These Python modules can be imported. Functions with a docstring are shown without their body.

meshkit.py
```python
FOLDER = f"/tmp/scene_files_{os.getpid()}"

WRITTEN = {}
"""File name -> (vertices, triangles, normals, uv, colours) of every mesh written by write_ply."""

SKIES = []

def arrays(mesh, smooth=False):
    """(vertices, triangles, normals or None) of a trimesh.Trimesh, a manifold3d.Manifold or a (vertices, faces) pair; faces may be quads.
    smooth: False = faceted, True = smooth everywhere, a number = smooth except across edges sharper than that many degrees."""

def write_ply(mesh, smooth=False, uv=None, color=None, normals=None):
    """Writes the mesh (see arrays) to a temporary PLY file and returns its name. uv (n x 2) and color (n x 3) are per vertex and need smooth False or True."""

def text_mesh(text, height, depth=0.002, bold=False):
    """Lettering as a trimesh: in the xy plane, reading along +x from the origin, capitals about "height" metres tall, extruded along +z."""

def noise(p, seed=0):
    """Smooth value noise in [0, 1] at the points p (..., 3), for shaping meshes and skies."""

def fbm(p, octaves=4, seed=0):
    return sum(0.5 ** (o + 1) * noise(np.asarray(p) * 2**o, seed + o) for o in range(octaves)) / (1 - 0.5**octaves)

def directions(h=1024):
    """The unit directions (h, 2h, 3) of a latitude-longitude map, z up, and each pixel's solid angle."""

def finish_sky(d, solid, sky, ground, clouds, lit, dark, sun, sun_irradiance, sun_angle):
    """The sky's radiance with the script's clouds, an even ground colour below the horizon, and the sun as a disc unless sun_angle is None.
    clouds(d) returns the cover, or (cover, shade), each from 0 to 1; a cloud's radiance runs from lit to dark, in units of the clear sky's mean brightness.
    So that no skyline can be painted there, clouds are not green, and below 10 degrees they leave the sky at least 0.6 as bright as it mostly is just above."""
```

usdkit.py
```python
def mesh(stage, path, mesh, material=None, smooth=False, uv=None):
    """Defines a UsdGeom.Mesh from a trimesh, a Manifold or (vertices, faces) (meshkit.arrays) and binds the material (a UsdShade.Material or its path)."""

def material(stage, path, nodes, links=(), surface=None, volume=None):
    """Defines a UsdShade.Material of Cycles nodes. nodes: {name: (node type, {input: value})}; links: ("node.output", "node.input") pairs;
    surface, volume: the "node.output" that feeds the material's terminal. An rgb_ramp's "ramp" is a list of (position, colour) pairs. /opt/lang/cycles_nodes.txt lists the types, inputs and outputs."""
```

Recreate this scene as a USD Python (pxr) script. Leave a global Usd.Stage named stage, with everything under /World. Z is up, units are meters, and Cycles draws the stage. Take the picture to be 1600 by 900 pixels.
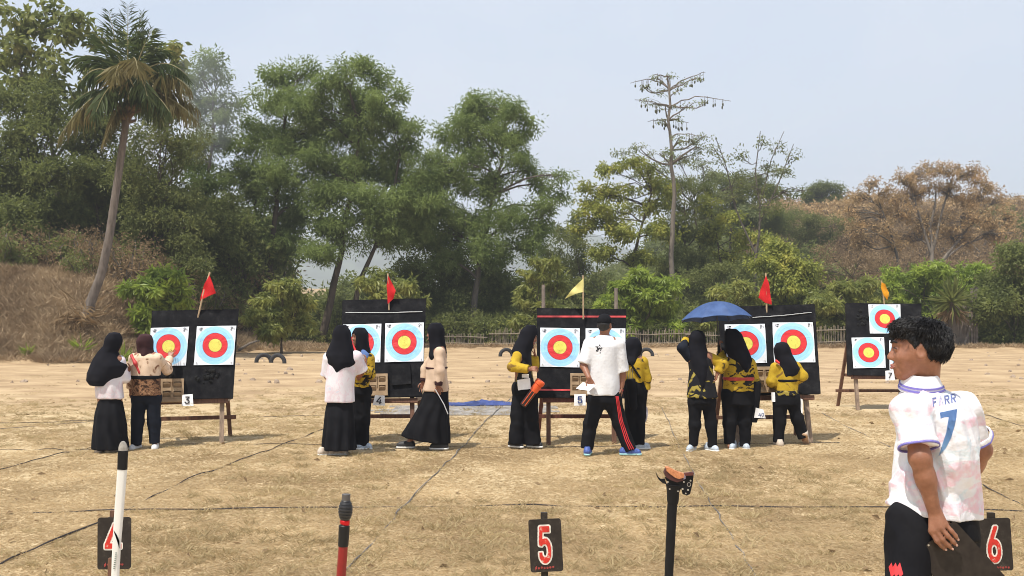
import math, numpy as np, trimesh, manifold3d as m3, usdkit, meshkit
from pxr import Usd, UsdGeom, UsdLux, UsdShade, Gf, Sdf, Vt
from meshkit import noise, fbm

stage = Usd.Stage.CreateInMemory()
UsdGeom.SetStageUpAxis(stage, UsdGeom.Tokens.z)
UsdGeom.SetStageMetersPerUnit(stage, 1.0)
WORLD = UsdGeom.Xform.Define(stage, '/World')
stage.SetDefaultPrim(WORLD.GetPrim())
UsdGeom.Scope.Define(stage, '/World/Looks')

# ------------------------------------------------------------------ camera
FPX, CAMH = 1600.0, 1.72
PITCH = math.atan(30 / FPX)
cam = UsdGeom.Camera.Define(stage, '/World/camera')
cam.CreateFocalLengthAttr(36.0)
cam.CreateHorizontalApertureAttr(36.0)
cam.CreateVerticalApertureAttr(20.25)
cam.CreateClippingRangeAttr(Gf.Vec2f(0.05, 5000))
cam.AddTranslateOp().Set(Gf.Vec3d(0, 0, CAMH))
cam.AddRotateXOp().Set(90 + math.degrees(PITCH))
cam.CreateExposureAttr(0.46)

# ------------------------------------------------------------------ sky and sun
SUN_EL, SUN_AZ = math.radians(65.5), math.atan2(-0.26, -0.30)
SUN = np.array([math.sin(SUN_AZ) * math.cos(SUN_EL), math.cos(SUN_AZ) * math.cos(SUN_EL), math.sin(SUN_EL)])
usdkit.material(stage, '/World/Looks/sky_look', {
    'sky': ('sky_texture', {'sky_type': 'single_scattering', 'sun_disc': False, 'sun_elevation': SUN_EL, 'sun_rotation': SUN_AZ,
                            'aerosol_density': 2.2, 'air_density': 1.0}),
    'tc': ('texture_coordinate', {}),
    'mp': ('mapping', {'scale': (1.0, 1.0, 2.6)}),
    'n': ('noise_texture', {'scale': 1.5, 'detail': 5.0, 'roughness': 0.5, 'distortion': 0.4}),
    'r': ('rgb_ramp', {'ramp': [(0.34, (.36, .36, .36)), (0.66, (.96, .96, .96))]}),
    'mx': ('mix', {'color2': (3.9, 4.3, 4.95)}),
    'bg': ('background_shader', {'strength': 0.14}),
}, [('tc.generated', 'mp.vector'), ('mp.vector', 'n.vector'), ('n.fac', 'r.fac'), ('r.color', 'mx.fac'), ('sky.color', 'mx.color1'),
    ('mx.color', 'bg.color')], surface='bg.background')
dome = UsdLux.DomeLight.Define(stage, '/World/sky')
UsdShade.MaterialBindingAPI.Apply(dome.GetPrim()).Bind(UsdShade.Material.Get(stage, '/World/Looks/sky_look'))
dome.GetPrim().SetCustomDataByKey('kind', 'structure')
sun = UsdLux.DistantLight.Define(stage, '/World/sun')
sun.CreateIntensityAttr(1.12)
sun.CreateAngleAttr(0.55)
sun.CreateNormalizeAttr(True)
sun.CreateColorAttr(Gf.Vec3f(1.0, 0.95, 0.86))
sun.AddOrientOp().Set(Gf.Quatf(Gf.Rotation(Gf.Vec3d(0, 0, 1), Gf.Vec3d(*map(float, SUN))).GetQuat()))

# ------------------------------------------------------------------ helpers
cp, sp = math.cos(PITCH), math.sin(PITCH)


def at(px, py, Y):
    """the point at distance Y in front of the camera that the photograph shows at (px, py)"""
    u, v = (px - 800) / FPX, (450 - py) / FPX
    k = Y / (cp - v * sp)
    return np.array([u * k, Y, CAMH + (sp + v * cp) * k])


def on_ground(px, py):
    v = (450 - py) / FPX
    return at(px, py, -CAMH / (sp + v * cp) * (cp - v * sp))


NAMES = {}


def path_of(name, parent=None):
    p = parent.GetPath().pathString if parent is not None else '/World'
    key = (p, name)
    n = NAMES.get(key, -1) + 1
    NAMES[key] = n
    return f'{p}/{name}' + (f'_{n:03d}' if n else '')


def tag(prim, label=None, cat=None, group=None, kind=None):
    prim = prim.GetPrim() if hasattr(prim, 'GetPrim') else prim
    for k, v in (('label', label), ('category', cat), ('group', group), ('kind', kind)):
        if v:
            prim.SetCustomDataByKey(k, v)
    return prim


ORIGIN = {}
GROUPS = {'target_stand': 'archery target stands in a row', 'flag': 'small flags on the target boards', 'number_card': 'number cards of the targets', 'number_sign': 'black number signs along the shooting line',
          'cardboard_insert': 'cardboard inserts pinned to the target boards', 'bamboo_fence': 'bamboo fence along the far edge of the field', 'person': 'people on the archery field', 'mango_shrub': 'mango shrubs along the field edge',
          'acacia_tree': 'acacia trees in the middle', 'leafy_tree': 'dark leafy trees on the left', 'dark_thicket': 'dark thickets under the trees', 'olive_thicket': 'olive thickets behind the shrubs', 'yellowing_tree': 'yellowing trees right of the middle',
          'dry_tree': 'dry trees on the right slope', 'dark_crowned_tree': 'dark-crowned trees on the hill', 'spiky_plant': 'spiky plants on the bank', 'wooden_post': 'grey posts behind the targets', 'score_paper': 'white score papers', 'score_slip': 'white slips at the waist', 'quiver': 'hip quivers'}


def thing(name, label, cat, loc=(0, 0, 0), group=None, rotz=0.0):
    x = UsdGeom.Xform.Define(stage, path_of(name))
    x.AddTranslateOp().Set(Gf.Vec3d(*map(float, loc)))
    if rotz:
        x.AddRotateZOp().Set(math.degrees(rotz))
    tag(x, label, cat, group or GROUPS.get(name))
    ORIGIN[x.GetPath().pathString] = np.asarray(loc, float)
    return x.GetPrim()


def origin(prim):
    while prim and prim.GetPath().pathString not in ORIGIN:
        prim = prim.GetParent()
    return ORIGIN[prim.GetPath().pathString] if prim else np.zeros(3)


def vf(mesh):
    if hasattr(mesh, 'to_mesh'):
        m = mesh.to_mesh()
        return np.asarray(m.vert_properties[:, :3], float), np.asarray(m.tri_verts, int)
    if isinstance(mesh, (tuple, list)):
        v, f = np.asarray(mesh[0], float), np.asarray(mesh[1], int)
        if f.shape[1] == 4:
            f = np.vstack([f[:, [0, 1, 2]], f[:, [0, 2, 3]]])
        return v, f
    return np.asarray(mesh.vertices, float), np.asarray(mesh.faces, int)


def join(parts):
    vs, fs, n = [], [], 0
    for p in parts:
        v, f = vf(p)
        vs.append(v); fs.append(f + n); n += len(v)
    return np.vstack(vs), np.vstack(fs)


def obj(name, mesh, mat, parent=None, smooth=False, world=True, label=None, kind=None):
    """one Mesh prim; under a thing its world-space vertices become local to the thing's base"""
    v, f = vf(mesh)
    if parent is not None and world:
        v = v - origin(parent)
    p = usdkit.mesh(stage, path_of(name, parent), (v, f), mat, smooth=smooth)
    if label or kind:
        tag(p, label, None, None, kind)
    return p.GetPrim()


def mat(name, nodes, links=(), surface='p.BSDF', volume=None):
    return usdkit.material(stage, '/World/Looks/' + name, nodes, links, surface=surface, volume=volume)


def plain(name, col, rough=0.7, var=0.12, scale=30.0, bump=0.0, bscale=200.0, **kw):
    """a plain material with a little mottling"""
    lo, hi = [c * (1 - var) for c in col], [min(1, c * (1 + var)) for c in col]
    nodes = {'tc': ('texture_coordinate', {}), 'n': ('noise_texture', {'scale': scale, 'detail': 4.0}),
             'r': ('rgb_ramp', {'ramp': [(0.3, lo), (0.7, hi)]}), 'p': ('principled_bsdf', {'roughness': rough, **kw})}
    links = [('tc.object', 'n.vector'), ('n.fac', 'r.fac'), ('r.color', 'p.base_color')]
    if bump:
        nodes['n2'] = ('noise_texture', {'scale': bscale, 'detail': 3.0})
        nodes['b'] = ('bump', {'strength': bump, 'distance': 0.01})
        links += [('tc.object', 'n2.vector'), ('n2.fac', 'b.height'), ('b.normal', 'p.normal')]
    return mat(name, nodes, links)


def unit(v):
    v = np.asarray(v, float)
    return v / np.maximum(np.linalg.norm(v, axis=-1, keepdims=True), 1e-12)


def tube(points, radii, sides=6, cap=True):
    p = np.asarray(points, float)
    r = np.broadcast_to(np.asarray(radii, float), (len(p),))
    t = unit(np.gradient(p, axis=0))
    ref = np.array([0, 0, 1.0]) if abs(t[:, 2]).mean() < 0.8 else np.array([1.0, 0, 0])
    a = unit(np.cross(t, ref))
    b = np.cross(t, a)
    ang = np.arange(sides) * 2 * np.pi / sides
    v = (p[:, None] + r[:, None, None] * (np.cos(ang)[None, :, None] * a[:, None] + np.sin(ang)[None, :, None] * b[:, None])).reshape(-1, 3)
    i, j = np.meshgrid(np.arange(len(p) - 1), np.arange(sides), indexing='ij')
    q = np.stack([i * sides + j, i * sides + (j + 1) % sides, (i + 1) * sides + (j + 1) % sides, (i + 1) * sides + j], -1).reshape(-1, 4)
    f = np.vstack([q[:, [0, 2, 1]], q[:, [0, 3, 2]]])
    if cap:
        n = len(v)
        v = np.vstack([v, p[:1], p[-1:]])
        k = np.arange(sides)
        f = np.vstack([f, np.stack([np.full(sides, n), k, (k + 1) % sides], -1),
                       np.stack([np.full(sides, n + 1), n - sides + (k + 1) % sides, n - sides + k], -1)])
    return v, f


def hexa(c8):
    """closed box from 8 corners: 0-3 one face (anticlockwise seen from outside), 4-7 the opposite one"""
    f = np.array([[0, 1, 2], [0, 2, 3], [5, 4, 7], [5, 7, 6], [4, 0, 3], [4, 3, 7], [1, 5, 6], [1, 6, 2], [3, 2, 6], [3, 6, 7], [4, 5, 1], [4, 1, 0]])
    return np.asarray(c8, float), f


def beam(a, b, w, d, side=(1, 0, 0)):
    """rectangular bar from a to b, w wide along `side`, d deep"""
    a, b = np.asarray(a, float), np.asarray(b, float)
    t = unit(b - a)
    s = np.asarray(side, float); s = unit(s - t * (s @ t))
    n = np.cross(t, s)
    o = [(-1, -1), (1, -1), (1, 1), (-1, 1)]
    c = [a + s * x * w / 2 + n * y * d / 2 for x, y in o] + [b + s * x * w / 2 + n * y * d / 2 for x, y in o]
    h = m3.Manifold.hull_points(np.asarray(c, np.float64))
    return h


def rbox(c, s, r=0.004):
    """box with small chamfers"""
    c, s = np.asarray(c, float), np.asarray(s, float) / 2
    pts = []
    for sx in (-1, 1):
        for sy in (-1, 1):
            for sz in (-1, 1):
                for k in range(3):
                    q = s.copy(); q[k] -= r
                    q2 = s - r; q2[k] = s[k]
                    pts.append(c + np.array([sx, sy, sz]) * q2)
    return m3.Manifold.hull_points(np.asarray(pts, np.float64))


def smoothstep(a, b, x):
    t = np.clip((np.asarray(x, float) - a) / (b - a), 0, 1)
    return t * t * (3 - 2 * t)


# ------------------------------------------------------------------ surface nets: shapes given by distance functions
def surface_nets(fun, lo, hi, h):
    lo, hi = np.asarray(lo, float), np.asarray(hi, float)
    S = 4
    nc = np.ceil((hi - lo) / (h * S)).astype(int) + 1
    cg = [lo[k] + np.arange(nc[k] + 1) * h * S for k in range(3)]
    C = fun(np.stack(np.meshgrid(*cg, indexing='ij'), -1).reshape(-1, 3)).reshape(nc + 1)
    near = np.abs(C) < h * S * 2.2
    nb = near[:-1, :-1, :-1].copy()
    for dx, dy, dz in np.ndindex(2, 2, 2):
        nb |= near[dx:dx + nc[0], dy:dy + nc[1], dz:dz + nc[2]]
    n = nc * S
    sign = np.repeat(np.repeat(np.repeat(C[:-1, :-1, :-1], S, 0), S, 1), S, 2)
    mask = np.repeat(np.repeat(np.repeat(nb, S, 0), S, 1), S, 2)
    D = sign.astype(np.float32)
    idx = np.argwhere(mask)
    P = lo + idx * h
    out = np.empty(len(P))
    for k in range(0, len(P), 400000):
        out[k:k + 400000] = fun(P[k:k + 400000])
    D[mask] = out
    D[0], D[-1], D[:, 0], D[:, -1], D[:, :, 0], D[:, :, -1] = [np.abs(x) + 1e-4 for x in (D[0], D[-1], D[:, 0], D[:, -1], D[:, :, 0], D[:, :, -1])]
    s = D < 0
    cnt = sum(s[dx:n[0] - 1 + dx, dy:n[1] - 1 + dy, dz:n[2] - 1 + dz].astype(np.int8) for dx, dy, dz in np.ndindex(2, 2, 2))
    act = np.argwhere((cnt > 0) & (cnt < 8))
    acc, num = np.zeros((len(act), 3)), np.zeros(len(act))
    corners = [np.array(c) for c in np.ndindex(2, 2, 2)]
    for a in corners:
        for k in range(3):
            if a[k] == 0:
                b = a.copy(); b[k] = 1
                da = D[act[:, 0] + a[0], act[:, 1] + a[1], act[:, 2] + a[2]].astype(float)
                db = D[act[:, 0] + b[0], act[:, 1] + b[1], act[:, 2] + b[2]].astype(float)
                m = (da < 0) != (db < 0)
                t = np.where(m, da / np.where(m, da - db, 1), 0)
                pt = np.broadcast_to(a, (len(act), 3)).astype(float).copy()
                pt[:, k] += t
                acc[m] += pt[m]; num[m] += 1
    V = lo + (act + acc / num[:, None]) * h
    lut = -np.ones(n, int)
    lut[tuple(act.T)] = np.arange(len(act))
    F = []
    for k in range(3):
        u, w = (k + 1) % 3, (k + 2) % 3
        sl0 = [slice(None)] * 3; sl1 = [slice(None)] * 3
        sl0[k] = slice(0, n[k] - 1); sl1[k] = slice(1, n[k])
        a, b = s[tuple(sl0)], s[tuple(sl1)]
        for e, flip in (((a & ~b), False), ((~a & b), True)):
            p = np.argwhere(e)
            p = p[(p[:, u] > 0) & (p[:, w] > 0) & (p[:, u] < n[u] - 1) & (p[:, w] < n[w] - 1)]
            if not len(p):
                continue
            du, dw = np.zeros(3, int), np.zeros(3, int)
            du[u] = 1; dw[w] = 1
            q = [lut[tuple((p - du - dw).T)], lut[tuple((p - dw).T)], lut[tuple(p.T)], lut[tuple((p - du).T)]]
            if flip:
                q = q[::-1]
            q = np.stack(q, -1)
            q = q[(q >= 0).all(1)]
            F.append(q[:, [0, 1, 2]]); F.append(q[:, [0, 2, 3]])
    return V, np.vstack(F)


def smin(a, b, k):
    h = np.maximum(k - np.abs(a - b), 0) / k
    return np.minimum(a, b) - h * h * k * 0.25


def smax(a, b, k):
    return -smin(-a, -b, k)


def capsule(P, a, b, r1, r2):
    a, b = np.asarray(a, float), np.asarray(b, float)
    ab = b - a
    t = np.clip(((P - a) @ ab) / max(ab @ ab, 1e-12), 0, 1)
    return np.linalg.norm(P - a - t[:, None] * ab, axis=1) - (r1 + (r2 - r1) * t)


def ellipsoid(P, c, r, R=None):
    q = P - np.asarray(c, float)
    if R is not None:
        q = q @ np.asarray(R)
    r = np.asarray(r, float)
    k0 = np.linalg.norm(q / r, axis=1)
    k1 = np.linalg.norm(q / (r * r), axis=1)
    return k0 * (k0 - 1) / np.maximum(k1, 1e-9)
# ------------------------------------------------------------------ ground
def bank_toe(x):
    return 31 + 11 * smoothstep(-14.0, -9.0, x) + 14 * smoothstep(-9.5, -5, x)


def gz(x, y):
    x, y = np.asarray(x, float), np.asarray(y, float)
    s = y - bank_toe(x)
    bank = (2.9 + .4 * smoothstep(-15, -19, x)) * smoothstep(-0.4, 6.5, s) * (1 - smoothstep(-15.5, -10.0, x))
    hill = 10.4 * smoothstep(50, 118, y) * smoothstep(2, 26, x - 0.02 * (y - 60))
    far = 3.0 * smoothstep(90, 300, y)
    p = np.stack([x * 0.25, y * 0.25, 0 * x], -1)
    lump = (noise(p, 3) - 0.5) * (0.05 + 0.5 * np.clip(bank + hill, 0, 1) * 0.9)
    fine = (noise(p * 6, 4) - 0.5) * (0.03 + 0.16 * np.clip(bank, 0, 1))
    berm = 0.16 * np.exp(-((y - 40.2) / 0.9) ** 2) * smoothstep(-8, -4, x)
    return bank + hill + far + lump * smoothstep(3, 9, y) + fine * smoothstep(20, 30, y) + berm


def axis(edges):
    out = []
    for a, b, st in edges:
        out.append(np.arange(a, b, st))
    return np.concatenate(out + [np.array([edges[-1][1]])])


gx = axis([(-1500, -300, 100), (-300, -60, 15), (-60, -24, 1.5), (-24, 24, 0.28), (24, 70, 1.2), (70, 300, 15), (300, 1500, 100)])
gy = axis([(-300, -20, 40), (-20, 3, 2.5), (3, 26, 0.3), (26, 56, 0.24), (56, 130, 1.5), (130, 400, 15), (400, 1560, 100)])
GX, GY = np.meshgrid(gx, gy, indexing='ij')
GZ = gz(GX, GY)
nI, nJ = GX.shape
ii, jj = np.meshgrid(np.arange(nI - 1), np.arange(nJ - 1), indexing='ij')
gq = np.stack([ii * nJ + jj, (ii + 1) * nJ + jj, (ii + 1) * nJ + jj + 1, ii * nJ + jj + 1], -1).reshape(-1, 4)

m_ground = mat('dry_ground', {
    'g': ('geometry', {}), 's': ('separate_xyz', {}),
    'n1': ('noise_texture', {'scale': 0.33, 'detail': 5.0, 'roughness': 0.6}),
    'n2': ('noise_texture', {'scale': 9.0, 'detail': 6.0, 'roughness': 0.65}),
    'n3': ('noise_texture', {'scale': 60.0, 'detail': 4.0, 'roughness': 0.7}),
    'mpf': ('mapping', {'scale': (0.55, 1.0, 1.0)}),
    'n4': ('noise_texture', {'scale': 1.3, 'detail': 6.0, 'roughness': 0.65}),
    'straw': ('rgb_ramp', {'ramp': [(0.25, (.25, .185, .10)), (0.42, (.42, .32, .185)), (0.62, (.53, .415, .255)), (0.8, (.65, .53, .35))]}),
    'soil': ('rgb_ramp', {'ramp': [(0.3, (.265, .18, .102)), (0.5, (.38, .27, .158)), (0.72, (.48, .36, .22))]}),
    'far': ('map_range', {'from_min': 12.0, 'from_max': 26.0, 'to_min': -0.28, 'to_max': 0.42}),
    'fm': ('math', {'math_type': 'add', 'use_clamp': False}),
    'fr': ('map_range', {'from_min': 0.42, 'from_max': 0.62, 'to_min': 0.0, 'to_max': 1.0, 'clamp': True}),
    'mx': ('mix', {}),
    'litter': ('rgb_ramp', {'ramp': [(0.3, (.20, .145, .085)), (0.5, (.35, .26, .16)), (0.72, (.48, .37, .24))]}), 'lz': ('map_range', {'from_min': .12, 'from_max': .75, 'to_min': 0.0, 'to_max': 1.0, 'clamp': True}), 'mx2': ('mix', {}),
    'tone': ('rgb_ramp', {'ramp': [(0.3, (.90, .90, .90)), (0.7, (1.06, 1.06, 1.06))]}),
    'ml': ('mix', {'mix_type': 'multiply', 'fac': 1.0}),
    'hb': ('mix', {'fac': 0.5}),
    'b': ('bump', {'strength': 0.55, 'distance': 0.03}),
    'p': ('principled_bsdf', {'roughness': 0.95, 'specular_ior_level': 0.15}),
}, [('g.position', 's.vector'), ('g.position', 'n1.vector'), ('g.position', 'n2.vector'), ('g.position', 'n3.vector'),
    ('g.position', 'mpf.vector'), ('mpf.vector', 'n4.vector'),
    ('n3.fac', 'hb.color1'), ('n2.fac', 'hb.color2'), ('hb.color', 'straw.fac'), ('n4.fac', 'soil.fac'),
    ('s.y', 'far.value'), ('far.result', 'fm.value1'), ('n1.fac', 'fm.value2'), ('fm.value', 'fr.value'),
    ('fr.result', 'mx.fac'), ('straw.color', 'mx.color1'), ('soil.color', 'mx.color2'),
    ('n4.fac', 'tone.fac'), ('n2.fac', 'litter.fac'), ('s.z', 'lz.value'), ('lz.result', 'mx2.fac'), ('mx.color', 'mx2.color1'), ('litter.color', 'mx2.color2'), ('mx2.color', 'ml.color1'), ('tone.color', 'ml.color2'), ('ml.color', 'p.base_color'),
    ('hb.color', 'b.height'), ('b.normal', 'p.normal')])
tag(obj('ground', (np.stack([GX, GY, GZ], -1).reshape(-1, 3), gq), m_ground, smooth=True), kind='structure')

# distant mountain behind the trees
mx_ = np.linspace(-1100, 800, 90)
rows = []
for k, fy in enumerate(np.linspace(0, 1, 14)):
    yy = 1050 + 400 * fy
    ridge = 80 * np.exp(-((mx_ + 230) / 400) ** 2) + 46 * np.exp(-((mx_ - 60) / 220) ** 2) + 40 * np.exp(-((mx_ + 640) / 260) ** 2)
    hh = ridge * math.sin(math.pi * min(1, fy * 1.25) * 0.8) + 40 * (fbm(np.stack([mx_ * 0.011, np.full_like(mx_, yy * 0.016), 0 * mx_], -1), 4, 9) - 0.5) * math.sin(math.pi * fy)
    rows.append(np.stack([mx_, np.full_like(mx_, yy), np.maximum(hh, -2) + 2.0 - (4 if k in (0, 13) else 0)], -1))
mv = np.stack(rows)
ni, nj = mv.shape[:2]
ii, jj = np.meshgrid(np.arange(ni - 1), np.arange(nj - 1), indexing='ij')
mq = np.stack([ii * nj + jj, ii * nj + jj + 1, (ii + 1) * nj + jj + 1, (ii + 1) * nj + jj], -1).reshape(-1, 4)
m_mount = plain('mountain_woods', (.07, .085, .045), 1.0, 0.5, 0.06)
tag(obj('mountain', (mv.reshape(-1, 3), mq), m_mount, smooth=True), kind='structure')
# ------------------------------------------------------------------ trees
def leaf_mat(name, ramp, trans=0.38, rough=0.55, tone=0.58, tscale=1.5):
    """leaf colour varies from leaf to leaf and from clump to clump"""
    tr = [(p, [c * 1.25 for c in col]) for p, col in ramp]
    return mat(name, {
        'g': ('geometry', {}),
        'n': ('noise_texture', {'scale': tscale, 'detail': 3.0}),
        'a': ('math', {'math_type': 'multiply', 'value2': 1 - tone}),
        'b': ('math', {'math_type': 'multiply_add', 'value2': tone * 2.2, 'value3': -tone * 0.6}),
        'f': ('math', {'math_type': 'add'}),
        'r': ('rgb_ramp', {'ramp': ramp}), 'r2': ('rgb_ramp', {'ramp': tr}),
        'p': ('principled_bsdf', {'roughness': rough, 'specular_ior_level': 0.35}),
        't': ('translucent_bsdf', {}), 'm': ('mix_closure', {'fac': trans}),
    }, [('g.position', 'n.vector'), ('g.random_per_island', 'a.value1'), ('n.fac', 'b.value1'), ('a.value', 'f.value1'), ('b.value', 'f.value2'),
        ('f.value', 'r.fac'), ('f.value', 'r2.fac'), ('r.color', 'p.base_color'), ('r2.color', 't.color'),
        ('p.BSDF', 'm.closure1'), ('t.BSDF', 'm.closure2')], surface='m.closure')


LEAF = {
    'acacia': leaf_mat('acacia_leaf', [(0.05, (.12, .165, .042)), (0.5, (.25, .31, .09)), (0.9, (.42, .45, .16))], trans=.5),
    'dark': leaf_mat('dark_leaf', [(0.05, (.085, .105, .028)), (0.5, (.195, .22, .06)), (0.85, (.33, .33, .095)), (0.97, (.50, .40, .10))], trans=.5),
    'mango': leaf_mat('mango_leaf', [(0.05, (.13, .19, .03)), (0.45, (.31, .38, .06)), (0.8, (.50, .52, .11)), (0.97, (.62, .55, .17))], rough=0.4, trans=.45),
    'mangodull': leaf_mat('dull_mango_leaf', [(0.05, (.12, .15, .035)), (0.45, (.30, .31, .08)), (0.8, (.48, .45, .13)), (0.97, (.58, .47, .16))], rough=0.45, trans=.45),
    'teak': leaf_mat('teak_leaf', [(0.05, (.10, .125, .035)), (0.4, (.21, .23, .065)), (0.7, (.34, .28, .09)), (0.95, (.48, .30, .10))], rough=0.6, trans=.45),
    'yellow': leaf_mat('yellowing_leaf', [(0.05, (.13, .16, .03)), (0.4, (.32, .33, .06)), (0.7, (.54, .46, .09)), (0.95, (.70, .54, .11))]),
    'orange': leaf_mat('orange_dry_leaf', [(0.05, (.28, .20, .10)), (0.45, (.46, .31, .15)), (0.75, (.58, .39, .16)), (0.95, (.68, .50, .22))], trans=0.35),
    'brown': leaf_mat('brown_dry_leaf', [(0.05, (.17, .115, .06)), (0.5, (.30, .21, .115)), (0.9, (.44, .33, .18))], trans=0.3, rough=0.9),
    'olive': leaf_mat('olive_leaf', [(0.05, (.09, .11, .03)), (0.5, (.215, .23, .07)), (0.9, (.37, .34, .12))], trans=.5),
    'pale': leaf_mat('pale_leaf', [(0.05, (.14, .17, .07)), (0.5, (.25, .27, .12)), (0.9, (.42, .42, .22))], trans=0.35),
}


def bark(name, col, scale=6.0):
    return mat(name, {
        'tc': ('texture_coordinate', {}), 'mp': ('mapping', {'scale': (1, 1, 0.25)}),
        'n': ('noise_texture', {'scale': scale, 'detail': 5.0, 'roughness': 0.65}),
        'r': ('rgb_ramp', {'ramp': [(0.3, [c * 0.55 for c in col]), (0.7, [c * 1.25 for c in col])]}),
        'b': ('bump', {'strength': 0.6, 'distance': 0.03}), 'p': ('principled_bsdf', {'roughness': 0.95, 'specular_ior_level': 0.2})},
        [('tc.object', 'mp.vector'), ('mp.vector', 'n.vector'), ('n.fac', 'r.fac'), ('r.color', 'p.base_color'), ('n.fac', 'b.height'), ('b.normal', 'p.normal')])


B_DARK = bark('dark_bark', (.085, .066, .05))
B_GREY = bark('grey_bark', (.13, .11, .09))
B_PALE = bark('pale_bark', (.19, .16, .13))

# kind: leaf length, width, leaves per clump, clump radius, droop, upness, skeleton twigs
KIND = {
    'acacia': dict(L=.20, W=.060, m=34, cr=.40, droop=.35, flat=.75),
    'dark': dict(L=.17, W=.075, m=30, cr=.40, droop=.30, flat=.8),
    'mango': dict(L=.31, W=.082, m=19, cr=.10, droop=.62, flat=.5),
    'mangodull': dict(L=.29, W=.078, m=17, cr=.11, droop=.65, flat=.5),
    'teak': dict(L=.36, W=.21, m=8, cr=.24, droop=.55, flat=.7),
    'yellow': dict(L=.19, W=.095, m=22, cr=.34, droop=.4, flat=.6),
    'orange': dict(L=.17, W=.08, m=14, cr=.26, droop=.3, flat=.8),
    'brown': dict(L=.15, W=.05, m=20, cr=.36, droop=.3, flat=.8),
    'olive': dict(L=.17, W=.065, m=26, cr=.36, droop=.3, flat=.8),
    'pale': dict(L=.17, W=.075, m=12, cr=.28, droop=.4, flat=.5),
}


DENS = {'acacia': 24.0, 'dark': 22.0, 'olive': 19.0, 'mango': 15.0, 'mangodull': 14.0, 'teak': 12.0, 'yellow': 18.0, 'orange': 12.0, 'brown': 12.0, 'pale': 6.0}


def leaf_quads(c, d, L, W, rng):
    """bent four-cornered leaves from base points c along d"""
    n = len(c)
    d = unit(d)
    side = unit(np.cross(d, unit(rng.normal(size=(n, 3)) * 0.85 + [0, -.25, .8])))
    up = np.cross(side, d)
    l = (L * rng.uniform(.65, 1.25, n))[:, None]
    w = (W * rng.uniform(.7, 1.2, n))[:, None] / 2
    mid = c + d * l * .48
    v = np.stack([c, mid + side * w + up * w * .25, c + d * l - up * l * .12, mid - side * w + up * w * .25], 1).reshape(-1, 3)
    i = np.arange(n)[:, None] * 4
    return v, np.vstack([i + [0, 1, 2], i + [0, 2, 3]])


def in_ball(n, rng, hollow=2.4):
    v = unit(rng.normal(size=(n, 3)))
    return v * (rng.uniform(0, 1, n) ** (1 / hollow))[:, None]


def clump_leaves(cc, k, rng, size=1.0, mult=1.0):
    m = max(2, int(round(k['m'] * mult)))
    n = len(cc) * m
    off = in_ball(n, rng, 2.2)
    rad = np.repeat(rng.uniform(.6, 1.35, len(cc)), m)[:, None]
    d = unit(off * 1.1 + rng.normal(size=(n, 3)) * .55) - np.array([0, 0, k['droop']])
    pos = np.repeat(cc, m, 0) + off * rad * size * k['cr'] * np.array([1, 1, k['flat']])
    return leaf_quads(pos, d, k['L'] * size, k['W'] * size, rng)


def limb(a, b, r0, r1, rng, bend=.12, n=6, sides=5):
    a, b = np.asarray(a, float), np.asarray(b, float)
    L = np.linalg.norm(b - a)
    t = np.linspace(0, 1, n)[:, None]
    off = rng.normal(size=3) * L * bend
    p = a + (b - a) * t + off * (np.sin(np.pi * t)) + rng.normal(size=(n, 3)) * L * .018 * np.sin(np.pi * t)
    p[:, 2] += L * .06 * np.sin(np.pi * t[:, 0])
    return p, np.linspace(r0, r1, n)


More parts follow.
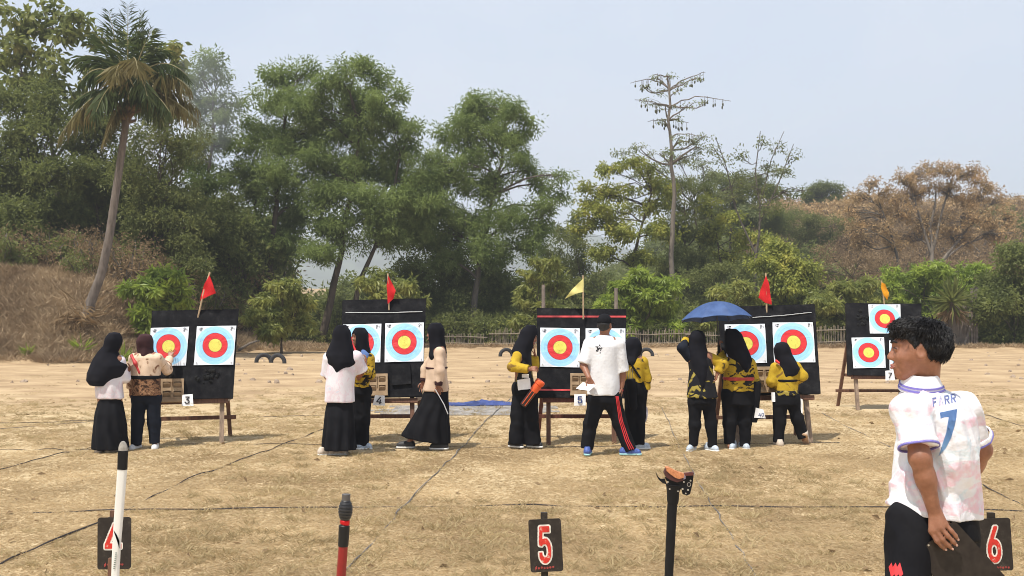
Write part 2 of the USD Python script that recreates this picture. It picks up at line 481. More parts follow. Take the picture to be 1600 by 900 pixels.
def tree(name, label, cat, trunk, r0, blobs, kind, Y, seed, group=None, dens=1.0, bk=B_DARK, twigs=6, size=1.0, leafmult=1.0, extra_trunks=(), hollow=2.4, twig_r=.012, crown_name='crown', bend=.12):
    """trunk: pixel path from the foot up; blobs: (px, py, rx px, rz px, depth offset m) of leaf masses"""
    rng = np.random.default_rng(seed)
    k = KIND[kind]
    tp = [at(x, y, Y + (q[0] if q else 0)) for x, y, *q in trunk]
    foot = tp[0].copy()
    g = float(gz(foot[0], foot[1]))
    if foot[2] > g - .05:
        tp = [np.array([foot[0], foot[1], g - .15])] + tp
    foot[2] = g
    t = thing(name, label, cat, foot, group)
    tp = np.array(tp)
    s = np.r_[0, np.cumsum(np.linalg.norm(np.diff(tp, axis=0), axis=1))]
    ss = np.linspace(0, s[-1], max(8, int(s[-1] / .7)))
    tp = np.stack([np.interp(ss, s, tp[:, q]) for q in range(3)], -1)
    tp[1:-1] = (tp[:-2] + 2 * tp[1:-1] + tp[2:]) / 4
    tp += np.stack([noise(np.stack([ss * .9, ss * 0 + seed, ss * 0], -1), 1) - .5, noise(np.stack([ss * .9, ss * 0 + seed, ss * 0], -1), 2) - .5, 0 * ss], -1) * r0 * 1.6
    tr = r0 * (1 - .72 * ss / ss[-1]) * (1 + .5 * np.exp(-ss / .35))
    wood = [tube(tp, tr, 8)]
    wood_pts = [(tp, tr)]
    for et, er in extra_trunks:
        ep = np.array([at(x, y, Y + (q[0] if q else 0)) for x, y, *q in et])
        s2 = np.linspace(0, len(ep) - 1, 9)
        ep = np.stack([np.interp(s2, np.arange(len(ep)), ep[:, q]) for q in range(3)], -1)
        if abs(ep[0][2] - float(gz(ep[0][0], ep[0][1]))) < 1.2:
            ep[0][2] = float(gz(ep[0][0], ep[0][1])) - .15
        er_ = np.linspace(er, er * .35, 9)
        wood.append(tube(ep, er_, 7)); wood_pts.append((ep, er_))
    allp = np.vstack([p for p, _ in wood_pts]); allr = np.concatenate([r for _, r in wood_pts])
    cl = []
    for b in blobs:
        px, py, rx, rz = b[:4]
        dy = b[4] if len(b) > 4 else rng.uniform(-1, 1) * rx / FPX * Y * .6
        dm = b[5] if len(b) > 5 else 1.0
        c = at(px, py, Y + dy)
        r = np.array([rx, min(rx, rz * 1.6) * .9, rz]) / FPX * (Y + dy)
        vol = r[0] * r[1] * r[2] * 4.19
        n = max(4, int(DENS.get(kind, 12.0) * dens * dm * vol ** .80))
        ns = max(4, int(3.2 * (r[0] * r[2]) ** .5 / .42))
        sub = in_ball(ns, rng, 3.0) * r * .72
        si = rng.integers(0, ns, n)
        sr = rng.uniform(.40, .72, (ns, 1)) * np.array([1.1, 1.1, .72])
        cc = c + sub[si] + in_ball(n, rng, 2.0) * sr[si] * r.mean()
        cc = cc[cc[:, 2] > gz(cc[:, 0], cc[:, 1]) + .1]
        if not len(cc):
            continue
        cl.append(cc)
        # limb from the wood to the mass
        dd = np.linalg.norm((allp - c) * [1, 1, 1.0], axis=1) + np.where(allp[:, 2] > c[2] - .2 * r[2], 2.5, 0) + np.abs(allp[:, 2] - (c[2] - 1.0 * r[2])) * .5
        q = int(np.argmin(dd))
        lp, lr = limb(allp[q], c, max(.02, min(allr[q] * .7, r0 * .45)), .018, rng, bend)
        wood.append(tube(lp, lr, 5, cap=False))
        sel = cc[rng.permutation(len(cc))[:int(twigs * max(1, len(cc) / 50))]]
        for e in sel:
            w = int(rng.integers(2, 6))
            tpth, trr = limb(lp[w], e, max(twig_r, lr[w] * .45), twig_r * .5, rng, .1, 4)
            wood.append(tube(tpth, trr, 3, cap=False))
    if not cl:
        cl = [tp[-1:]]
    cl = np.vstack(cl)
    obj('trunk', join(wood), bk, t, smooth=True)
    if leafmult > 0:
        obj(crown_name, clump_leaves(cl, k, rng, size, leafmult), LEAF[kind], t)
    return t, cl, rng


def bush(name, label, cat, blobs, kind, Y, seed, group=None, dens=1.0, **kw):
    if kind.startswith('mango'):
        kw.setdefault('hollow', 4.0)
    x = np.mean([b[0] for b in blobs]); yb = max(b[1] + b[3] for b in blobs)
    return tree(name, label, cat, [(x, yb - 5), (x + 3, yb - 30)], .05, blobs, kind, Y, seed, group, dens, twigs=kw.pop('twigs', 4), **kw)


# --- left: palm, teak and the dark wood on the bank
def palm():
    rng = np.random.default_rng(5)
    Y = 34.0
    px = [(131, 482), (143, 468), (158, 430), (171, 370), (181, 300), (190, 240), (197, 190), (199, 150)]
    p = np.array([at(x, y, Y) for x, y in px])
    g = float(gz(p[0][0], Y))
    p[0][2] = g - .2
    t = thing('coconut_palm', 'tall coconut palm with a bare leaning grey trunk and drooping yellowing fronds', 'palm tree', (p[0][0], Y, g))
    s = np.linspace(0, len(p) - 1, 90)
    q = np.stack([np.interp(s, np.arange(len(p)), p[:, k]) for k in range(3)], -1)
    for _ in range(6):
        q[1:-1] = (q[:-2] + 2 * q[1:-1] + q[2:]) / 4
    r = np.linspace(.155, .105, 90) + .14 * np.exp(-np.linspace(0, 9, 90) / .5)
    r = r * (1 + .05 * (np.arange(90) % 3 == 0))
    obj('trunk', tube(q, r, 9), bark('palm_bark', (.15, .125, .105), 9), t, smooth=True)
    top = q[-1]
    m_fr = leaf_mat('palm_leaflet', [(0.05, (.06, .085, .025)), (0.5, (.15, .175, .05)), (0.9, (.30, .29, .09))], rough=.45, tone=.2)
    m_dry = leaf_mat('dry_palm_leaflet', [(0.05, (.16, .14, .05)), (0.45, (.32, .24, .09)), (0.9, (.50, .36, .16))], tone=.25)
    m_rib = plain('palm_rib', (.25, .21, .09))
    # fibres and sheaths at the head
    hd = []
    for k in range(26):
        a = rng.uniform(0, 2 * math.pi); b0 = top + [0, 0, rng.uniform(-.9, .1)]
        e = b0 + np.array([math.cos(a), math.sin(a), rng.uniform(.2, .9)]) * rng.uniform(.3, .6)
        hd.append(tube(limb(b0, e, .07, .02, rng, .1, 4)[0], [.09, .07, .05, .02], 5))
    for k in range(9):
        a = rng.uniform(0, 2 * math.pi)
        s_ = trimesh.creation.icosphere(1, .11); s_.apply_scale([1, 1, 1.25]); s_.apply_translation(top + [math.cos(a) * .26, math.sin(a) * .26, rng.uniform(-.5, -.2)])
        hd.append(s_)
    obj('leaf_sheath', join(hd), plain('palm_sheath', (.13, .09, .055), .9, .4, 8), t)

    def frond(tip_px, arch, L_lf, dry, dy, hang):
        tip = at(tip_px[0], tip_px[1], Y + dy)
        n = 46
        tt = np.linspace(0, 1, n)[:, None]
        base = top + np.array([0, 0, rng.uniform(-.15, .2)])
        ctrl = (base + tip) / 2 + np.array([0, 0, arch])
        sp_ = (1 - tt) ** 2 * base + 2 * tt * (1 - tt) * ctrl + tt ** 2 * tip
        tang = unit(np.gradient(sp_, axis=0))
        f = path_of('frond', t)
        rib = obj('frond', tube(sp_, np.linspace(.032, .006, n), 4), m_rib, t)
        sd = unit(np.cross(tang, [0, 0, 1.0]))
        c, d = [], []
        for k in range(5, n):
            for s_ in (-1, 1):
                for _ in range(2 if k % 2 else 1):
                    c.append(sp_[k] + (sp_[min(k + 1, n - 1)] - sp_[k]) * rng.uniform())
                    d.append(sd[k] * s_ * rng.uniform(.4, .95) + tang[k] * rng.uniform(.3, .8) - np.array([0, 0, hang * rng.uniform(.35, 1.5)]) + rng.normal(size=3) * .12)
        c, d = np.array(c), np.array(d)
        prof = np.repeat(np.sin(np.pi * np.clip(np.linspace(.1, 1, n)[5:], 0, .93)) ** .6, [2 * (2 if k % 2 else 1) for k in range(5, n)])
        v, fc = leaf_quads(c, d, L_lf, .042, rng)
        vv = v.reshape(-1, 4, 3)
        vv = c[:, None] + (vv - c[:, None]) * prof[:, None, None]
        vv[:, 2] -= np.array([0, 0, .12 * hang])
        # rib is the part, leaflets its sub-part
        v = vv.reshape(-1, 3) - ORIGIN[t.GetPath().pathString]
        usdkit.mesh(stage, rib.GetPath().pathString + '/leaflets', (v, fc), m_dry if dry else m_fr)

    for tip, arch, L, dry, dy, hang in [
        ((200, 8), .1, .75, 0, -.3, .05), ((222, 22), .15, .75, 0, .4, .1), ((170, 18), .15, .75, 0, .5, .1), ((238, 45), .4, .8, 0, -.6, .25), ((150, 55), .5, .8, 0, .4, .3),
        ((262, 80), .9, .85, 0, .5, .6), ((118, 92), 1.0, .9, 0, .3, .7), ((215, 108), 1.5, .9, 1, -2.6, 1.1), ((180, 120), 1.5, .9, 1, -2.4, 1.1),
        ((292, 118), 1.3, .9, 0, -.6, 1.0), ((298, 140), 1.2, .95, 1, -.9, 1.2), ((124, 130), 1.4, .9, 0, -.9, 1.0), ((308, 168), .85, .95, 1, -.2, 1.2), ((306, 186), .7, .85, 1, -1.0, 1.2),
        ((110, 165), .9, .95, 0, .2, 1.2), ((92, 215), 1.1, .95, 1, -.7, 1.2), ((120, 205), .9, .9, 0, .8, 1.2), ((250, 190), 1.0, .95, 0, 1.6, 1.3), ((150, 175), 1.2, .95, 0, -1.6, 1.3),
        ((162, 224), .5, .6, 1, -.8, .9), ((230, 150), 1.5, .9, 0, -2.2, 1.2), ((265, 175), .9, .9, 0, -1.5, 1.3), ((200, 130), 1.3, .9, 0, 2.8, 1.2)]:
        frond(tip, arch, L, dry, dy, hang)


palm()

tree('teak_tree', 'tall thin-crowned teak tree with big yellow-green leaves behind the palm', 'tree',
     [(95, 470), (92, 330), (80, 200), (70, 110)], .16,
     [(20, 30, 45, 30), (75, 22, 45, 25), (45, 75, 45, 30), (110, 60, 40, 30), (130, 28, 30, 18), (12, 90, 30, 30), (90, 110, 40, 30), (150, 62, 25, 22), (165, 95, 30, 22), (240, 68, 30, 22), (270, 75, 25, 22),
      (225, 105, 30, 22), (280, 98, 20, 20), (30, 130, 40, 28), (125, 150, 30, 24), (70, 165, 40, 24), (255, 125, 25, 22), (205, 70, 24, 18), (285, 120, 24, 18), (190, 125, 26, 18), (60, 50, 36, 20), (0, 55, 30, 24), (150, 110, 30, 20), (15, 110, 34, 24)],
     'teak', 43, 11, dens=.8, bk=B_PALE, extra_trunks=[([(60, 250), (40, 150), (25, 60)], .07), ([(85, 250), (160, 150), (235, 85)], .07)], hollow=3)
tree('smoke_veiled_tree', 'tall feathery grey-green tree veiled in smoke right of the palm', 'tree',
     [(318, 520), (322, 400), (328, 260), (332, 150)], .15,
     [(328, 92, 24, 18), (300, 130, 24, 20), (360, 160, 18, 20), (365, 215, 18, 22), (348, 118, 22, 18), (310, 112, 20, 18), (325, 150, 30, 24), (345, 185, 26, 22), (305, 180, 28, 24), (350, 225, 24, 24), (318, 230, 34, 30), (295, 250, 30, 30), (350, 275, 24, 26), (322, 290, 40, 32)],
     'acacia', 46, 12, dens=.85, bk=B_GREY)
tree('leafy_tree', 'dark green spreading tree at the left edge of the picture', 'tree',
     [(38, 470), (36, 380), (44, 280)], .17,
     [(15, 160, 46, 28), (70, 150, 40, 24), (20, 215, 50, 40), (75, 205, 45, 35), (45, 265, 60, 45), (5, 300, 50, 50), (95, 275, 45, 40), (25, 345, 60, 45), (85, 335, 50, 42), (-10, 250, 40, 50), (60, 390, 65, 40), (-10, 400, 50, 50)],
     'dark', 40.5, 13, dens=1.15)
tree('leafy_tree', 'broad dark tree with yellowish tips directly behind the palm trunk', 'tree',
     [(160, 480), (158, 390), (150, 300)], .16,
     [(125, 185, 36, 24), (165, 195, 36, 24), (140, 225, 50, 35), (190, 250, 45, 40), (130, 285, 55, 40), (185, 315, 55, 42), (120, 345, 50, 42), (165, 380, 65, 42), (110, 400, 50, 40), (210, 360, 45, 42)],
     'dark', 42, 14, dens=1.15)
tree('leafy_tree', 'wide-leaved green tree between the palm and the smoky tree', 'tree',
     [(240, 500), (236, 420), (244, 300)], .15,
     [(245, 150, 28, 20), (222, 175, 34, 24), (268, 190, 36, 26), (290, 230, 36, 30), (230, 215, 40, 30), (265, 245, 40, 34), (225, 275, 50, 40), (275, 300, 50, 42), (235, 335, 55, 42), (290, 355, 50, 42), (250, 395, 60, 40), (215, 425, 50, 38), (300, 420, 45, 36)],
     'olive', 41, 15, dens=1.1, bk=B_GREY)
tree('thin_tree', 'thin dark tree with open lower branches left of the large acacia', 'tree',
     [(372, 545), (366, 450), (350, 350)], .10,
     [(345, 320, 35, 30), (365, 350, 35, 28), (330, 360, 40, 34), (350, 395, 38, 30), (318, 400, 35, 36), (380, 410, 28, 22), (338, 440, 40, 30), (385, 455, 24, 24, 0, .6)],
     'dark', 44, 16, dens=.85)
# --- acacias in the middle
tree('acacia_tree', 'big acacia with a rounded green crown left in the middle clump', 'tree',
     [(412, 545), (414, 450), (425, 360), (440, 260), (448, 160)], .19,
     [(440, 122, 38, 26), (478, 112, 22, 20), (418, 158, 30, 26), (462, 160, 42, 32), (400, 205, 30, 30), (440, 215, 48, 38), (395, 255, 34, 34), (450, 270, 50, 38), (405, 305, 40, 34), (455, 325, 48, 36), (395, 345, 34, 30), (430, 375, 48, 30),
      (485, 205, 34, 30)],
     'acacia', 47, 21, group=None, dens=1.0, extra_trunks=[([(436, 545), (430, 440), (400, 350), (395, 250)], .11)])
tree('acacia_tree', 'tallest acacia of the middle clump, with two slanting bare trunks below', 'tree',
     [(497, 548), (512, 470), (530, 390), (548, 300), (560, 180)], .19,
     [(560, 105, 36, 22), (525, 128, 36, 24), (592, 125, 26, 20), (545, 155, 50, 32), (505, 150, 30, 26), (595, 165, 36, 28), (618, 150, 18, 24), (520, 200, 46, 34), (575, 205, 52, 36), (622, 205, 28, 34), (500, 250, 44, 36), (555, 262, 58, 40), (615, 262, 46, 40),
      (640, 240, 22, 26), (520, 310, 54, 38), (580, 322, 58, 40), (640, 310, 42, 40), (530, 360, 50, 32), (595, 370, 54, 34), (652, 272, 26, 28), (662, 310, 32, 32), (650, 350, 44, 30), (480, 175, 24, 24), (640, 205, 22, 22), (505, 395, 40, 24)],
     'acacia', 46, 22, dens=1.0, extra_trunks=[([(552, 490), (562, 440), (580, 400), (610, 330), (625, 240)], .14)])
tree('acacia_tree', 'acacia at the right end of the middle clump with an open leaning top', 'tree',
     [(733, 528), (738, 460), (752, 380), (775, 290), (790, 200)], .17,
     [(735, 160, 28, 18), (765, 170, 40, 26), (808, 178, 30, 20), (720, 195, 34, 24), (760, 205, 38, 28), (822, 205, 24, 26), (700, 225, 30, 26), (740, 245, 40, 30), (805, 250, 34, 26), (828, 265, 18, 22), (700, 275, 50, 38), (765, 290, 44, 32), (850, 290, 26, 22), (878, 275, 16, 20), (878, 305, 16, 16),
      (845, 325, 30, 22), (680, 320, 44, 36), (740, 340, 50, 34), (800, 340, 40, 30), (850, 360, 36, 22), (700, 375, 50, 34), (770, 385, 48, 32), (820, 390, 36, 28), (676, 250, 30, 26), (668, 290, 36, 30), (745, 182, 34, 22), (790, 215, 34, 26), (660, 360, 40, 30), (690, 410, 44, 26)],
     'acacia', 48, 23, dens=.85, bk=B_GREY)
bush('dark_thicket', 'dark green thicket under the right end of the middle acacias', 'bush',
     [(650, 430, 46, 36), (700, 430, 44, 36), (760, 440, 48, 40), (800, 460, 40, 44), (690, 475, 48, 36), (750, 490, 50, 34), (645, 490, 40, 34), (800, 510, 40, 26)], 'dark', 50, 24, dens=1.25)
bush('dark_thicket', 'shadowy thicket left of the middle acacia trunks', 'bush',
     [(300, 480, 46, 36), (345, 500, 30, 30, 0, .6), (290, 520, 60, 26), (380, 490, 24, 34, 0, .6)], 'dark', 47, 25, dens=.9)
bush('dark_thicket', 'low dark bushes between the two slanting acacia trunks', 'bush',
     [(455, 470, 24, 26), (535, 510, 34, 30), (580, 500, 36, 36), (530, 480, 18, 20), (590, 465, 30, 24), (470, 520, 40, 26)], 'olive', 51, 26, dens=1.0)
# --- mango shrubs in front of the wood
bush('mango_shrub', 'bright green mango shrub between the palm foot and the red flag of target 3', 'shrub',
     [(235, 430, 30, 18), (268, 432, 26, 18), (215, 455, 26, 18), (250, 455, 36, 20), (285, 458, 20, 18), (225, 480, 32, 20), (265, 485, 36, 20), (245, 505, 36, 18)], 'mango', 35.5, 31, dens=3.6)
bush('mango_shrub', 'round olive mango shrub between target boards 3 and 4, above two tyres', 'shrub',
     [(440, 450, 36, 16), (412, 470, 28, 20), (470, 470, 26, 22), (440, 480, 44, 24), (405, 500, 26, 22), (470, 505, 30, 22), (435, 518, 40, 20)], 'mangodull', 38, 32, dens=3.2)
bush('mango_shrub', 'yellow-green mango shrub behind the top of target board 4', 'shrub',
     [(600, 430, 26, 14), (575, 445, 26, 16), (630, 445, 28, 16), (605, 460, 40, 18), (655, 468, 18, 14), (590, 485, 40, 22), (640, 490, 30, 20)], 'mangodull', 40, 33, dens=2.8)
bush('mango_shrub', 'loose green shrub beside the grey post left of the pale yellow flag', 'shrub',
     [(845, 410, 30, 20), (825, 440, 28, 24), (865, 440, 26, 24), (835, 475, 36, 24), (870, 490, 30, 22), (815, 500, 24, 20), (850, 515, 40, 18)], 'mangodull', 43, 34, dens=2.3)
bush('mango_shrub', 'full light green mango shrub between the pale yellow flag and the umbrella', 'shrub',
     [(1000, 432, 34, 16), (970, 450, 30, 20), (1035, 448, 32, 20), (1005, 460, 44, 22), (955, 480, 26, 20), (1045, 480, 30, 22), (1000, 495, 48, 24), (1050, 512, 26, 18), (970, 515, 36, 18)], 'mango', 43.5, 35, dens=2.8)
bush('mango_shrub', 'yellowish shrub left of the red flag of the umbrella group', 'shrub',
     [(1150, 445, 26, 16), (1125, 460, 26, 18), (1170, 465, 26, 18), (1150, 490, 40, 22), (1100, 495, 26, 20)], 'mangodull', 44, 36, dens=2.6)
bush('mango_shrub', 'tall yellow-green shrub right of the red flag of the umbrella group', 'shrub',
     [(1225, 395, 34, 22), (1200, 420, 28, 24), (1250, 425, 34, 26), (1225, 450, 40, 26), (1215, 490, 40, 26), (1255, 480, 30, 26)], 'yellow', 47, 37, dens=1.9)
bush('mango_shrub', 'leafy mango shrub in the gap left of target board 7', 'shrub',
     [(1310, 455, 40, 20), (1280, 470, 28, 22), (1345, 450, 30, 18), (1305, 485, 40, 22), (1290, 512, 36, 20), (1325, 505, 26, 20), (1360, 470, 24, 24)], 'mangodull', 44, 38, dens=2.8)
bush('leafy_hedge', 'fresh green bushy hedge behind target board 7 and the yucca', 'hedge',
     [(1420, 430, 40, 22), (1460, 425, 40, 22), (1510, 430, 40, 20), (1440, 460, 50, 26), (1500, 455, 44, 26), (1420, 495, 44, 28), (1470, 500, 44, 28), (1545, 450, 34, 24), (1395, 450, 24, 24)], 'mango', 45, 39, dens=1.9, size=.85)
bush('dark_shrub', 'dense dark green shrub at the right edge beside the stake wall', 'shrub',
     [(1585, 400, 34, 24), (1565, 435, 36, 28), (1605, 440, 36, 34), (1560, 480, 40, 32), (1605, 490, 40, 34), (1555, 520, 36, 26), (1600, 530, 44, 24)], 'dark', 42, 40, dens=1.7)

# --- centre right: kapok, yellowing tree, bare tree
tree('yellowing_tree', 'wide flat-topped tree with thin yellowing leaves left of the tall kapok', 'tree',
     [(1000, 500), (985, 420), (1005, 350), (1018, 300)], .14,
     [(955, 268, 34, 12), (990, 250, 30, 12), (930, 292, 26, 12), (965, 298, 40, 14), (1010, 285, 34, 14), (925, 318, 22, 12), (960, 330, 44, 16), (1015, 325, 40, 16), (1040, 300, 26, 14), (925, 350, 26, 14), (975, 362, 46, 18), (1030, 365, 40, 18), (940, 395, 36, 18), (1000, 400, 40, 18), (912, 332, 24, 9), (935, 302, 26, 9), (905, 360, 22, 10), (1010, 262, 26, 9), (960, 345, 40, 10)],
     'yellow', 52, 41, dens=1.35, bk=B_DARK, twigs=9)
tree('round_tree', 'rounded green tree at the foot of the tall kapok', 'tree',
     [(1075, 500), (1072, 420), (1070, 340)], .13,
     [(1062, 285, 30, 16), (1090, 300, 30, 18), (1050, 315, 30, 20), (1080, 335, 40, 24), (1050, 360, 40, 26), (1100, 365, 34, 24), (1070, 400, 50, 26), (1040, 425, 40, 26), (1100, 420, 40, 26)],
     'olive', 54, 42, dens=1.05)
t, cl, rng = tree('kapok_tree', 'very tall straight kapok with level whorled branches and hanging pods', 'tree',
     [(1054, 470), (1052, 380), (1050, 290), (1047, 200), (1045, 118)], .17,
     [(1045, 118, 14, 5), (1020, 122, 14, 5), (1066, 130, 12, 5), (1088, 122, 10, 4), (1005, 134, 16, 5), (1030, 142, 20, 6), (1060, 142, 14, 5), (1015, 160, 20, 6), (1040, 165, 24, 6), (1075, 165, 22, 5), (1105, 160, 14, 4), (1030, 188, 16, 5), (1062, 186, 14, 6), (1060, 215, 16, 8), (1080, 222, 26, 10), (1100, 212, 12, 8),
      (1030, 240, 28, 10), (1000, 232, 20, 8), (1075, 245, 26, 12), (1100, 235, 16, 8)],
     'pale', 51, 43, dens=5.0, bk=B_PALE, twigs=4, leafmult=1.0, size=.8)
wood, pods = [], []
for a, b in [((1047, 140), (985, 130)), ((1046, 142), (1102, 113)), ((1048, 166), (992, 156)), ((1048, 166), (1142, 158)), ((1049, 188), (1012, 190)), ((1049, 188), (1076, 192)), ((1046, 120), (1022, 116)), ((1050, 215), (1095, 214))]:
    A, B = at(*a, 51), at(*b, 51 + rng.uniform(-1.5, 1.5))
    p, r = limb(A, B, .04, .012, rng, .10, 9)
    wood.append(tube(p, r, 5))
    for _ in range(7):
        s = p[int(rng.integers(2, 8))] + [rng.uniform(-.1, .1), rng.uniform(-.3, .3), 0]
        e = s - [0, 0, rng.uniform(.12, .4)]
        wood.append(tube([s, (s + e) / 2, e], .012, 3, cap=False))
        o = trimesh.creation.icosphere(1, .058); o.apply_scale([.7, .7, 1.6]); o.apply_translation(e - [0, 0, .1])
        pods.append(o)
obj('branch', join(wood), B_PALE, t, smooth=True)
obj('seed_pods', join(pods), plain('kapok_pod', (.07, .07, .035), .8), t, smooth=True, kind='stuff')
tree('bare_tree', 'nearly bare tree with upswept twigs and leaf tufts right of the kapok', 'tree',
     [(1182, 470), (1178, 400), (1188, 340), (1190, 290)], .11,
     [(1190, 225, 16, 8), (1215, 232, 18, 8), (1238, 245, 12, 10), (1160, 245, 22, 8), (1128, 250, 14, 8), (1195, 260, 26, 10), (1225, 270, 18, 9), (1150, 275, 22, 10), (1185, 295, 30, 12), (1225, 300, 20, 12), (1140, 305, 24, 12), (1190, 325, 30, 14), (1255, 300, 20, 6), (1115, 232, 10, 8)],
     'olive', 50, 44, dens=.85, bk=B_GREY, twigs=14, leafmult=.75, extra_trunks=[([(1182, 400), (1150, 330), (1135, 260), (1118, 215)], .05), ([(1186, 350), (1215, 290), (1240, 225)], .045), ([(1188, 330), (1180, 270), (1188, 205)], .045), ([(1190, 320), (1225, 300), (1268, 296)], .035), ([(1190, 310), (1205, 250), (1225, 205)], .035)])
tree('yellowing_tree', 'spreading tree with thin yellow-green leaves and visible branches behind the tall kapok', 'tree',
     [(1100, 480), (1092, 390), (1085, 320)], .13,
     [(1060, 250, 30, 10), (1095, 255, 28, 10), (1030, 268, 30, 12), (1120, 275, 26, 12), (1080, 285, 40, 14), (1040, 300, 36, 14), (1130, 310, 30, 14), (1160, 290, 26, 10), (1000, 270, 28, 10), (975, 240, 22, 8), (1215, 265, 24, 9), (1165, 330, 36, 16)],
     'pale', 56, 54, dens=3.6, bk=B_DARK, twigs=10, size=1.0)
tree('yellowing_tree', 'low yellowing tree below the bare tree', 'tree',
     [(1135, 500), (1128, 430), (1120, 360)], .10,
     [(1110, 320, 26, 14), (1135, 340, 30, 16), (1110, 360, 34, 18), (1150, 370, 34, 18), (1125, 395, 40, 20), (1165, 400, 30, 18), (1190, 375, 26, 16)],
     'yellow', 53, 45, dens=.9)
tree('dark_crowned_tree', 'dark blue-green crown showing behind the bare tree', 'tree',
     [(1140, 420), (1140, 350), (1145, 300)], .16, [(1130, 285, 34, 18), (1165, 290, 36, 20), (1195, 305, 30, 20), (1145, 315, 50, 24), (1185, 340, 50, 26), (1130, 350, 40, 24)], 'dark', 75, 46, dens=.85)
# --- on the hill to the right
tree('dark_crowned_tree', 'lone dark round tree standing on the skyline of the hill', 'tree',
     [(1283, 350), (1283, 330), (1284, 300)], .22, [(1281, 291, 11, 6), (1296, 289, 10, 5), (1268, 298, 10, 7), (1307, 297, 8, 7), (1258, 306, 7, 6), (1285, 304, 16, 9), (1266, 316, 12, 8), (1300, 312, 12, 9), (1283, 322, 18, 8), (1310, 309, 5, 5)], 'dark', 108, 47, dens=1.3, size=1.5)
tree('dry_tree', 'large orange-brown leafless-looking tree on the right slope, with several rising stems', 'tree',
     [(1456, 432), (1452, 400), (1456, 360), (1466, 300)], .20,
     [(1410, 285, 30, 18), (1440, 272, 30, 16), (1475, 268, 32, 16), (1510, 275, 32, 18), (1545, 290, 28, 18), (1390, 310, 30, 18), (1430, 305, 36, 20), (1480, 300, 38, 20), (1525, 312, 38, 20), (1560, 315, 20, 14), (1400, 335, 34, 20), (1500, 340, 40, 20), (1450, 345, 36, 20), (1545, 345, 30, 18), (1420, 368, 36, 18), (1490, 372, 44, 20), (1560, 368, 30, 18), (1575, 340, 20, 14), (1455, 258, 24, 8), (1500, 260, 20, 8)],
     'orange', 66, 48, dens=1.5, bk=B_PALE, twigs=60, twig_r=.02, leafmult=1.0, extra_trunks=[([(1456, 428), (1478, 400), (1510, 360), (1540, 325)], .13), ([(1456, 400), (1440, 350), (1425, 300), (1415, 270)], .10), ([(1458, 390), (1472, 330), (1490, 270)], .10), ([(1470, 410), (1500, 385), (1540, 370), (1560, 350)], .08)])
tree('dry_tree', 'smaller dry tree with yellow leaves left of the large orange-brown tree', 'tree',
     [(1408, 435), (1404, 400), (1390, 360), (1370, 310)], .13,
     [(1360, 285, 22, 14), (1385, 300, 24, 14), (1345, 310, 24, 14), (1370, 330, 32, 16), (1340, 345, 28, 16), (1375, 360, 34, 18), (1345, 378, 30, 16), (1400, 385, 30, 16), (1325, 330, 20, 12), (1330, 362, 26, 14)],
     'orange', 64, 49, dens=1.5, bk=B_GREY, twigs=26, twig_r=.02, leafmult=1.0)
bush('green_thicket', 'feathery green thicket on the slope below the lone dark tree', 'bush',
     [(1225, 335, 36, 16), (1270, 345, 36, 16), (1235, 365, 40, 18), (1285, 370, 30, 16), (1210, 355, 26, 16), (1320, 350, 24, 12)], 'olive', 78, 50, dens=.9, size=1.1)
bush('olive_thicket', 'olive thicket rising behind the shrubs left of the yellowing tree', 'bush',
     [(880, 365, 34, 18), (905, 350, 26, 14), (860, 395, 34, 20), (900, 385, 36, 20), (880, 420, 40, 22), (915, 420, 34, 24), (905, 455, 36, 26), (935, 445, 30, 24), (885, 480, 30, 26), (925, 490, 36, 26)], 'olive', 56, 51, dens=1.0)
bush('olive_thicket', 'mixed olive thicket behind the umbrella', 'bush',
     [(1085, 440, 36, 22), (1120, 430, 34, 24), (1075, 475, 36, 24), (1170, 425, 34, 24), (1100, 520, 40, 20), (1180, 500, 30, 26), (1200, 465, 26, 24)], 'olive', 50, 52, dens=.9)
bush('dead_thicket', 'grey-brown leafless thicket below the orange-brown trees', 'bush',
     [(1300, 400, 36, 20), (1345, 405, 36, 20), (1280, 425, 36, 22), (1330, 430, 40, 22), (1385, 420, 34, 20), (1300, 445, 30, 18), (1360, 440, 30, 18)], 'brown', 56, 53, dens=.9, twigs=14)

# --- scrub that covers the hill: one mass each of dry and green bushes
def scrub_prototype(path, kind, seed, n, r, size):
    rng = np.random.default_rng(seed)
    cc = in_ball(n, rng, 2.2) * r + [0, 0, r[2] * .8]
    wood = [tube(limb([0, 0, -.3], c, .04, .01, rng, .12, 4)[0], [.05, .035, .025, .012], 3, cap=False) for c in cc[::2]]
    a = UsdGeom.Xform.Define(stage, path)
    usdkit.mesh(stage, path + '/leaves', clump_leaves(cc, KIND[kind], rng, size), LEAF[kind])
    usdkit.mesh(stage, path + '/twigs', join(wood), B_GREY)


def scatter(name, protos, pts, scales, seed, kind='stuff', label=None, cat=None, tilt=None):
    rng = np.random.default_rng(seed)
    pi = UsdGeom.PointInstancer.Define(stage, '/World/' + name)
    rel = pi.CreatePrototypesRel()
    for k, make in enumerate(protos):
        pth = f'/World/{name}/{make[0]}'
        make[1](pth)
        rel.AddTarget(pth)
    n = len(pts)
    pi.CreateProtoIndicesAttr(Vt.IntArray.FromNumpy(rng.integers(0, len(protos), n).astype(np.int32)))
    pi.CreatePositionsAttr(Vt.Vec3fArray.FromNumpy(np.asarray(pts, np.float32)))
    a = rng.uniform(0, 2 * math.pi, n)
    q = np.stack([np.cos(a / 2), 0 * a, 0 * a, np.sin(a / 2)], -1)
    pi.CreateOrientationsAttr(Vt.QuathArray([Gf.Quath(float(w), float(x), float(y), float(z)) for w, x, y, z in q]))
    s = np.asarray(scales, float)
    pi.CreateScalesAttr(Vt.Vec3fArray.FromNumpy(np.repeat(s[:, None], 3, 1).astype(np.float32)))
    tag(pi, label, cat, None, kind)


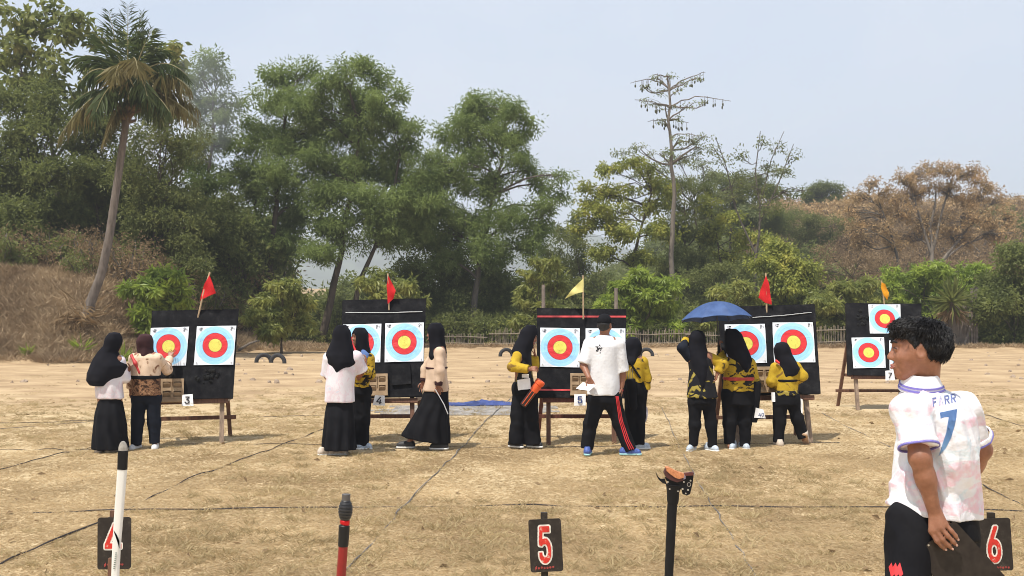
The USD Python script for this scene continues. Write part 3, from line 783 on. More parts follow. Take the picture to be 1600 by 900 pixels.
rng = np.random.default_rng(77)


def hill_points(n, f):
    x, y = rng.uniform(-12, 90, n), rng.uniform(54, 135, n)
    ok = f(x, y) & (np.abs(x / y) < .62)
    x, y = x[ok], y[ok]
    return np.stack([x, y, gz(x, y)], -1)


brown_zone = lambda x, y: (noise(np.stack([x * .09, y * .09, 0 * x], -1), 5) + .45 * smoothstep(.22, .36, x / y) > .62)
P = hill_points(2300, lambda x, y: brown_zone(x, y) & (x / y > .12))
scatter('brown_scrub', [('brown_scrub_bush', lambda p: scrub_prototype(p, 'brown', 1, 60, np.array([1.2, 1.2, .9]), 1.3)),
                        ('dry_scrub_bush', lambda p: scrub_prototype(p, 'brown', 2, 46, np.array([1.0, 1.0, 1.2]), 1.2))], P, rng.uniform(.8, 1.6, len(P)), 3,
        label='dry brown scrub covering the slope at the right', cat='scrub')
P = hill_points(1500, lambda x, y: ~brown_zone(x, y) | (x / y < .1))
scatter('green_scrub', [('green_scrub_bush', lambda p: scrub_prototype(p, 'olive', 3, 60, np.array([1.3, 1.3, 1.1]), 1.3)),
                        ('dark_scrub_bush', lambda p: scrub_prototype(p, 'dark', 4, 60, np.array([1.2, 1.2, 1.2]), 1.3))], P, rng.uniform(.8, 1.7, len(P)), 4,
        label='green scrub growing among the trees and up the slope', cat='scrub')
# wood behind the left trees
x, y = rng.uniform(-34, -6, 500), rng.uniform(46, 62, 500)
ok = (x / y < -.24)
x, y = x[ok], y[ok]
scatter('wood_undergrowth', [('undergrowth_bush', lambda p: scrub_prototype(p, 'dark', 6, 70, np.array([1.5, 1.5, 1.7]), 1.2)),
                             ('undergrowth_shrub', lambda p: scrub_prototype(p, 'olive', 7, 60, np.array([1.3, 1.3, 1.3]), 1.1)),
                             ('undergrowth_dead_bush', lambda p: scrub_prototype(p, 'brown', 19, 50, np.array([1.2, 1.2, 1.2]), 1.0))],
        np.stack([x, y, gz(x, y)], -1), rng.uniform(.9, 1.7, len(x)), 5, label='shady undergrowth filling the wood on the left bank', cat='undergrowth')
# low growth at the edge of the field
x, y = rng.uniform(-12, 32, 900), rng.uniform(45.5, 54, 900)
ok = (np.abs(x / y) < .62) & ~((x / y > -.27) & (x / y < -.10) & (y > 48))
x, y = x[ok], y[ok]
scatter('field_edge_growth', [('edge_bush', lambda p: scrub_prototype(p, 'dark', 8, 50, np.array([.9, .9, .7]), 1.0)),
                              ('edge_shrub', lambda p: scrub_prototype(p, 'olive', 9, 50, np.array([.9, .9, .9]), 1.0)),
                              ('edge_weed', lambda p: scrub_prototype(p, 'mangodull', 10, 40, np.array([.8, .8, .7]), .8))],
        np.stack([x, y, gz(x, y)], -1), rng.uniform(.6, 1.2, len(x)), 6, label='low green growth along the far edge of the field behind the bamboo fence', cat='undergrowth')

n = 300
yy = rng.uniform(36, 45, n); xx = -yy * rng.uniform(.22, .56, n)
keep = (yy - bank_toe(xx) > 6.0) & (np.hypot(xx + 14.2, yy - 34) > 2.5)
xx, yy = xx[keep], yy[keep]
scatter('bank_scrub', [('bank_dry_bush', lambda p: scrub_prototype(p, 'brown', 11, 26, np.array([.7, .7, .6]), .9)),
                       ('bank_bare_bush', lambda p: scrub_prototype(p, 'brown', 14, 14, np.array([.6, .6, .8]), .8)),
                       ('bank_green_bush', lambda p: scrub_prototype(p, 'olive', 12, 30, np.array([.8, .8, .6]), .9))],
        np.stack([xx, yy, gz(xx, yy)], -1), rng.uniform(.6, 1.3, len(xx)), 16, label='low dry and green bushes along the top of the left bank', cat='scrub')
n = 260
xx = rng.uniform(24, 75, n); yy = rng.uniform(84, 122, n)
keep = (xx / yy > .24) & (xx / yy < .6)
xx, yy = xx[keep], yy[keep]
scatter('dry_woodland', [('dry_woodland_tree', lambda p: scrub_prototype(p, 'brown', 15, 90, np.array([2.0, 2.0, 1.7]), 1.5)),
                         ('tan_woodland_tree', lambda p: scrub_prototype(p, 'orange', 17, 80, np.array([1.9, 1.9, 1.8]), 1.6))],
        np.stack([xx, yy, gz(xx, yy)], -1), rng.uniform(.7, 1.35, len(xx)), 18, label='leafless tan and brown woodland along the skyline at the right', cat='woodland')
# ------------------------------------------------------------------ target stands
m_foam = mat('black_foam', {
    'tc': ('texture_coordinate', {}), 'n': ('noise_texture', {'scale': 7.0, 'detail': 6.0, 'roughness': 0.7}), 'n2': ('noise_texture', {'scale': 90.0, 'detail': 3.0}),
    'r': ('rgb_ramp', {'ramp': [(0.35, (.008, .008, .010)), (0.55, (.016, .016, .018)), (0.75, (.036, .036, .038))]}),
    'b': ('bump', {'strength': 0.5, 'distance': 0.006}), 'p': ('principled_bsdf', {'roughness': 0.9, 'specular_ior_level': 0.08})},
    [('tc.object', 'n.vector'), ('tc.object', 'n2.vector'), ('n.fac', 'r.fac'), ('r.color', 'p.base_color'), ('n2.fac', 'b.height'), ('b.normal', 'p.normal')])
m_hole = plain('torn_foam', (.006, .006, .006), 1.0)


def wood(name, col, rough=.7):
    return mat(name, {
        'tc': ('texture_coordinate', {}), 'mp': ('mapping', {'scale': (14, 14, 1.2)}), 'n': ('noise_texture', {'scale': 2.5, 'detail': 6.0, 'roughness': .65}),
        'r': ('rgb_ramp', {'ramp': [(0.3, [c * .5 for c in col]), (0.5, col), (0.75, [c * 1.5 for c in col])]}),
        'b': ('bump', {'strength': .3, 'distance': .004}), 'p': ('principled_bsdf', {'roughness': rough})},
        [('tc.object', 'mp.vector'), ('mp.vector', 'n.vector'), ('n.fac', 'r.fac'), ('r.color', 'p.base_color'), ('n.fac', 'b.height'), ('b.normal', 'p.normal')])


W_BROWN = wood('brown_wood', (.13, .06, .035))
W_PALE = wood('weathered_wood', (.24, .17, .12))
W_RED = wood('red_brown_wood', (.115, .035, .022))


def face_mat(name, seed, crease):
    """printed paper target face: local x right, z up, half width 0.5"""
    return mat(name, {
        'tc': ('texture_coordinate', {}), 's': ('separate_xyz', {}),
        'cx': ('combine_xyz', {}), 'len': ('math', {'math_type': 'power', 'value2': .5}),
        'x2': ('math', {'math_type': 'power', 'value2': 2.0}), 'z2': ('math', {'math_type': 'power', 'value2': 2.0}), 'ad': ('math', {'math_type': 'add'}),
        'r': ('rgb_ramp', {'interpolate': False, 'ramp': [(0, (.68, .60, .10)), (.084, (.50, .44, .06)), (.087, (.68, .60, .10)), (.162, (.10, .02, .02)), (.169, (.62, .022, .028)), (.240, (.42, .02, .02)), (.243, (.62, .022, .028)), (.312, (.12, .02, .03)), (.318, (.31, .60, .87)), (.400, (.20, .45, .72)), (.403, (.35, .64, .89)), (.484, (.5, .68, .88)), (.487, (.72, .75, .80)), (.56, (.72, .75, .80))]}),
        'n': ('noise_texture', {'scale': 3.0 + crease, 'detail': 3.0, 'distortion': 1.2}), 'b': ('bump', {'strength': .28, 'distance': .05}),
        'w': ('noise_texture', {'scale': 55.0, 'detail': 1.0}), 'wr': ('rgb_ramp', {'ramp': [(.22, (.4, .38, .36)), (.25, (1, 1, 1))]}), 'ml': ('mix', {'mix_type': 'multiply', 'fac': 1.0}),
        'mp': ('mapping', {'location': (seed * 1.7, seed * .9, 0)}),
        'p': ('principled_bsdf', {'roughness': .6})},
        [('tc.object', 's.vector'), ('s.x', 'x2.value1'), ('s.z', 'z2.value1'), ('x2.value', 'ad.value1'), ('z2.value', 'ad.value2'), ('ad.value', 'len.value1'), ('len.value', 'r.fac'),
         ('tc.object', 'mp.vector'), ('mp.vector', 'n.vector'), ('n.fac', 'b.height'), ('b.normal', 'p.normal'), ('mp.vector', 'w.vector'), ('w.fac', 'wr.fac'), ('r.color', 'ml.color1'), ('wr.color', 'ml.color2'), ('ml.color', 'p.base_color')])


FACES = [face_mat(f'target_print_{k}', k, .3 * k) for k in range(3)]
m_ink = plain('black_ink', (.02, .02, .025), .6)
m_ink_blue = plain('blue_ink', (.02, .04, .16), .6)
m_paper = plain('white_paper', (.80, .80, .80), .6, .03)
m_card = mat('cardboard', {'tc': ('texture_coordinate', {}), 'n': ('noise_texture', {'scale': 9.0, 'detail': 4.0}), 'r': ('rgb_ramp', {'ramp': [(.3, (.27, .18, .105)), (.7, (.40, .29, .18))]}),
                           'p': ('principled_bsdf', {'roughness': .9})}, [('tc.object', 'n.vector'), ('n.fac', 'r.fac'), ('r.color', 'p.base_color')])
m_pin = plain('grey_pin', (.55, .55, .55), .4)


def ray(px, py):
    return unit(at(px, py, 10.0) - [0, 0, CAMH])


def hit(px, py, p0, n):
    """the point of the plane (p0, n) that the photograph shows at (px, py)"""
    o, d = np.array([0, 0, CAMH]), ray(px, py)
    return o + d * (((p0 - o) @ n) / (d @ n))


class Plane:
    def __init__(self, bl, br, tl):
        self.o = np.asarray(bl, float)
        self.x = unit(br - bl)
        z = tl - bl
        self.z = unit(z - self.x * (z @ self.x))
        self.n = np.cross(self.x, self.z)      # points away from the camera side when x is right and z up
        if self.n[1] > 0:
            self.n = -self.n                    # front normal, towards the camera

    def px(self, px, py, off=0.0):
        return hit(px, py, self.o + self.n * off, self.n)

    def slab(self, quad, front, thick):
        """closed slab over pixel corners TL TR BR BL, its front `front` metres before the plane"""
        c = [self.px(x, y, 0) for x, y in quad]
        return m3.Manifold.hull_points(np.array([p + self.n * front for p in c] + [p + self.n * (front - thick) for p in c], np.float64))

    def place(self, mesh_xy, centre, off, rot=0.0):
        """a flat mesh in the xy plane (extruded along +z) set on the plane"""
        v, f = vf(mesh_xy)
        cr, sr = math.cos(rot), math.sin(rot)
        x, y = v[:, 0] * cr - v[:, 1] * sr, v[:, 0] * sr + v[:, 1] * cr
        return centre + x[:, None] * self.x + y[:, None] * self.z + (v[:, 2] + off)[:, None] * self.n, f


def centred_text(s, h, depth=.001, bold=True):
    t = meshkit.text_mesh(s, h, depth, bold)
    t.apply_translation(-np.r_[t.bounds.mean(0)[:2], 0])
    return t


def sheet_on(PL, quad, off, thick, name, parent, material, rng=None, curl=0.0, local_face=False, n=10):
    """paper: a slightly wavy thin sheet over a pixel quad on the plane; local axes x right, z up, scaled to unit width"""
    c = np.array([PL.px(x, y, off) for x, y in quad])
    u, v = np.meshgrid(np.linspace(0, 1, n), np.linspace(0, 1, n), indexing='ij')
    P = (c[0] * ((1 - u) * (1 - v))[..., None] + c[1] * (u * (1 - v))[..., None] + c[2] * (u * v)[..., None] + c[3] * ((1 - u) * v)[..., None])
    w = (fbm(np.stack([u * 3 + (rng.uniform(0, 9) if rng else 0), v * 3, 0 * u], -1), 2, 3) - .3) * .012 + curl * (np.abs(u - .5) * 2) ** 4 * (1 - v) ** 3
    front = P + PL.n * (w + thick)[..., None]
    back = P + PL.n * w[..., None]
    pts = np.concatenate([front.reshape(-1, 3), back.reshape(-1, 3)])
    i, j = np.meshgrid(np.arange(n - 1), np.arange(n - 1), indexing='ij')
    q = np.stack([i * n + j, i * n + j + 1, (i + 1) * n + j + 1, (i + 1) * n + j], -1).reshape(-1, 4)
    m = n * n
    rim = np.r_[np.arange(n) * n, (n - 1) * n + np.arange(1, n), np.arange(n - 2, -1, -1) * n + n - 1, np.arange(n - 2, 0, -1)]
    rn = np.roll(rim, -1)
    f = np.vstack([q, q[:, ::-1] + m, np.stack([rim, rn, rn + m, rim + m], -1)])
    if not local_face:
        return obj(name, (pts, f), material, parent, smooth=False)
    ctr = c.mean(0)
    W_ = np.linalg.norm(c[1] - c[0] + c[2] - c[3]) / 2
    Z_ = np.linalg.norm(c[0] - c[3] + c[1] - c[2]) / 2
    L = np.stack([(pts - ctr) @ PL.x / W_, (pts - ctr) @ PL.n * -1.0, (pts - ctr) @ PL.z / Z_], -1)
    pm = usdkit.mesh(stage, path_of(name, parent), (L, f), material, smooth=False)
    M = Gf.Matrix4d(*[float(q) for row in (np.r_[PL.x * W_, 0], np.r_[-PL.n, 0], np.r_[PL.z * Z_, 0], np.r_[ctr - origin(parent), 1]) for q in row])
    pm.AddTransformOp().Set(M)
    return pm.GetPrim()


def target_stand(label, quad, Yb, lean, skew, faces, seed, woodm, front_mat=None, spots=(), tapes=(), strings=(), foot=.75):
    rng = np.random.default_rng(seed)
    TL, TR, BR, BL = quad
    bl, br = at(*BL, Yb - skew / 2), at(*BR, Yb + skew / 2)
    tl = at(*TL, Yb - skew / 2 + lean)
    PL = Plane(bl, br, tl)
    base = (bl + br) / 2; base[2] = 0
    t = thing('target_stand', label, 'target stand', base)
    obj('board', PL.slab(quad, 0, .07), m_foam, t, smooth=30)
    up = PL.z
    fx = unit(np.array([PL.x[0], PL.x[1], 0]))
    back = np.array([-fx[1], fx[0], 0])
    W_ = np.linalg.norm(br - bl)
    feet_b = []
    for k, s in enumerate((.13, .87)):
        p = bl + (br - bl) * s - PL.n * .105
        ft = p - up * (p[2] / up[2])
        top = p + up * (np.linalg.norm(tl - bl) * .93)
        obj('front_leg', beam(ft - up * .03, top, .055, .05, fx), front_mat or woodm, t)
        a = ft + up * ((top[2] * .86) / up[2]) + back * .06
        b = ft + back * foot + fx * (.10 if k else -.10)
        feet_b.append((a, b))
        obj('back_leg', beam(a, b - [0, 0, .02], .05, .04, fx), woodm, t)
        z = bl[2] - .035
        q = p - up * ((p[2] - z) / up[2])
        w = a + (b - a) * ((a[2] - z) / (a[2] - b[2]))
        obj('side_brace', beam(q + fx * .045, w + fx * .045, .028, .05, fx), W_PALE if k else woodm, t)
    z = bl[2] - .04
    p = bl + (br - bl) * .06 - PL.n * .06; q = bl + (br - bl) * .94 - PL.n * .06
    p = p - up * ((p[2] - z) / up[2]); q = q - up * ((q[2] - z) / up[2])
    obj('ledge', beam(p, q, .055, .06, up), woodm, t)
    zz = .28
    e = [a + (b - a) * ((a[2] - zz) / (a[2] - b[2])) for a, b in feet_b]
    d = unit(e[1] - e[0])
    obj('lower_rail', beam(e[0] - d * .09 - back * .045, e[1] + d * .09 - back * .045, .03, .05, back), woodm, t)
    for k, fq in enumerate(faces):
        fp = sheet_on(PL, fq, .008, .002, 'target_face', t, FACES[(k + seed) % 3], rng, local_face=True)
        c = np.array([PL.px(x, y, 0) for x, y in fq])
        marks, pins = [], []
        for (u, v) in ((.06, .06), (.94, .06), (.06, .94), (.94, .94)):
            g = c[0] * (1 - u) * (1 - v) + c[1] * u * (1 - v) + c[2] * u * v + c[3] * (1 - u) * v
            s = trimesh.creation.icosphere(1, .007); s.apply_translation(g + PL.n * .02); pins.append(s)
        for (u, v, txt, h) in ((.12, .06, 'FITA', .012), (.11, .105, '40 cm', .010), (.89, .055, '80', .022), (.88, .105, '10', .016)):
            g = c[0] * (1 - u) * (1 - v) + c[1] * u * (1 - v) + c[2] * u * v + c[3] * (1 - u) * v
            b_ = trimesh.creation.box((h * (2.4 if len(txt) > 2 else 1.1), h, .001)) if len(txt) > 2 else trimesh.creation.annulus(h * .35, h * .6, .001, sections=12)
            marks.append(PL.place(b_, g, .0165))
        obj('corner_print', join(marks), m_ink, t, kind='stuff')
        obj('pins', join(pins), m_pin, t, smooth=True, kind='stuff')
        # arrow holes and tears around the gold
        holes = []
        ctr = c.mean(0)
        for _ in range(int(rng.integers(6, 13))):
            g = ctr + PL.x * rng.normal() * .07 + PL.z * rng.normal() * .07
            a_ = rng.uniform(0, 3.14)
            holes.append(PL.place(trimesh.creation.box((rng.uniform(.004, .013), rng.uniform(.003, .006), .0012)), g, .0168, a_))
        obj('arrow_tears', join(holes), plain(f'tear_{seed}_{k}', (.34, .30, .06), .9), t, kind='stuff')
    for (x, y, rx, ry, n) in spots:
        h = []
        for _ in range(n):
            c0 = PL.px(x + rng.normal() * rx, y + rng.normal() * ry, 0)
            b_ = trimesh.creation.icosphere(1, rng.uniform(.008, .03)); b_.apply_scale([1, .5, 1])
            b_.vertices += rng.normal(size=b_.vertices.shape) * .004
            b_.apply_translation(c0 + PL.n * rng.uniform(-.004, .008)); h.append(b_)
        obj('worn_spot', join(h), m_hole, t, smooth=True, kind='stuff')
    for (x0, y0, x1, y1) in tapes:
        obj('red_tape', beam(PL.px(x0, y0, .002), PL.px(x1, y1, .002), .022, .006, PL.z), plain(f'red_tape_{int(y0)}', (.52, .06, .06), .35, .5, 6), t)
    for (x0, y0, x1, y1) in strings:
        obj('string', tube([PL.px(x0, y0, .006), PL.px((x0 + x1) / 2, (y0 + y1) / 2 + 1, .012), PL.px(x1, y1, .006)], .004, 5), m_pin, t)
    return PL, t


PL3, _ = target_stand('black target board on a brown easel, leftmost of all, with two faces', [(237.5, 485.5), (373, 483), (364, 622), (229, 624.5)], 12.75, .25, .26,
                      [[(235.7, 512.5), (295.5, 510.6), (290.4, 571), (231, 572.5)], [(307.8, 509.7), (369.2, 509), (364.5, 570), (302.7, 570.5)]], 3, W_BROWN, W_PALE,
                      spots=[(324, 586, 7, 5, 26), (262, 588, 4, 4, 12)])
PL4, _ = target_stand('black target board with a square foam patch, behind the girl walking with a stick', [(535, 469), (665.5, 466), (660, 619), (532, 622)], 12.95, .28, .05,
                      [[(536, 507), (596, 506), (594, 566), (535, 567)], [(602, 505), (662.4, 504), (661.7, 564.5), (601, 566)]], 4, W_BROWN, None,
                      spots=[(628, 586, 4, 5, 10)], strings=[(540, 488, 660, 487)])
PL5, _ = target_stand('black target board crossed by two red tapes, behind the man in the white shirt', [(839, 481), (978.5, 483), (978, 622), (839.6, 621)], 12.95, .22, .02,
                      [[(844, 512), (906, 513), (905.5, 574), (844, 573)], [(915, 513), (977, 513), (977, 574), (915, 574)]], 5, W_RED, W_BROWN,
                      tapes=[(839.5, 494.5, 978, 494.8), (840, 609, 978, 610)])
PL6, _ = target_stand('black target board behind the blue umbrella and the small walking girl', [(1124, 479.5), (1273, 475), (1282.5, 615), (1132, 618)], 12.85, .26, .12,
                      [[(1132, 507), (1195, 506), (1198.5, 567), (1136, 568)], [(1206.7, 504), (1270, 503.5), (1274, 566), (1209.5, 566)]], 6, W_BROWN, W_PALE,
                      strings=[(1176, 496, 1268, 488)])
PL7, _ = target_stand('farther black target board with three faces beside the young man in the foreground', [(1322.3, 473.3), (1440, 474.4), (1437, 588), (1325.5, 586)], 17.1, .30, .0,
                      [[(1356.4, 475.6), (1406.6, 475.6), (1407.6, 521), (1359.3, 521)], [(1330.5, 527.7), (1381, 526.7), (1384, 574.7), (1333.3, 575.4)], [(1389, 532), (1437, 531), (1436, 577), (1390, 578)]], 7, W_BROWN, W_PALE,
                      spots=[(1348, 498, 5, 7, 22), (1420, 498, 5, 5, 8)])
# square patch on board 4
p4 = [(611.5, 571), (641, 569.5), (642.5, 600), (613, 602.5)]
t = stage.GetPrimAtPath('/World/target_stand_001')
obj('foam_patch', PL4.slab(p4, .03, .035), m_foam, t, smooth=30)


def score_box(PL, quad, label):
    """cardboard insert pinned to the board: panel with four punched pockets and their folded flaps"""
    c = np.array([PL.px(x, y, .01) for x, y in quad])
    o = c[3]
    W_, H_ = np.linalg.norm(c[2] - c[3]), np.linalg.norm(c[0] - c[3])
    t = thing('cardboard_insert', label, 'cardboard', c.mean(0))
    R = np.stack([PL.x, PL.z, PL.n])

    def to(m):
        v, f = vf(m)
        return o + v @ R, f
    b = m3.Manifold.cube((W_, H_, .045)).translate((0, 0, .0))
    holes, flaps = [], []
    for i in range(2):
        for j in range(2):
            x0, y0 = W_ * (.10 + .46 * i), H_ * (.14 + .44 * j)
            w, h = W_ * .34, H_ * .28
            b -= m3.Manifold.cube((w, h, .06)).translate((x0, y0, .012))
            f = m3.Manifold.hull_points(np.array([(x0 + w * .1, y0 + h * .02, .012), (x0 + w * .9, y0 + h * .02, .012), (x0 + w * .98, y0 + h * .6, .058), (x0 + w * .8, y0 + h * .78, .062), (x0 + w * .2, y0 + h * .78, .062), (x0 + w * .02, y0 + h * .6, .058),
                                                  (x0 + w * .1, y0 + h * .08, .012), (x0 + w * .9, y0 + h * .08, .012), (x0 + w * .5, y0 + h * .7, .066)], np.float64))
            flaps.append(f)
    b -= m3.Manifold.cube((W_ * .05, H_ * .6, .06)).translate((W_ * .475, H_ * .25, .03))
    obj('panel', to(b), m_card, t)
    for f in flaps:
        obj('flap', to(f), m_card, t)
    lip = m3.Manifold.cube((W_ * 1.02, .03, .075)).translate((-W_ * .01, -.025, -.01))
    obj('lip', to(lip), m_card, t)


score_box(PL3, [(252.7, 592.8), (292.3, 591.8), (287, 625), (250.4, 626)], 'cardboard insert on the leftmost target board above the card reading 3')
score_box(PL4, [(576, 585), (607.5, 584.5), (606, 615), (575, 616)], 'cardboard insert on the target board with the square foam patch')
score_box(PL5, [(890.5, 583.5), (921, 583.5), (920, 614), (891, 615)], 'cardboard insert on the board with the red tapes, left of the man in white')
score_box(PL6, [(1178.6, 574), (1209, 573), (1210, 610), (1180, 611)], 'cardboard insert between the girls under the umbrella and the small walking girl')


def card(txt, quad, Y, label, bold=True, h=.085, rot=0.0, mt=None, mi=None):
    bl, br, tl = at(*quad[3], Y), at(*quad[2], Y), at(*quad[0], Y + .02)
    PL = Plane(bl, br, tl)
    ctr = np.mean([PL.px(*q) for q in quad], 0)
    t = thing('number_card', label, 'number card', ctr)
    sheet_on(PL, quad, 0, .002, 'paper', t, mt or m_paper, np.random.default_rng(int(quad[0][0])), curl=-.008, n=8)
    obj('number', PL.place(centred_text(txt, h, .0015, bold), ctr, .014, rot), mi or m_ink, t)


card('3', [(285, 617), (301, 615.5), (302.5, 634.5), (284, 634)], 12.55, 'white paper card reading 3 hanging on the leftmost easel')
card('4', [(586, 617.5), (601, 618), (601.5, 634), (582.5, 633)], 12.72, 'white paper card reading 4 on the easel ledge beside the girl in yellow', rot=-.12)
card('5', [(897, 616), (915.5, 615.5), (915, 633.5), (897, 634)], 12.78, 'white paper card reading 5 under the board with the red tapes', mi=m_ink_blue)
card('7', [(1383.5, 579.5), (1396, 578), (1398.5, 594), (1383.5, 594.5)], 16.9, 'white paper card reading 7 beside the chin of the young man', rot=-.1)


def flag(pole, poly, Y, col, label, seed):
    from shapely.geometry import Polygon
    p0, p1 = at(*pole[0], Y), at(*pole[1], Y)
    t = thing('flag', label, 'flag', p0)
    obj('pole', tube([p0 - [0, 0, .12], (p0 + p1) / 2, p1 + [0, 0, .03]], .011, 6), plain(f'flag_pole_{seed}', (.42, .30, .18)), t, smooth=True)
    c = np.array([at(x, y, Y) for x, y in poly])
    c0 = c[0]
    pg = Polygon([((q - c0)[0], (q - c0)[2]) for q in c]).buffer(0)
    ex = trimesh.creation.extrude_polygon(pg, .003, engine='earcut')
    v, f = ex.vertices, ex.faces
    for _ in range(4):
        v, f = trimesh.remesh.subdivide(v, f)
    dist = np.abs(v[:, 0])
    d = (np.sin(v[:, 0] * 34 + v[:, 1] * 9 + seed) * .022 + np.sin(v[:, 1] * 30 + v[:, 0] * 14 + seed * 2) * .016) * np.clip(dist / .1, .15, 1)
    w = np.stack([c0[0] + v[:, 0], c0[1] - .015 + v[:, 2] + d, c0[2] + v[:, 1]], -1)
    m = mat(f'flag_cloth_{seed}', {'p': ('principled_bsdf', {'base_color': col, 'roughness': .8}), 't': ('translucent_bsdf', {'color': col}), 'm': ('mix_closure', {'fac': .35})},
            [('p.BSDF', 'm.closure1'), ('t.BSDF', 'm.closure2')], surface='m.closure')
    obj('cloth', (w, f), m, t, smooth=True)


flag([(309, 483), (328, 429)], [(327.6, 430), (333, 444), (337, 458), (326, 463), (313, 469.5), (316, 453)], 13.0, (.72, .02, .025), 'limp red flag on a slanting stick above the leftmost target board', 1)
flag([(608, 470), (606, 431)], [(607, 431), (612, 441), (618.7, 454.4), (614.4, 467), (606.2, 475), (604.4, 445.6)], 13.2, (.72, .02, .025), 'limp red flag above the board with the square foam patch', 2)
flag([(911.5, 484), (911, 434)], [(911.5, 435), (912, 446), (912, 456), (899, 459), (882.6, 467), (893, 453), (903, 443)], 13.1, (.86, .80, .34), 'pale yellow pennant above the board with red tapes', 3)
flag([(1198, 478), (1196.5, 430)], [(1196.4, 430.6), (1200.6, 442), (1203, 458), (1205.3, 476), (1195, 473), (1183.6, 465), (1190, 448)], 13.1, (.72, .02, .025), 'limp red flag behind the blue umbrella', 4)
flag([(1383, 477), (1377, 441)], [(1376.7, 441), (1383, 444), (1389.5, 457), (1385.6, 469), (1379.6, 461), (1376, 450)], 17.4, (.80, .38, .015), 'small orange flag above the farthest target board', 5)
# ------------------------------------------------------------------ things on the field
def instance(src, name, loc, rotz, label, group=None, scale=None):
    x = UsdGeom.Xform.Define(stage, path_of(name))
    x.AddTranslateOp().Set(Gf.Vec3d(*map(float, loc)))
    x.AddRotateZOp().Set(math.degrees(rotz))
    x.GetPrim().GetReferences().AddInternalReference(src.GetPath())
    x.GetPrim().SetInstanceable(True)
    if group is None and src.GetCustomDataByKey('group'):
        group = src.GetCustomDataByKey('group')
    tag(x, label, src.GetCustomDataByKey('category'), group)
    ORIGIN[x.GetPath().pathString] = np.asarray(loc, float)
    return x.GetPrim()


# half-buried tyres
m_rub = plain('old_rubber', (.022, .022, .024), .8, .4, 12)


def tyre_mesh():
    a = np.linspace(0, 2 * math.pi, 96, endpoint=False)
    s = np.linspace(0, 2 * math.pi, 16, endpoint=False)
    A, S = np.meshgrid(a, s, indexing='ij')
    r = .062 + .006 * ((np.arange(96)[:, None] % 3) == 0) * (np.cos(S) > .3)
    rad = .215 + r * np.cos(S)
    v = np.stack([rad * np.cos(A), r * .95 * np.sin(S), rad * np.sin(A)], -1).reshape(-1, 3)
    i, j = np.meshgrid(np.arange(96), np.arange(16), indexing='ij')
    q = np.stack([i * 16 + j, ((i + 1) % 96) * 16 + j, ((i + 1) % 96) * 16 + (j + 1) % 16, i * 16 + (j + 1) % 16], -1).reshape(-1, 4)
    return v, q[:, ::-1]


spots = [(412, 567.5, 'left one of two half-buried black tyres beside the leftmost easel', .25), (434, 568, 'right one of two half-buried black tyres beside the leftmost easel', -.2),
         (791, 558, 'half-buried black tyre peeping out left of the girl with the orange quiver', .3), (1010, 556, 'half-buried black tyre right of the girl behind the man in white', -.3)]
src = None
for px, py, lab, rz in spots:
    p = on_ground(px, py); p[2] = gz(p[0], p[1]) + .02
    if src is None:
        src = thing('tyre', lab, 'tyre', p, 'half-buried tyres along the field', rz)
        obj('rubber', tyre_mesh(), m_rub, src, smooth=True, world=False)
    else:
        instance(src, 'tyre', p, rz, lab)

# bamboo fences
m_bam = plain('grey_bamboo', (.19, .155, .11), .85, .45, 3)
m_stake = plain('weathered_stake', (.17, .14, .115), .9, .35, 5)


def fence(x0, x1, Y, top, label, seed):
    rng = np.random.default_rng(seed)
    a, b = at(x0, 546, Y), at(x1, 546, Y)
    n = int((b[0] - a[0]) / .085)
    base = np.array([a[0], Y, float(gz(a[0], Y))])
    t = thing('bamboo_fence', label, 'fence', base)
    st = []
    for k in range(n):
        x = a[0] + (b[0] - a[0]) * k / n + rng.normal() * .012
        if rng.uniform() < .06:
            continue
        y = Y + rng.normal() * .02
        g = float(gz(x, y))
        h = top + rng.normal() * .05
        dx = rng.normal() * .02
        st.append(tube([(x, y, g - .1), (x + dx * .5, y, g + h * .5), (x + dx, y, g + h)], rng.uniform(.014, .026), 5))
    obj('stakes', join(st), m_bam, t, kind='stuff')
    for z in (.22, top * .8):
        p = np.linspace(a[0] - .1, b[0] + .1, 12)
        obj('rail', tube(np.stack([p, 0 * p + Y - .05, gz(p, 0 * p + Y) + z + .02 * np.sin(p * 2)], -1), .022, 5), m_bam, t)


fence(696, 758, 42.5, .62, 'weathered bamboo fence right of the walking girl, leftmost piece', 1)
fence(768, 862, 41, .76, 'bamboo fence behind the girl with the orange quiver', 2)
fence(982, 1075, 41, .72, 'bamboo fence right of the man in white, left of the umbrella', 3)
fence(1072, 1136, 41.5, .72, 'bamboo fence seen under the blue umbrella', 4)
fence(1268, 1330, 40.5, .86, 'close-set bamboo fence between the two rightmost target boards', 5)

# wall of tall stakes with a yucca
rng = np.random.default_rng(8)
Y = 42.0
b0 = at(1500, 545, Y)
t = thing('stake_wall', 'wall of tall grey wooden stakes beside the yucca', 'fence', (b0[0], Y, float(gz(b0[0], Y))))
for k, (x, top, w) in enumerate([(1474, 492, 5), (1479, 484, 4.5), (1484, 480, 5), (1490, 474, 5.5), (1496, 470, 5), (1501, 470, 5.5), (1507, 468, 5.5), (1512, 476, 4.5), (1518.5, 450, 3.6), (1522.5, 447, 3.4), (1526.5, 449, 3.6)]):
    p, q = at(x + rng.normal() * .6, 546, Y + rng.uniform(-.05, .05)), at(x + rng.normal() * .8, top, Y)
    p[2] = float(gz(p[0], p[1])) - .1
    v, f = vf(beam(p, q, w / FPX * Y, .05, (1, 0, 0)))
    obj('stake', (v, f), m_stake, t)
obj('prop', tube([at(1504, 546, Y - .5), at(1511, 526, Y - .35), at(1517, 508, Y - .15)], .045, 6), m_stake, t, smooth=True)
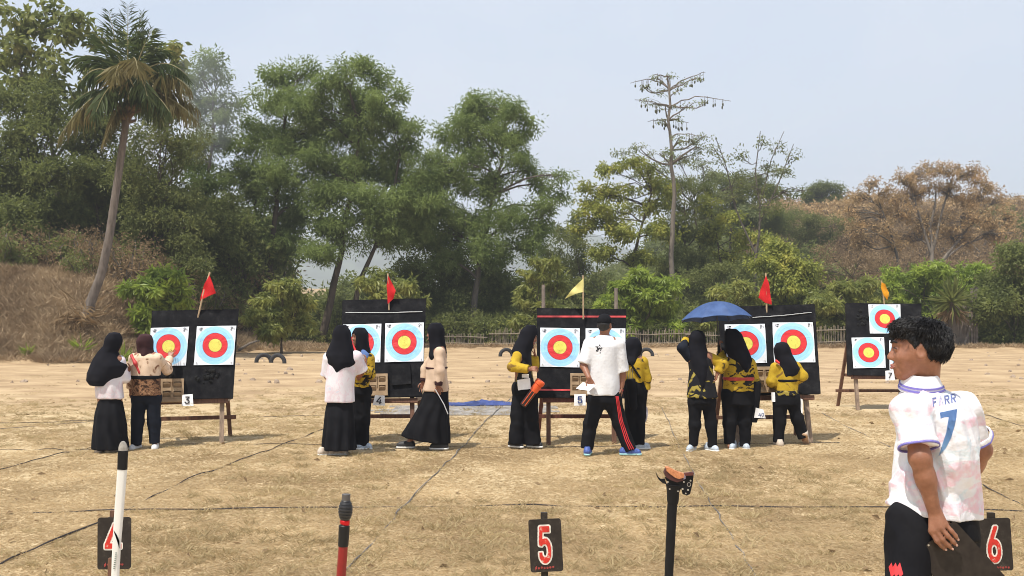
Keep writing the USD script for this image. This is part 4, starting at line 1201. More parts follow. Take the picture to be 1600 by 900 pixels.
for z0, z1 in ((500, 499), (528, 527)):
    obj('rail', tube([at(1472, z0, Y + .09), at(1500, z0, Y + .09), at(1529, z1, Y + .09)], .03, 6), m_stake, t)
Y = 41.2
b0 = at(1487, 545, Y); b0[2] = float(gz(b0[0], Y))
t = thing('yucca', 'spiky yucca on a short shaggy trunk before the stake wall', 'plant', b0)
top = at(1487, 472, Y)
obj('trunk', tube([b0 - [0, 0, .1], (b0 + top) / 2 + [.04, 0, 0], top], [.17, .13, .10], 9), B_GREY, t, smooth=True)
v = unit(rng.normal(size=(150, 3)) + [0, -.1, .55])
obj('leaves', leaf_quads(np.repeat(top[None], 150, 0) + v * .05, v - [0, 0, .1], 1.0, .075, rng), LEAF['olive'], t)
v = unit(rng.normal(size=(60, 3)) * [1, 1, .3] + [0, 0, -.9])
obj('dead_leaves', leaf_quads(np.repeat(top[None], 60, 0) - [0, 0, .25] + v * .1, v, .8, .06, rng), LEAF['brown'], t)

# posts behind board 5, fallen pole
for x, y, lab in ((849, 445, 'grey wooden post standing left of the pale yellow flag'), (962.5, 450, 'weathered wooden post right of the pale yellow flag')):
    top = at(x, y, 40.0); g = float(gz(top[0], 40.0))
    t = thing('wooden_post', lab, 'post', (top[0], 40.0, g))
    obj('post', tube([(top[0] - .03, 40, g - .2), (top[0], 40, (g + top[2]) / 2), top], [.085, .075, .068], 8), m_stake, t, smooth=True)
a, b = on_ground(374, 552), on_ground(404, 546)
a[2] = float(gz(a[0], a[1])) + .12; b[2] = float(gz(b[0], b[1])) + .35
t = thing('fallen_pole', 'pale fallen branch lying behind the leftmost easel', 'branch', a)
obj('branch', tube([a, (a + b) / 2 + [0, 0, .05], b], [.06, .05, .035], 7), B_PALE, t, smooth=True)

# spiky plants and dead palm leaves on the bank
for k, (x, y, Yp, L, lab) in enumerate([(128, 528, 32.5, .65, 'yellow-green spiky plant on the bank below the palm'), (192, 545, 33.0, .6, 'spiky plant on the bank behind the two leftmost girls'), (43, 556, 31.8, .35, 'small green tuft low on the bank near the left edge')]):
    p = at(x, y + 8, Yp); p[2] = float(gz(p[0], Yp))
    t = thing('spiky_plant', lab, 'plant', p)
    d = unit(rng.normal(size=(34, 3)) * [1, 1, .4] + [0, -.1, .75])
    obj('leaves', leaf_quads(np.repeat(p[None], 34, 0), d, L, .07, rng), LEAF['mango'], t)
p = at(126, 505, 33.2); p[2] = float(gz(p[0], 33.2))
t = thing('dead_palm_leaves', 'brown dead palm leaves heaped at the foot of the palm', 'dead leaves', p)
d = unit(rng.normal(size=(90, 3)) * [1, .8, .8] + [0, -.3, -.15])
obj('leaves', leaf_quads(p + [0, 0, .55] + rng.normal(size=(90, 3)) * [.28, .2, .2], d, .7, .09, rng), LEAF['brown'], t)

# ash patch and tarpaulin
def ground_patch(px_poly, lift, n=60):
    from shapely.geometry import Polygon, Point
    c = np.array([on_ground(x, y)[:2] for x, y in px_poly])
    pg = Polygon(c).buffer(.12).buffer(-.05)
    x0, y0, x1, y1 = pg.bounds
    st = .12
    xs, ys = np.arange(x0, x1 + st, st), np.arange(y0, y1 + st, st)
    X, Yg = np.meshgrid(xs, ys, indexing='ij')
    import shapely
    jx = X + (noise(np.stack([X * 3, Yg * 3, 0 * X], -1), 3) - .5) * .5
    inside = shapely.contains_xy(pg, jx, Yg)
    V = np.stack([X, Yg, gz(X, Yg) + lift], -1).reshape(-1, 3)
    i, j = np.meshgrid(np.arange(len(xs) - 1), np.arange(len(ys) - 1), indexing='ij')
    ok = inside[:-1, :-1] & inside[1:, :-1] & inside[:-1, 1:] & inside[1:, 1:]
    q = np.stack([i * len(ys) + j, (i + 1) * len(ys) + j, (i + 1) * len(ys) + j + 1, i * len(ys) + j + 1], -1)[ok]
    used = np.unique(q); lut = -np.ones(len(V), int); lut[used] = np.arange(len(used))
    return V[used], lut[q]


m_ash = mat('ash', {'g': ('geometry', {}), 'n': ('noise_texture', {'scale': 5.0, 'detail': 7.0, 'roughness': .75}), 'r': ('rgb_ramp', {'ramp': [(.3, (.07, .062, .055)), (.5, (.22, .20, .18)), (.7, (.38, .36, .33))]}),
                    'b': ('bump', {'strength': .6, 'distance': .03}), 'p': ('principled_bsdf', {'roughness': 1.0})},
            [('g.position', 'n.vector'), ('n.fac', 'r.fac'), ('r.color', 'p.base_color'), ('n.fac', 'b.height'), ('b.normal', 'p.normal')])
tag(obj('ash_patch', ground_patch([(560, 644), (640, 634), (700, 632), (760, 630), (830, 630), (870, 640), (850, 650), (790, 652), (720, 652), (640, 652)], .006), m_ash), 'grey patch of ash and burnt grass under the blue tarpaulin', kind='structure')
c = on_ground(760, 634)
t = thing('tarpaulin', 'crumpled blue tarpaulin lying on the grey ash patch', 'tarpaulin', c)
n1, n2 = 70, 22
u, v = np.meshgrid(np.linspace(-1, 1, n1), np.linspace(-1, 1, n2), indexing='ij')
X = c[0] + u * .78 + .1 * (noise(np.stack([u * 3, v * 3, 0 * u], -1), 1) - .5)
Yt = c[1] + v * .32 + .15 * (noise(np.stack([u * 4, v * 2, 0 * u + 3], -1), 2) - .5)
zz = gz(X, Yt) + .012 + .17 * np.clip(1.15 - np.hypot(u, v), 0, 1) * np.abs(fbm(np.stack([u * 3.2, v * 2, 0 * u], -1), 3, 4) - .35) * 2.2 * (1 - .5 * smoothstep(-.2, 1, u))
P = np.stack([X, Yt, zz], -1).reshape(-1, 3)
i, j = np.meshgrid(np.arange(n1 - 1), np.arange(n2 - 1), indexing='ij')
q = np.stack([i * n2 + j, (i + 1) * n2 + j, (i + 1) * n2 + j + 1, i * n2 + j + 1], -1).reshape(-1, 4)
obj('sheet', (P, q), plain('blue_tarpaulin', (.022, .040, .15), .6, .5, 5), t, smooth=True)

# marking strings pegged across the field
m_str = plain('black_string', (.045, .036, .032), .9, .5, 2)
m_str2 = plain('grey_string', (.14, .125, .11), .9, .6, 3)


def string(label, pts, r=.009, m=None, seed=0):
    g = np.array([on_ground(x, y) for x, y in pts])
    n = max(24, int(np.linalg.norm(g[-1] - g[0]) / .12))
    s = np.linspace(0, len(g) - 1, n)
    p = np.stack([np.interp(s, np.arange(len(g)), g[:, k]) for k in range(3)], -1)
    w = np.stack([s * 0 + seed, np.arange(n) * .33, s * 0], -1)
    p[:, 0] += (noise(w, 1) - .5) * .03; p[:, 1] += (noise(w, 2) - .5) * .035
    p[:, 2] = gz(p[:, 0], p[:, 1]) + .012 + (fbm(w * .7, 2, 5) - .58) * .045
    t = tag(obj('marking_string', tube(p, r * .5 * (.7 + .6 * noise(w, 7)), 5), m or m_str), label, 'string', 'strings marking the lanes')


string('dark marking string across the field in front of the viewer, passing behind the number signs', [(-40, 801), (150, 797), (560, 790), (800, 786), (1040, 790), (1385, 793), (1640, 800)], .010, seed=1)
string('thin dark string along the feet of the easels', [(270, 697), (500, 696.5), (840, 697), (1080, 697), (1310, 695)], .008, seed=2)
string('long diagonal string from the lower left corner towards target 4', [(-30, 893), (150, 816), (280, 756), (420, 706), (505, 672)], .013, seed=3)
string('diagonal string rising from beside the red handle to the ash patch', [(540, 893), (620, 800), (700, 720), (745, 675), (800, 622)], .013, m_str2, seed=4)
string('diagonal string passing behind the black pole with the brass tab', [(1190, 912), (1140, 830), (1095, 760), (1062, 700), (1035, 640)], .011, m_str2, seed=5)
string('short diagonal string left of the girl with the black skirt', [(-30, 743), (80, 716), (150, 701)], .010, seed=6)
string('faint string near the left edge running level', [(-20, 706), (70, 705), (150, 706)], .008, seed=7)
string('faint far string crossing behind the two leftmost girls', [(-20, 662), (120, 659), (300, 655), (520, 650)], .009, seed=8)
string('string running from the rightmost easel towards the lower right', [(1495, 636), (1550, 652), (1625, 674)], .010, seed=9)
string('broken string at the right edge beside the young man', [(1525, 757), (1580, 782), (1640, 806)], .011, seed=10)
string('broken string between the umbrella group and the young man', [(1285, 648), (1330, 672), (1390, 702)], .010, m_str2, seed=11)
string('faint string slanting in front of the leftmost easel', [(-10, 672), (80, 664), (150, 659)], .008, m_str2, seed=12)

# stones and dead leaves on the ground
rng = np.random.default_rng(31)
px = rng.uniform(-20, 1620, 220); py = 560 + 340 * rng.uniform(0, 1, 220) ** 1.4
lv = np.array([on_ground(x, y) for x, y in zip(px, py)])
lv[:, 2] = gz(lv[:, 0], lv[:, 1]) + .015
d = rng.normal(size=(220, 3)) * [1, 1, .25]
tag(obj('fallen_leaves', leaf_quads(lv, d, .075, .04, rng), LEAF['brown']), 'scattered brown fallen leaves on the dry grass', 'leaves', kind='stuff')
st = []
for _ in range(140):
    x, y = rng.uniform(-20, 1620), rng.uniform(551, 600)
    p = on_ground(x, y); s = trimesh.creation.icosphere(1, rng.uniform(.02, .075)); s.vertices *= rng.uniform(.7, 1.3, 3); s.vertices += rng.normal(size=s.vertices.shape) * .008
    s.apply_translation([p[0], p[1], float(gz(p[0], p[1]))]); st.append(s)
tag(obj('stones', join(st), plain('field_stone', (.30, .23, .17), .95)), 'small stones strewn over the bare soil at the back', 'stones', kind='stuff')


# dry grass: short straw on the field, taller dead grass on the bank
def straw_prototype(path, seed, n, rad, L, up, m, w=None):
    r = np.random.default_rng(seed)
    a = r.uniform(0, 2 * math.pi, n)
    c = np.stack([np.cos(a), np.sin(a), 0 * a], -1) * (rad * np.sqrt(r.uniform(0, 1, n)))[:, None]
    b = r.uniform(0, 2 * math.pi, n)
    d = np.stack([np.cos(b), np.sin(b), r.uniform(*up, n)], -1)
    v, f = leaf_quads(c, d, L, w or L * .07 + .0022, r)
    usdkit.mesh(stage, path, (v, f), m)


m_straw = leaf_mat('straw', [(0.05, (.42, .315, .18)), (0.45, (.66, .53, .33)), (0.8, (.82, .70, .48)), (0.97, (.50, .46, .24))], trans=.4, rough=.8, tone=.4, tscale=.7)
m_straw2 = leaf_mat('dead_grass', [(0.05, (.26, .18, .105)), (0.45, (.46, .345, .21)), (0.85, (.62, .50, .33)), (0.97, (.38, .38, .17))], trans=.2, rough=.8, tone=.5, tscale=.5)
n = 46000
yy = 5.6 * (26 / 5.6) ** rng.uniform(0, 1, n)
xx = rng.uniform(-.56, .56, n) * yy
keep = (noise(np.stack([xx * .8, yy * .8, 0 * xx], -1), 12) * .45 + noise(np.stack([xx * 3, yy * 3, 0 * xx], -1), 13) * .2 + rng.uniform(0, .5, n)) > .42 + .4 * smoothstep(12, 24, yy)
xx, yy = xx[keep], yy[keep]
scatter('dry_grass', [(f'straw_tuft_{chr(97 + k)}', (lambda p, k=k: straw_prototype(p, 40 + k, 30, .15, .05, (.0, .28), m_straw))) for k in range(4)],
        np.stack([xx, yy, gz(xx, yy) - .002], -1), rng.uniform(.7, 1.35, len(xx)), 9, label='short trampled dry grass covering the field', cat='grass')
n = 15000
yy = rng.uniform(29, 46, n); xx = -yy * rng.uniform(.2, .56, n)
keep = (yy - bank_toe(xx) > .2) & (noise(np.stack([xx * .6, yy * .6, 0 * xx], -1), 15) + rng.uniform(0, .4, n) > .42)
xx, yy = xx[keep], yy[keep]
scatter('bank_grass', [(f'dead_grass_tuft_{chr(97 + k)}', (lambda p, k=k: straw_prototype(p, 60 + k, 46, .34, .25, (.15, 1.4), m_straw2, .009))) for k in range(3)],
        np.stack([xx, yy, gz(xx, yy) - .02], -1), rng.uniform(.5, 1.5, len(xx)), 10, label='dead brown grass on the bank at the left', cat='grass')
n = 1500
yy = rng.uniform(39.8, 45, n); xx = yy * rng.uniform(-.24, .56, n)
scatter('edge_grass', [(f'edge_tuft_{chr(97 + k)}', (lambda p, k=k: straw_prototype(p, 80 + k, 60, .25, .22, (.3, 1.4), m_straw2, .008))) for k in range(2)],
        np.stack([xx, yy, gz(xx, yy) - .02], -1), rng.uniform(.5, 1.4, len(xx)), 11, label='fringe of dead grass along the far edge of the field', cat='grass')

n = 3600
yy = 5.8 * (20 / 5.8) ** rng.uniform(0, 1, n); xx = rng.uniform(-.56, .56, n) * yy
keep = noise(np.stack([xx * .5, yy * .5, 0 * xx], -1), 25) + rng.uniform(0, .35, n) > .62
xx, yy = xx[keep], yy[keep]
m_tuft = leaf_mat('greenish_straw', [(0.05, (.36, .28, .15)), (0.5, (.58, .47, .27)), (0.8, (.48, .44, .22)), (0.97, (.33, .35, .14))], trans=.35, rough=.8, tone=.5, tscale=.6)
scatter('grass_tufts', [(f'grass_tuft_{chr(97 + k)}', (lambda p, k=k: straw_prototype(p, 90 + k, 26, .07, .075, (.15, 1.1), m_tuft, .005))) for k in range(3)],
        np.stack([xx, yy, gz(xx, yy) - .004], -1), rng.uniform(.5, 1.2, len(xx)), 21, label='small greenish tufts standing in the dry grass', cat='grass')
# ------------------------------------------------------------------ signs, bow limb and handles in front
m_sign = mat('black_sign_paint', {'tc': ('texture_coordinate', {}), 'n': ('noise_texture', {'scale': 16.0, 'detail': 7.0, 'roughness': .75}), 'n2': ('noise_texture', {'scale': 60.0, 'detail': 2.0}),
                                  'r': ('rgb_ramp', {'ramp': [(.3, (.016, .012, .010)), (.55, (.030, .024, .020)), (.64, (.055, .045, .036)), (.74, (.13, .11, .085))]}),
                                  'r2': ('rgb_ramp', {'ramp': [(.3, (.45, .45, .45)), (.7, (.75, .75, .75))]}), 'p': ('principled_bsdf', {'specular_ior_level': .2})},
             [('tc.object', 'n.vector'), ('tc.object', 'n2.vector'), ('n.fac', 'r.fac'), ('r.color', 'p.base_color'), ('n2.fac', 'r2.fac'), ('r2.color', 'p.roughness')])
m_red = mat('worn_red_paint', {'tc': ('texture_coordinate', {}), 'n': ('noise_texture', {'scale': 38.0, 'detail': 6.0, 'roughness': .7}),
                               'r': ('rgb_ramp', {'ramp': [(.30, (.22, .02, .015)), (.42, (.46, .018, .010)), (.60, (.56, .024, .014)), (.66, (.5, .38, .3))]}), 'p': ('principled_bsdf', {'roughness': .5})},
            [('tc.object', 'n.vector'), ('n.fac', 'r.fac'), ('r.color', 'p.base_color')])
m_outline = plain('worn_white_paint', (.62, .58, .52), .6, .3, 60)
m_faint = plain('faded_red_lettering', (.26, .035, .03), .7, .5, 70)


def numeral(ch, w, h, grow):
    """outline polygon of a stencil numeral w x h, and the same grown by `grow`"""
    import shapely
    from shapely.geometry import Polygon
    tm = meshkit.text_mesh(ch, 1.0, .01, True)
    tri = tm.vertices[tm.faces]
    top = tri[(tri[:, :, 2] > .005).all(1)][:, :, :2]
    g = shapely.union_all([Polygon(q) for q in top]).buffer(.002)
    x0, y0, x1, y1 = g.bounds
    g = shapely.affinity.scale(shapely.affinity.translate(g, -(x0 + x1) / 2, -(y0 + y1) / 2), w / (x1 - x0), h / (y1 - y0), origin=(0, 0))
    ex = lambda q, d: trimesh.util.concatenate([trimesh.creation.extrude_polygon(k, d, engine='earcut') for k in getattr(q, 'geoms', [q])])
    return ex(g, .0012), ex(g.buffer(grow), .0008)


def rounded_plate(w, h, r, d):
    from shapely.geometry import box
    return trimesh.creation.extrude_polygon(box(-w / 2 + r, -h / 2 + r, w / 2 - r, h / 2 - r).buffer(r), d, engine='earcut')


def number_sign(ch, quad, Y, label, num_px, tab, scribble, lean=0.0):
    PL = Plane(at(*quad[3], Y), at(*quad[2], Y), at(*quad[0], Y + .01))
    ctr = np.mean([PL.px(*q) for q in quad], 0)
    c = np.array([PL.px(*q) for q in quad])
    W_, H_ = np.linalg.norm(c[1] - c[0]), np.linalg.norm(c[0] - c[3])
    g = ctr.copy(); g[2] = 0
    t = thing('number_sign', label, 'number sign', g)
    plate = rounded_plate(W_, H_, .012, .006)
    v, f = PL.place(plate, ctr, -.006)
    obj('plate', (v, f), m_sign, t, smooth=30)
    inner, outer = numeral(ch, (num_px[2] - num_px[0]) / FPX * Y * .86, (num_px[3] - num_px[1]) / FPX * Y * .92, .0065)
    nc = PL.px((num_px[0] + num_px[2]) / 2, (num_px[1] + num_px[3]) / 2)
    obj('numeral_outline', PL.place(outer, nc, .0008), m_outline, t)
    obj('numeral', PL.place(inner, nc, .0018), m_red, t)
    rng = np.random.default_rng(ord(ch))
    s = PL.px(*scribble)
    sc = []
    for k in range(7):       # faded, no longer legible lettering
        x = (k - 3) * .0125
        hh = .018 if k == 0 else .010
        sc.append(PL.place(trimesh.util.concatenate([rounded_plate(.0035, hh, .0012, .0008), trimesh.creation.annulus(.0022, .0048, .0008, sections=10)]), s + PL.x * x + PL.z * rng.normal() * .001, .0012, -.25))
    obj('faded_lettering', join(sc), m_faint, t, kind='stuff')
    tc_ = PL.px(*tab)
    foot = g - PL.n * .016 - [0, 0, .15]
    foot[0] += lean
    topp = tc_ - PL.n * .016 + PL.z * .012
    obj('stake', beam(foot, topp, .030, .020, PL.x), W_BROWN if ch == '4' else m_sign, t)
    return t


number_sign('4', [(153.5, 809), (205.5, 808), (202.5, 889), (151.5, 890)], 4.5, 'black number sign with a red 4 behind the white bow limb', (162, 816, 192, 868), (176, 803), (178, 882))
number_sign('5', [(825.5, 812), (876.5, 810.5), (880, 892), (829, 894.5)], 4.5, 'black number sign with a red 5 in white outline', (840.5, 820, 862.5, 882), (850.5, 806), (851, 887))
number_sign('6', [(1527, 811), (1578, 809), (1584, 891), (1533, 893)], 4.65, 'black number sign with a red 6, partly behind the black clipboard', (1541, 820, 1565, 881), (1551, 806), (1563, 887))

# white bow limb
Y = 3.62
pts = [(192.4, 694), (192.2, 704), (191.2, 732), (186, 800), (182.3, 850), (180.5, 890), (178.5, 940)]
wid = [13, 14.6, 14.6, 13.8, 12.6, 11.6, 13]
p = [at(x, y, Y) for x, y in pts]
g = p[-1] + (p[-1] - p[-2]) * 4.4
s_ = (p[-1][2]) / max(1e-6, (p[-2] - p[-1])[2])
g = p[-1] + (p[-1] - p[-2]) * s_
t = thing('bow_limb', 'white bow limb with black tape and grey tip before the number 4 sign', 'bow', (g[0], g[1], 0))


def limb_piece(i0, i1, thick=.011, extra=1.0, n=24):
    s = np.linspace(i0, i1, n)
    q = np.stack([np.interp(s, np.arange(len(p)), np.array(p)[:, k]) for k in range(3)], -1)
    w = np.interp(s, np.arange(len(wid)), wid) / FPX * Y / 2 * extra
    tt = unit(np.gradient(q, axis=0)); side = unit(np.cross(tt, [0, 1.0, 0])); nn = np.cross(side, tt)
    a = np.linspace(0, 2 * math.pi, 20, endpoint=False)
    v = (q[:, None] + w[:, None, None] * (np.sign(np.cos(a)) * np.abs(np.cos(a)) ** .6)[None, :, None] * side[:, None] + thick * extra * (np.sign(np.sin(a)) * np.abs(np.sin(a)) ** .8)[None, :, None] * nn[:, None]).reshape(-1, 3)
    i, j = np.meshgrid(np.arange(n - 1), np.arange(20), indexing='ij')
    f = np.stack([i * 20 + j, i * 20 + (j + 1) % 20, (i + 1) * 20 + (j + 1) % 20, (i + 1) * 20 + j], -1).reshape(-1, 4)
    cap = [[0, k + 1, k] for k in range(1, 19)] + [[(n - 1) * 20, (n - 1) * 20 + k, (n - 1) * 20 + k + 1] for k in range(1, 19)]
    return v, np.vstack([f[:, [0, 1, 2]], f[:, [0, 2, 3]], np.array(cap)])


m_white_l = plain('white_lacquer', (.66, .65, .62), .28, .04, 6)
obj('limb', limb_piece(2.0, 6.0, n=40), m_white_l, t, smooth=50)
obj('black_tape', limb_piece(1.0, 2.02, .012, 1.03), plain('black_tape', (.008, .008, .009), .6, specular_ior_level=.2), t, smooth=50)
tip = trimesh.creation.icosphere(3, 1.0)
tip.apply_scale([7.2 / FPX * Y, .012, 15 / FPX * Y]); tip.apply_translation(p[1])
tv = tip.vertices
obj('tip', tip, plain('grey_felt_tip', (.27, .25, .22), .9, .25, 80), t, smooth=True)
# brown lamination that runs across the limb, and the printed line beside it
c0 = np.array([at(x, y, Y - .0125) for x, y in ((177.5, 829), (181.5, 837), (185.3, 847), (186.6, 857))])
vv = []
for k, q in enumerate(c0):
    w = (.0006, .003, .0042, .0008)[k]
    vv += [q + [-w * .7, 0, -w], q + [w * .7, 0, w]]
vv = np.array(vv)
ff = np.array([[0, 1, 3], [0, 3, 2], [2, 3, 5], [2, 5, 4], [4, 5, 7], [4, 7, 6]])
obj('brown_lamination', (vv, np.vstack([ff, ff[:, ::-1]])), plain('brown_lamination', (.24, .10, .045), .5), t)
pr = []
rng = np.random.default_rng(4)
for k in range(9):
    q = at(181.5 - k * .42, 864 + k * 3.0, Y - .0135)
    b_ = trimesh.creation.box((.0058, .0006, .0034)); b_.apply_translation(q); pr.append(b_)
obj('faded_lettering', join(pr), plain('grey_green_print', (.16, .19, .16), .7), t, kind='stuff')
a0, a1 = at(173.5, 872, Y + .03), at(171, 960, Y + .03)
q0 = a1 + (a1 - a0) * (a1[2] / (a0 - a1)[2])
obj('wooden_riser', beam(q0, a0, .016, .014), W_BROWN, t)
q1 = p[-1] + (p[-1] - p[-2]) * .0
obj('lower_limb', tube([p[-1], (p[-1] + g) / 2 + [0, .03, 0], g], [.014, .016, .012], 10), m_white_l, t, smooth=True)

# red and black walking pole
Y = 3.75
ax = [at(x, y, Y) for x, y in ((541, 772), (540.2, 790), (539, 812), (538.8, 818), (538, 820), (536.2, 854), (533, 900))]
dn = unit(ax[-1] - ax[-3])
foot = ax[-1] + dn * (ax[-1][2] / -dn[2])
t = thing('handled_pole', 'red pole with a ribbed black handle and red ring', 'pole', (foot[0], foot[1], 0))
mr = lambda w: w / FPX * Y / 2
obj('shaft', tube([ax[5] - dn * .01, ax[6], foot], [mr(14.6), mr(15), mr(15)], 20), plain('dark_red_enamel', (.20, .006, .008), .3, .1), t, smooth=50)
obj('sleeve', tube([ax[4], ax[4] + dn * .004, ax[5] - dn * .003, ax[5]], [mr(14), mr(17.4), mr(16.2), mr(14)], 20), plain('black_rubber', (.008, .008, .009), .5, specular_ior_level=.3), t, smooth=40)
obj('ring', tube([ax[2], ax[2] + dn * .003, ax[3] + dn * .001, ax[4]], [mr(13), mr(15.5), mr(15.5), mr(13)], 20), plain('red_anodised', (.5, .012, .02), .25, metallic=.6), t, smooth=40)
axis_up = -unit(ax[2] - ax[0])
n = 60
s = np.linspace(0, 1, n)
hp = ax[2] + (ax[1] - ax[2])[None] * s[:, None] * 1.42
prof = mr(22.5) * (np.sin(np.pi * np.clip(.12 + s * .80, 0, 1)) ** .45)
prof = prof * (1 - .10 * ((s * 6.5) % 1 > .72) * (s > .12) * (s < .92))
obj('ribbed_grip', tube(hp, prof, 24), plain('black_grip', (.016, .016, .018), .5), t, smooth=35)
obj('cap', tube([hp[-1] + axis_up * -.004, ax[0] - axis_up * .001, ax[0]], [mr(13.2), mr(13.2), mr(12.4)], 20), plain('grey_cap', (.075, .068, .065), .5), t, smooth=35)

# black pole with a finger tab
Y = 3.7
k1 = lambda x, y, d=0.0: at(x, y, Y + d)
b0 = k1(1045, 900); tp = k1(1050.5, 786)
dn = unit(b0 - tp); foot = b0 + dn * (b0[2] / -dn[2])
t = thing('black_pole', 'black pole with a leather and metal finger tab hung over its top', 'pole', (foot[0], foot[1], 0))
m_blk = plain('matt_black', (.007, .007, .008), .6, .2, specular_ior_level=.2)
obj('shaft', tube([tp, tp + dn * .005, b0, foot], [mr(13.5), mr(15.4), mr(13.5), mr(13)], 18), m_blk, t, smooth=40)
obj('neck', tube([k1(1051, 787), k1(1051.4, 781), k1(1051.6, 770), k1(1052.5, 757)], [mr(16), mr(18.5), mr(19), mr(24)], 18), m_blk, t, smooth=40)


def slab_px(poly, d, th):
    from shapely.geometry import Polygon
    c = np.array([k1(x, y, d) for x, y in poly]); o = c[0]
    m = trimesh.creation.extrude_polygon(Polygon((c - o)[:, [0, 2]]).buffer(.0012).buffer(-.0006), th, engine='earcut')
    v = m.vertices
    return np.stack([o[0] + v[:, 0], o[1] + v[:, 2], o[2] + v[:, 1]], -1), m.faces[:, ::-1]


obj('hook', slab_px([(1025.5, 739), (1028, 745), (1033, 749), (1039, 748.5), (1041, 756), (1043, 757), (1036, 755), (1030, 750), (1027, 745)], -.012, .010), m_blk, t, smooth=30)
obj('tab_plate', slab_px([(1039, 746), (1045, 757), (1056, 764), (1066, 765), (1067, 772), (1073, 774), (1078, 772), (1082, 756), (1084, 739), (1080, 738), (1068, 741), (1066, 748), (1052, 748)], -.017, .010), m_blk, t, smooth=30)
obj('shelf', slab_px([(1070, 740), (1083.5, 738.5), (1083, 742.5), (1071, 743.5)], -.024, .020), plain('dark_red_leather', (.09, .018, .014), .6), t, smooth=30)
obj('leather_pad', slab_px([(1038.5, 739), (1041, 733), (1045, 736.5), (1052, 744), (1060, 749), (1068, 747.5), (1067, 751), (1058, 753.5), (1048, 750), (1041, 745.5)], -.022, .030), plain('dark_leather', (.055, .012, .010), .6), t, smooth=30)
top = [(1041, 731), (1046, 731), (1053, 735), (1061, 738.5), (1069, 741), (1068.5, 746), (1061, 748.3), (1055, 746), (1048, 741), (1042, 736)]
obj('tan_leather_face', slab_px(top, -.026, .034), mat('tan_leather', {'tc': ('texture_coordinate', {}), 'n': ('noise_texture', {'scale': 140.0, 'detail': 4.0}), 'r': ('rgb_ramp', {'ramp': [(.3, (.36, .13, .05)), (.7, (.56, .23, .10))]}), 'p': ('principled_bsdf', {'roughness': .75})},
    [('tc.object', 'n.vector'), ('n.fac', 'r.fac'), ('r.color', 'p.base_color')]), t, smooth=30)
m_met = plain('steel_screw', (.55, .55, .58), .3, metallic=1.0)
for x, y, r in ((1043.3, 753, .0032), (1046.3, 764, .0028), (1059.3, 767.5, .0028), (1066.5, 764, .0034), (1075, 765.5, .0034), (1071.5, 771, .0026), (1068.5, 753, .0030), (1079, 751, .0030)):
    sc = trimesh.creation.cylinder(r, .004, sections=12); sc.apply_transform(trimesh.transformations.rotation_matrix(math.pi / 2, [1, 0, 0])); sc.apply_translation(k1(x, y, -.019)); obj('screw', sc, m_met, t, smooth=35)
rg = trimesh.creation.annulus(.0058, .0072, .003, sections=20); rg.apply_transform(trimesh.transformations.rotation_matrix(math.pi / 2, [1, 0, 0])); rg.apply_translation(k1(1076.5, 757, -.0175)); obj('ring', rg, m_met, t, smooth=35)
obj('elastic_loop', slab_px([(1068, 743), (1071, 742), (1071, 748), (1068, 749)], -.021, .006), plain('grey_elastic', (.30, .26, .34), .7), t)
# ------------------------------------------------------------------ people
m_skin = mat('brown_skin', {'tc': ('texture_coordinate', {}), 'n': ('noise_texture', {'scale': 16.0, 'detail': 6.0, 'roughness': .65}), 'r': ('rgb_ramp', {'ramp': [(.3, (.185, .074, .038)), (.5, (.25, .106, .058)), (.7, (.325, .15, .09))]}),
                            'n2': ('noise_texture', {'scale': 260.0, 'detail': 2.0}), 'b': ('bump', {'strength': .3, 'distance': .002}),
                            'p': ('principled_bsdf', {'roughness': .5, 'subsurface_weight': .12, 'subsurface_scale': .012, 'subsurface_radius': (1, .35, .2)})},
             [('tc.object', 'n.vector'), ('n.fac', 'r.fac'), ('r.color', 'p.base_color'), ('tc.object', 'n2.vector'), ('n2.fac', 'b.height'), ('b.normal', 'p.normal')])


def cloth(name, ramp, scale=(6, 6, 6), detail=3.0, dist=0.0, rough=.85, sheen=.0, hard=True, weave=.18, loc=(0, 0, 0), spec=.2):
    return mat(name, {'tc': ('texture_coordinate', {}), 'mp': ('mapping', {'scale': scale, 'location': loc}), 'n': ('noise_texture', {'scale': 1.0, 'detail': detail, 'distortion': dist}),
                      'r': ('rgb_ramp', {'ramp': ramp}), 'w': ('noise_texture', {'scale': 38.0, 'detail': 4.0}), 'b': ('bump', {'strength': weave, 'distance': .012}),
                      'p': ('principled_bsdf', {'roughness': rough, 'sheen_weight': sheen, 'specular_ior_level': spec})},
               [('tc.object', 'mp.vector'), ('mp.vector', 'n.vector'), ('n.fac', 'r.fac'), ('r.color', 'p.base_color'), ('tc.object', 'w.vector'), ('w.fac', 'b.height'), ('b.normal', 'p.normal')])


C_BLACK = cloth('black_cloth', [(.3, (.006, .006, .008)), (.7, (.011, .011, .013))], spec=.1)
C_HIJAB = cloth('black_hijab_cloth', [(.3, (.006, .006, .009)), (.7, (.012, .012, .016))], spec=.1)
C_NAVY = cloth('navy_black_cloth', [(.3, (.008, .010, .016)), (.7, (.015, .018, .027))], spec=.1)
C_MAROON = cloth('dark_maroon_cloth', [(.3, (.030, .012, .014)), (.7, (.055, .022, .024))])
C_PINKWHITE = cloth('pink_printed_white_cloth', [(.40, (.66, .62, .645)), (.50, (.66, .62, .645)), (.57, (.64, .52, .56)), (.62, (.67, .61, .64)), (.70, (.50, .54, .62))], (9, 9, 5), 3.0, 1.4)
C_YELLOW = cloth('yellow_black_printed_cloth', [(.30, (.012, .012, .012)), (.42, (.014, .013, .012)), (.45, (.38, .245, .02)), (.62, (.44, .30, .025)), (.66, (.20, .13, .02)), (.72, (.46, .34, .08))], (7, 7, 12), 3.0, 1.0)
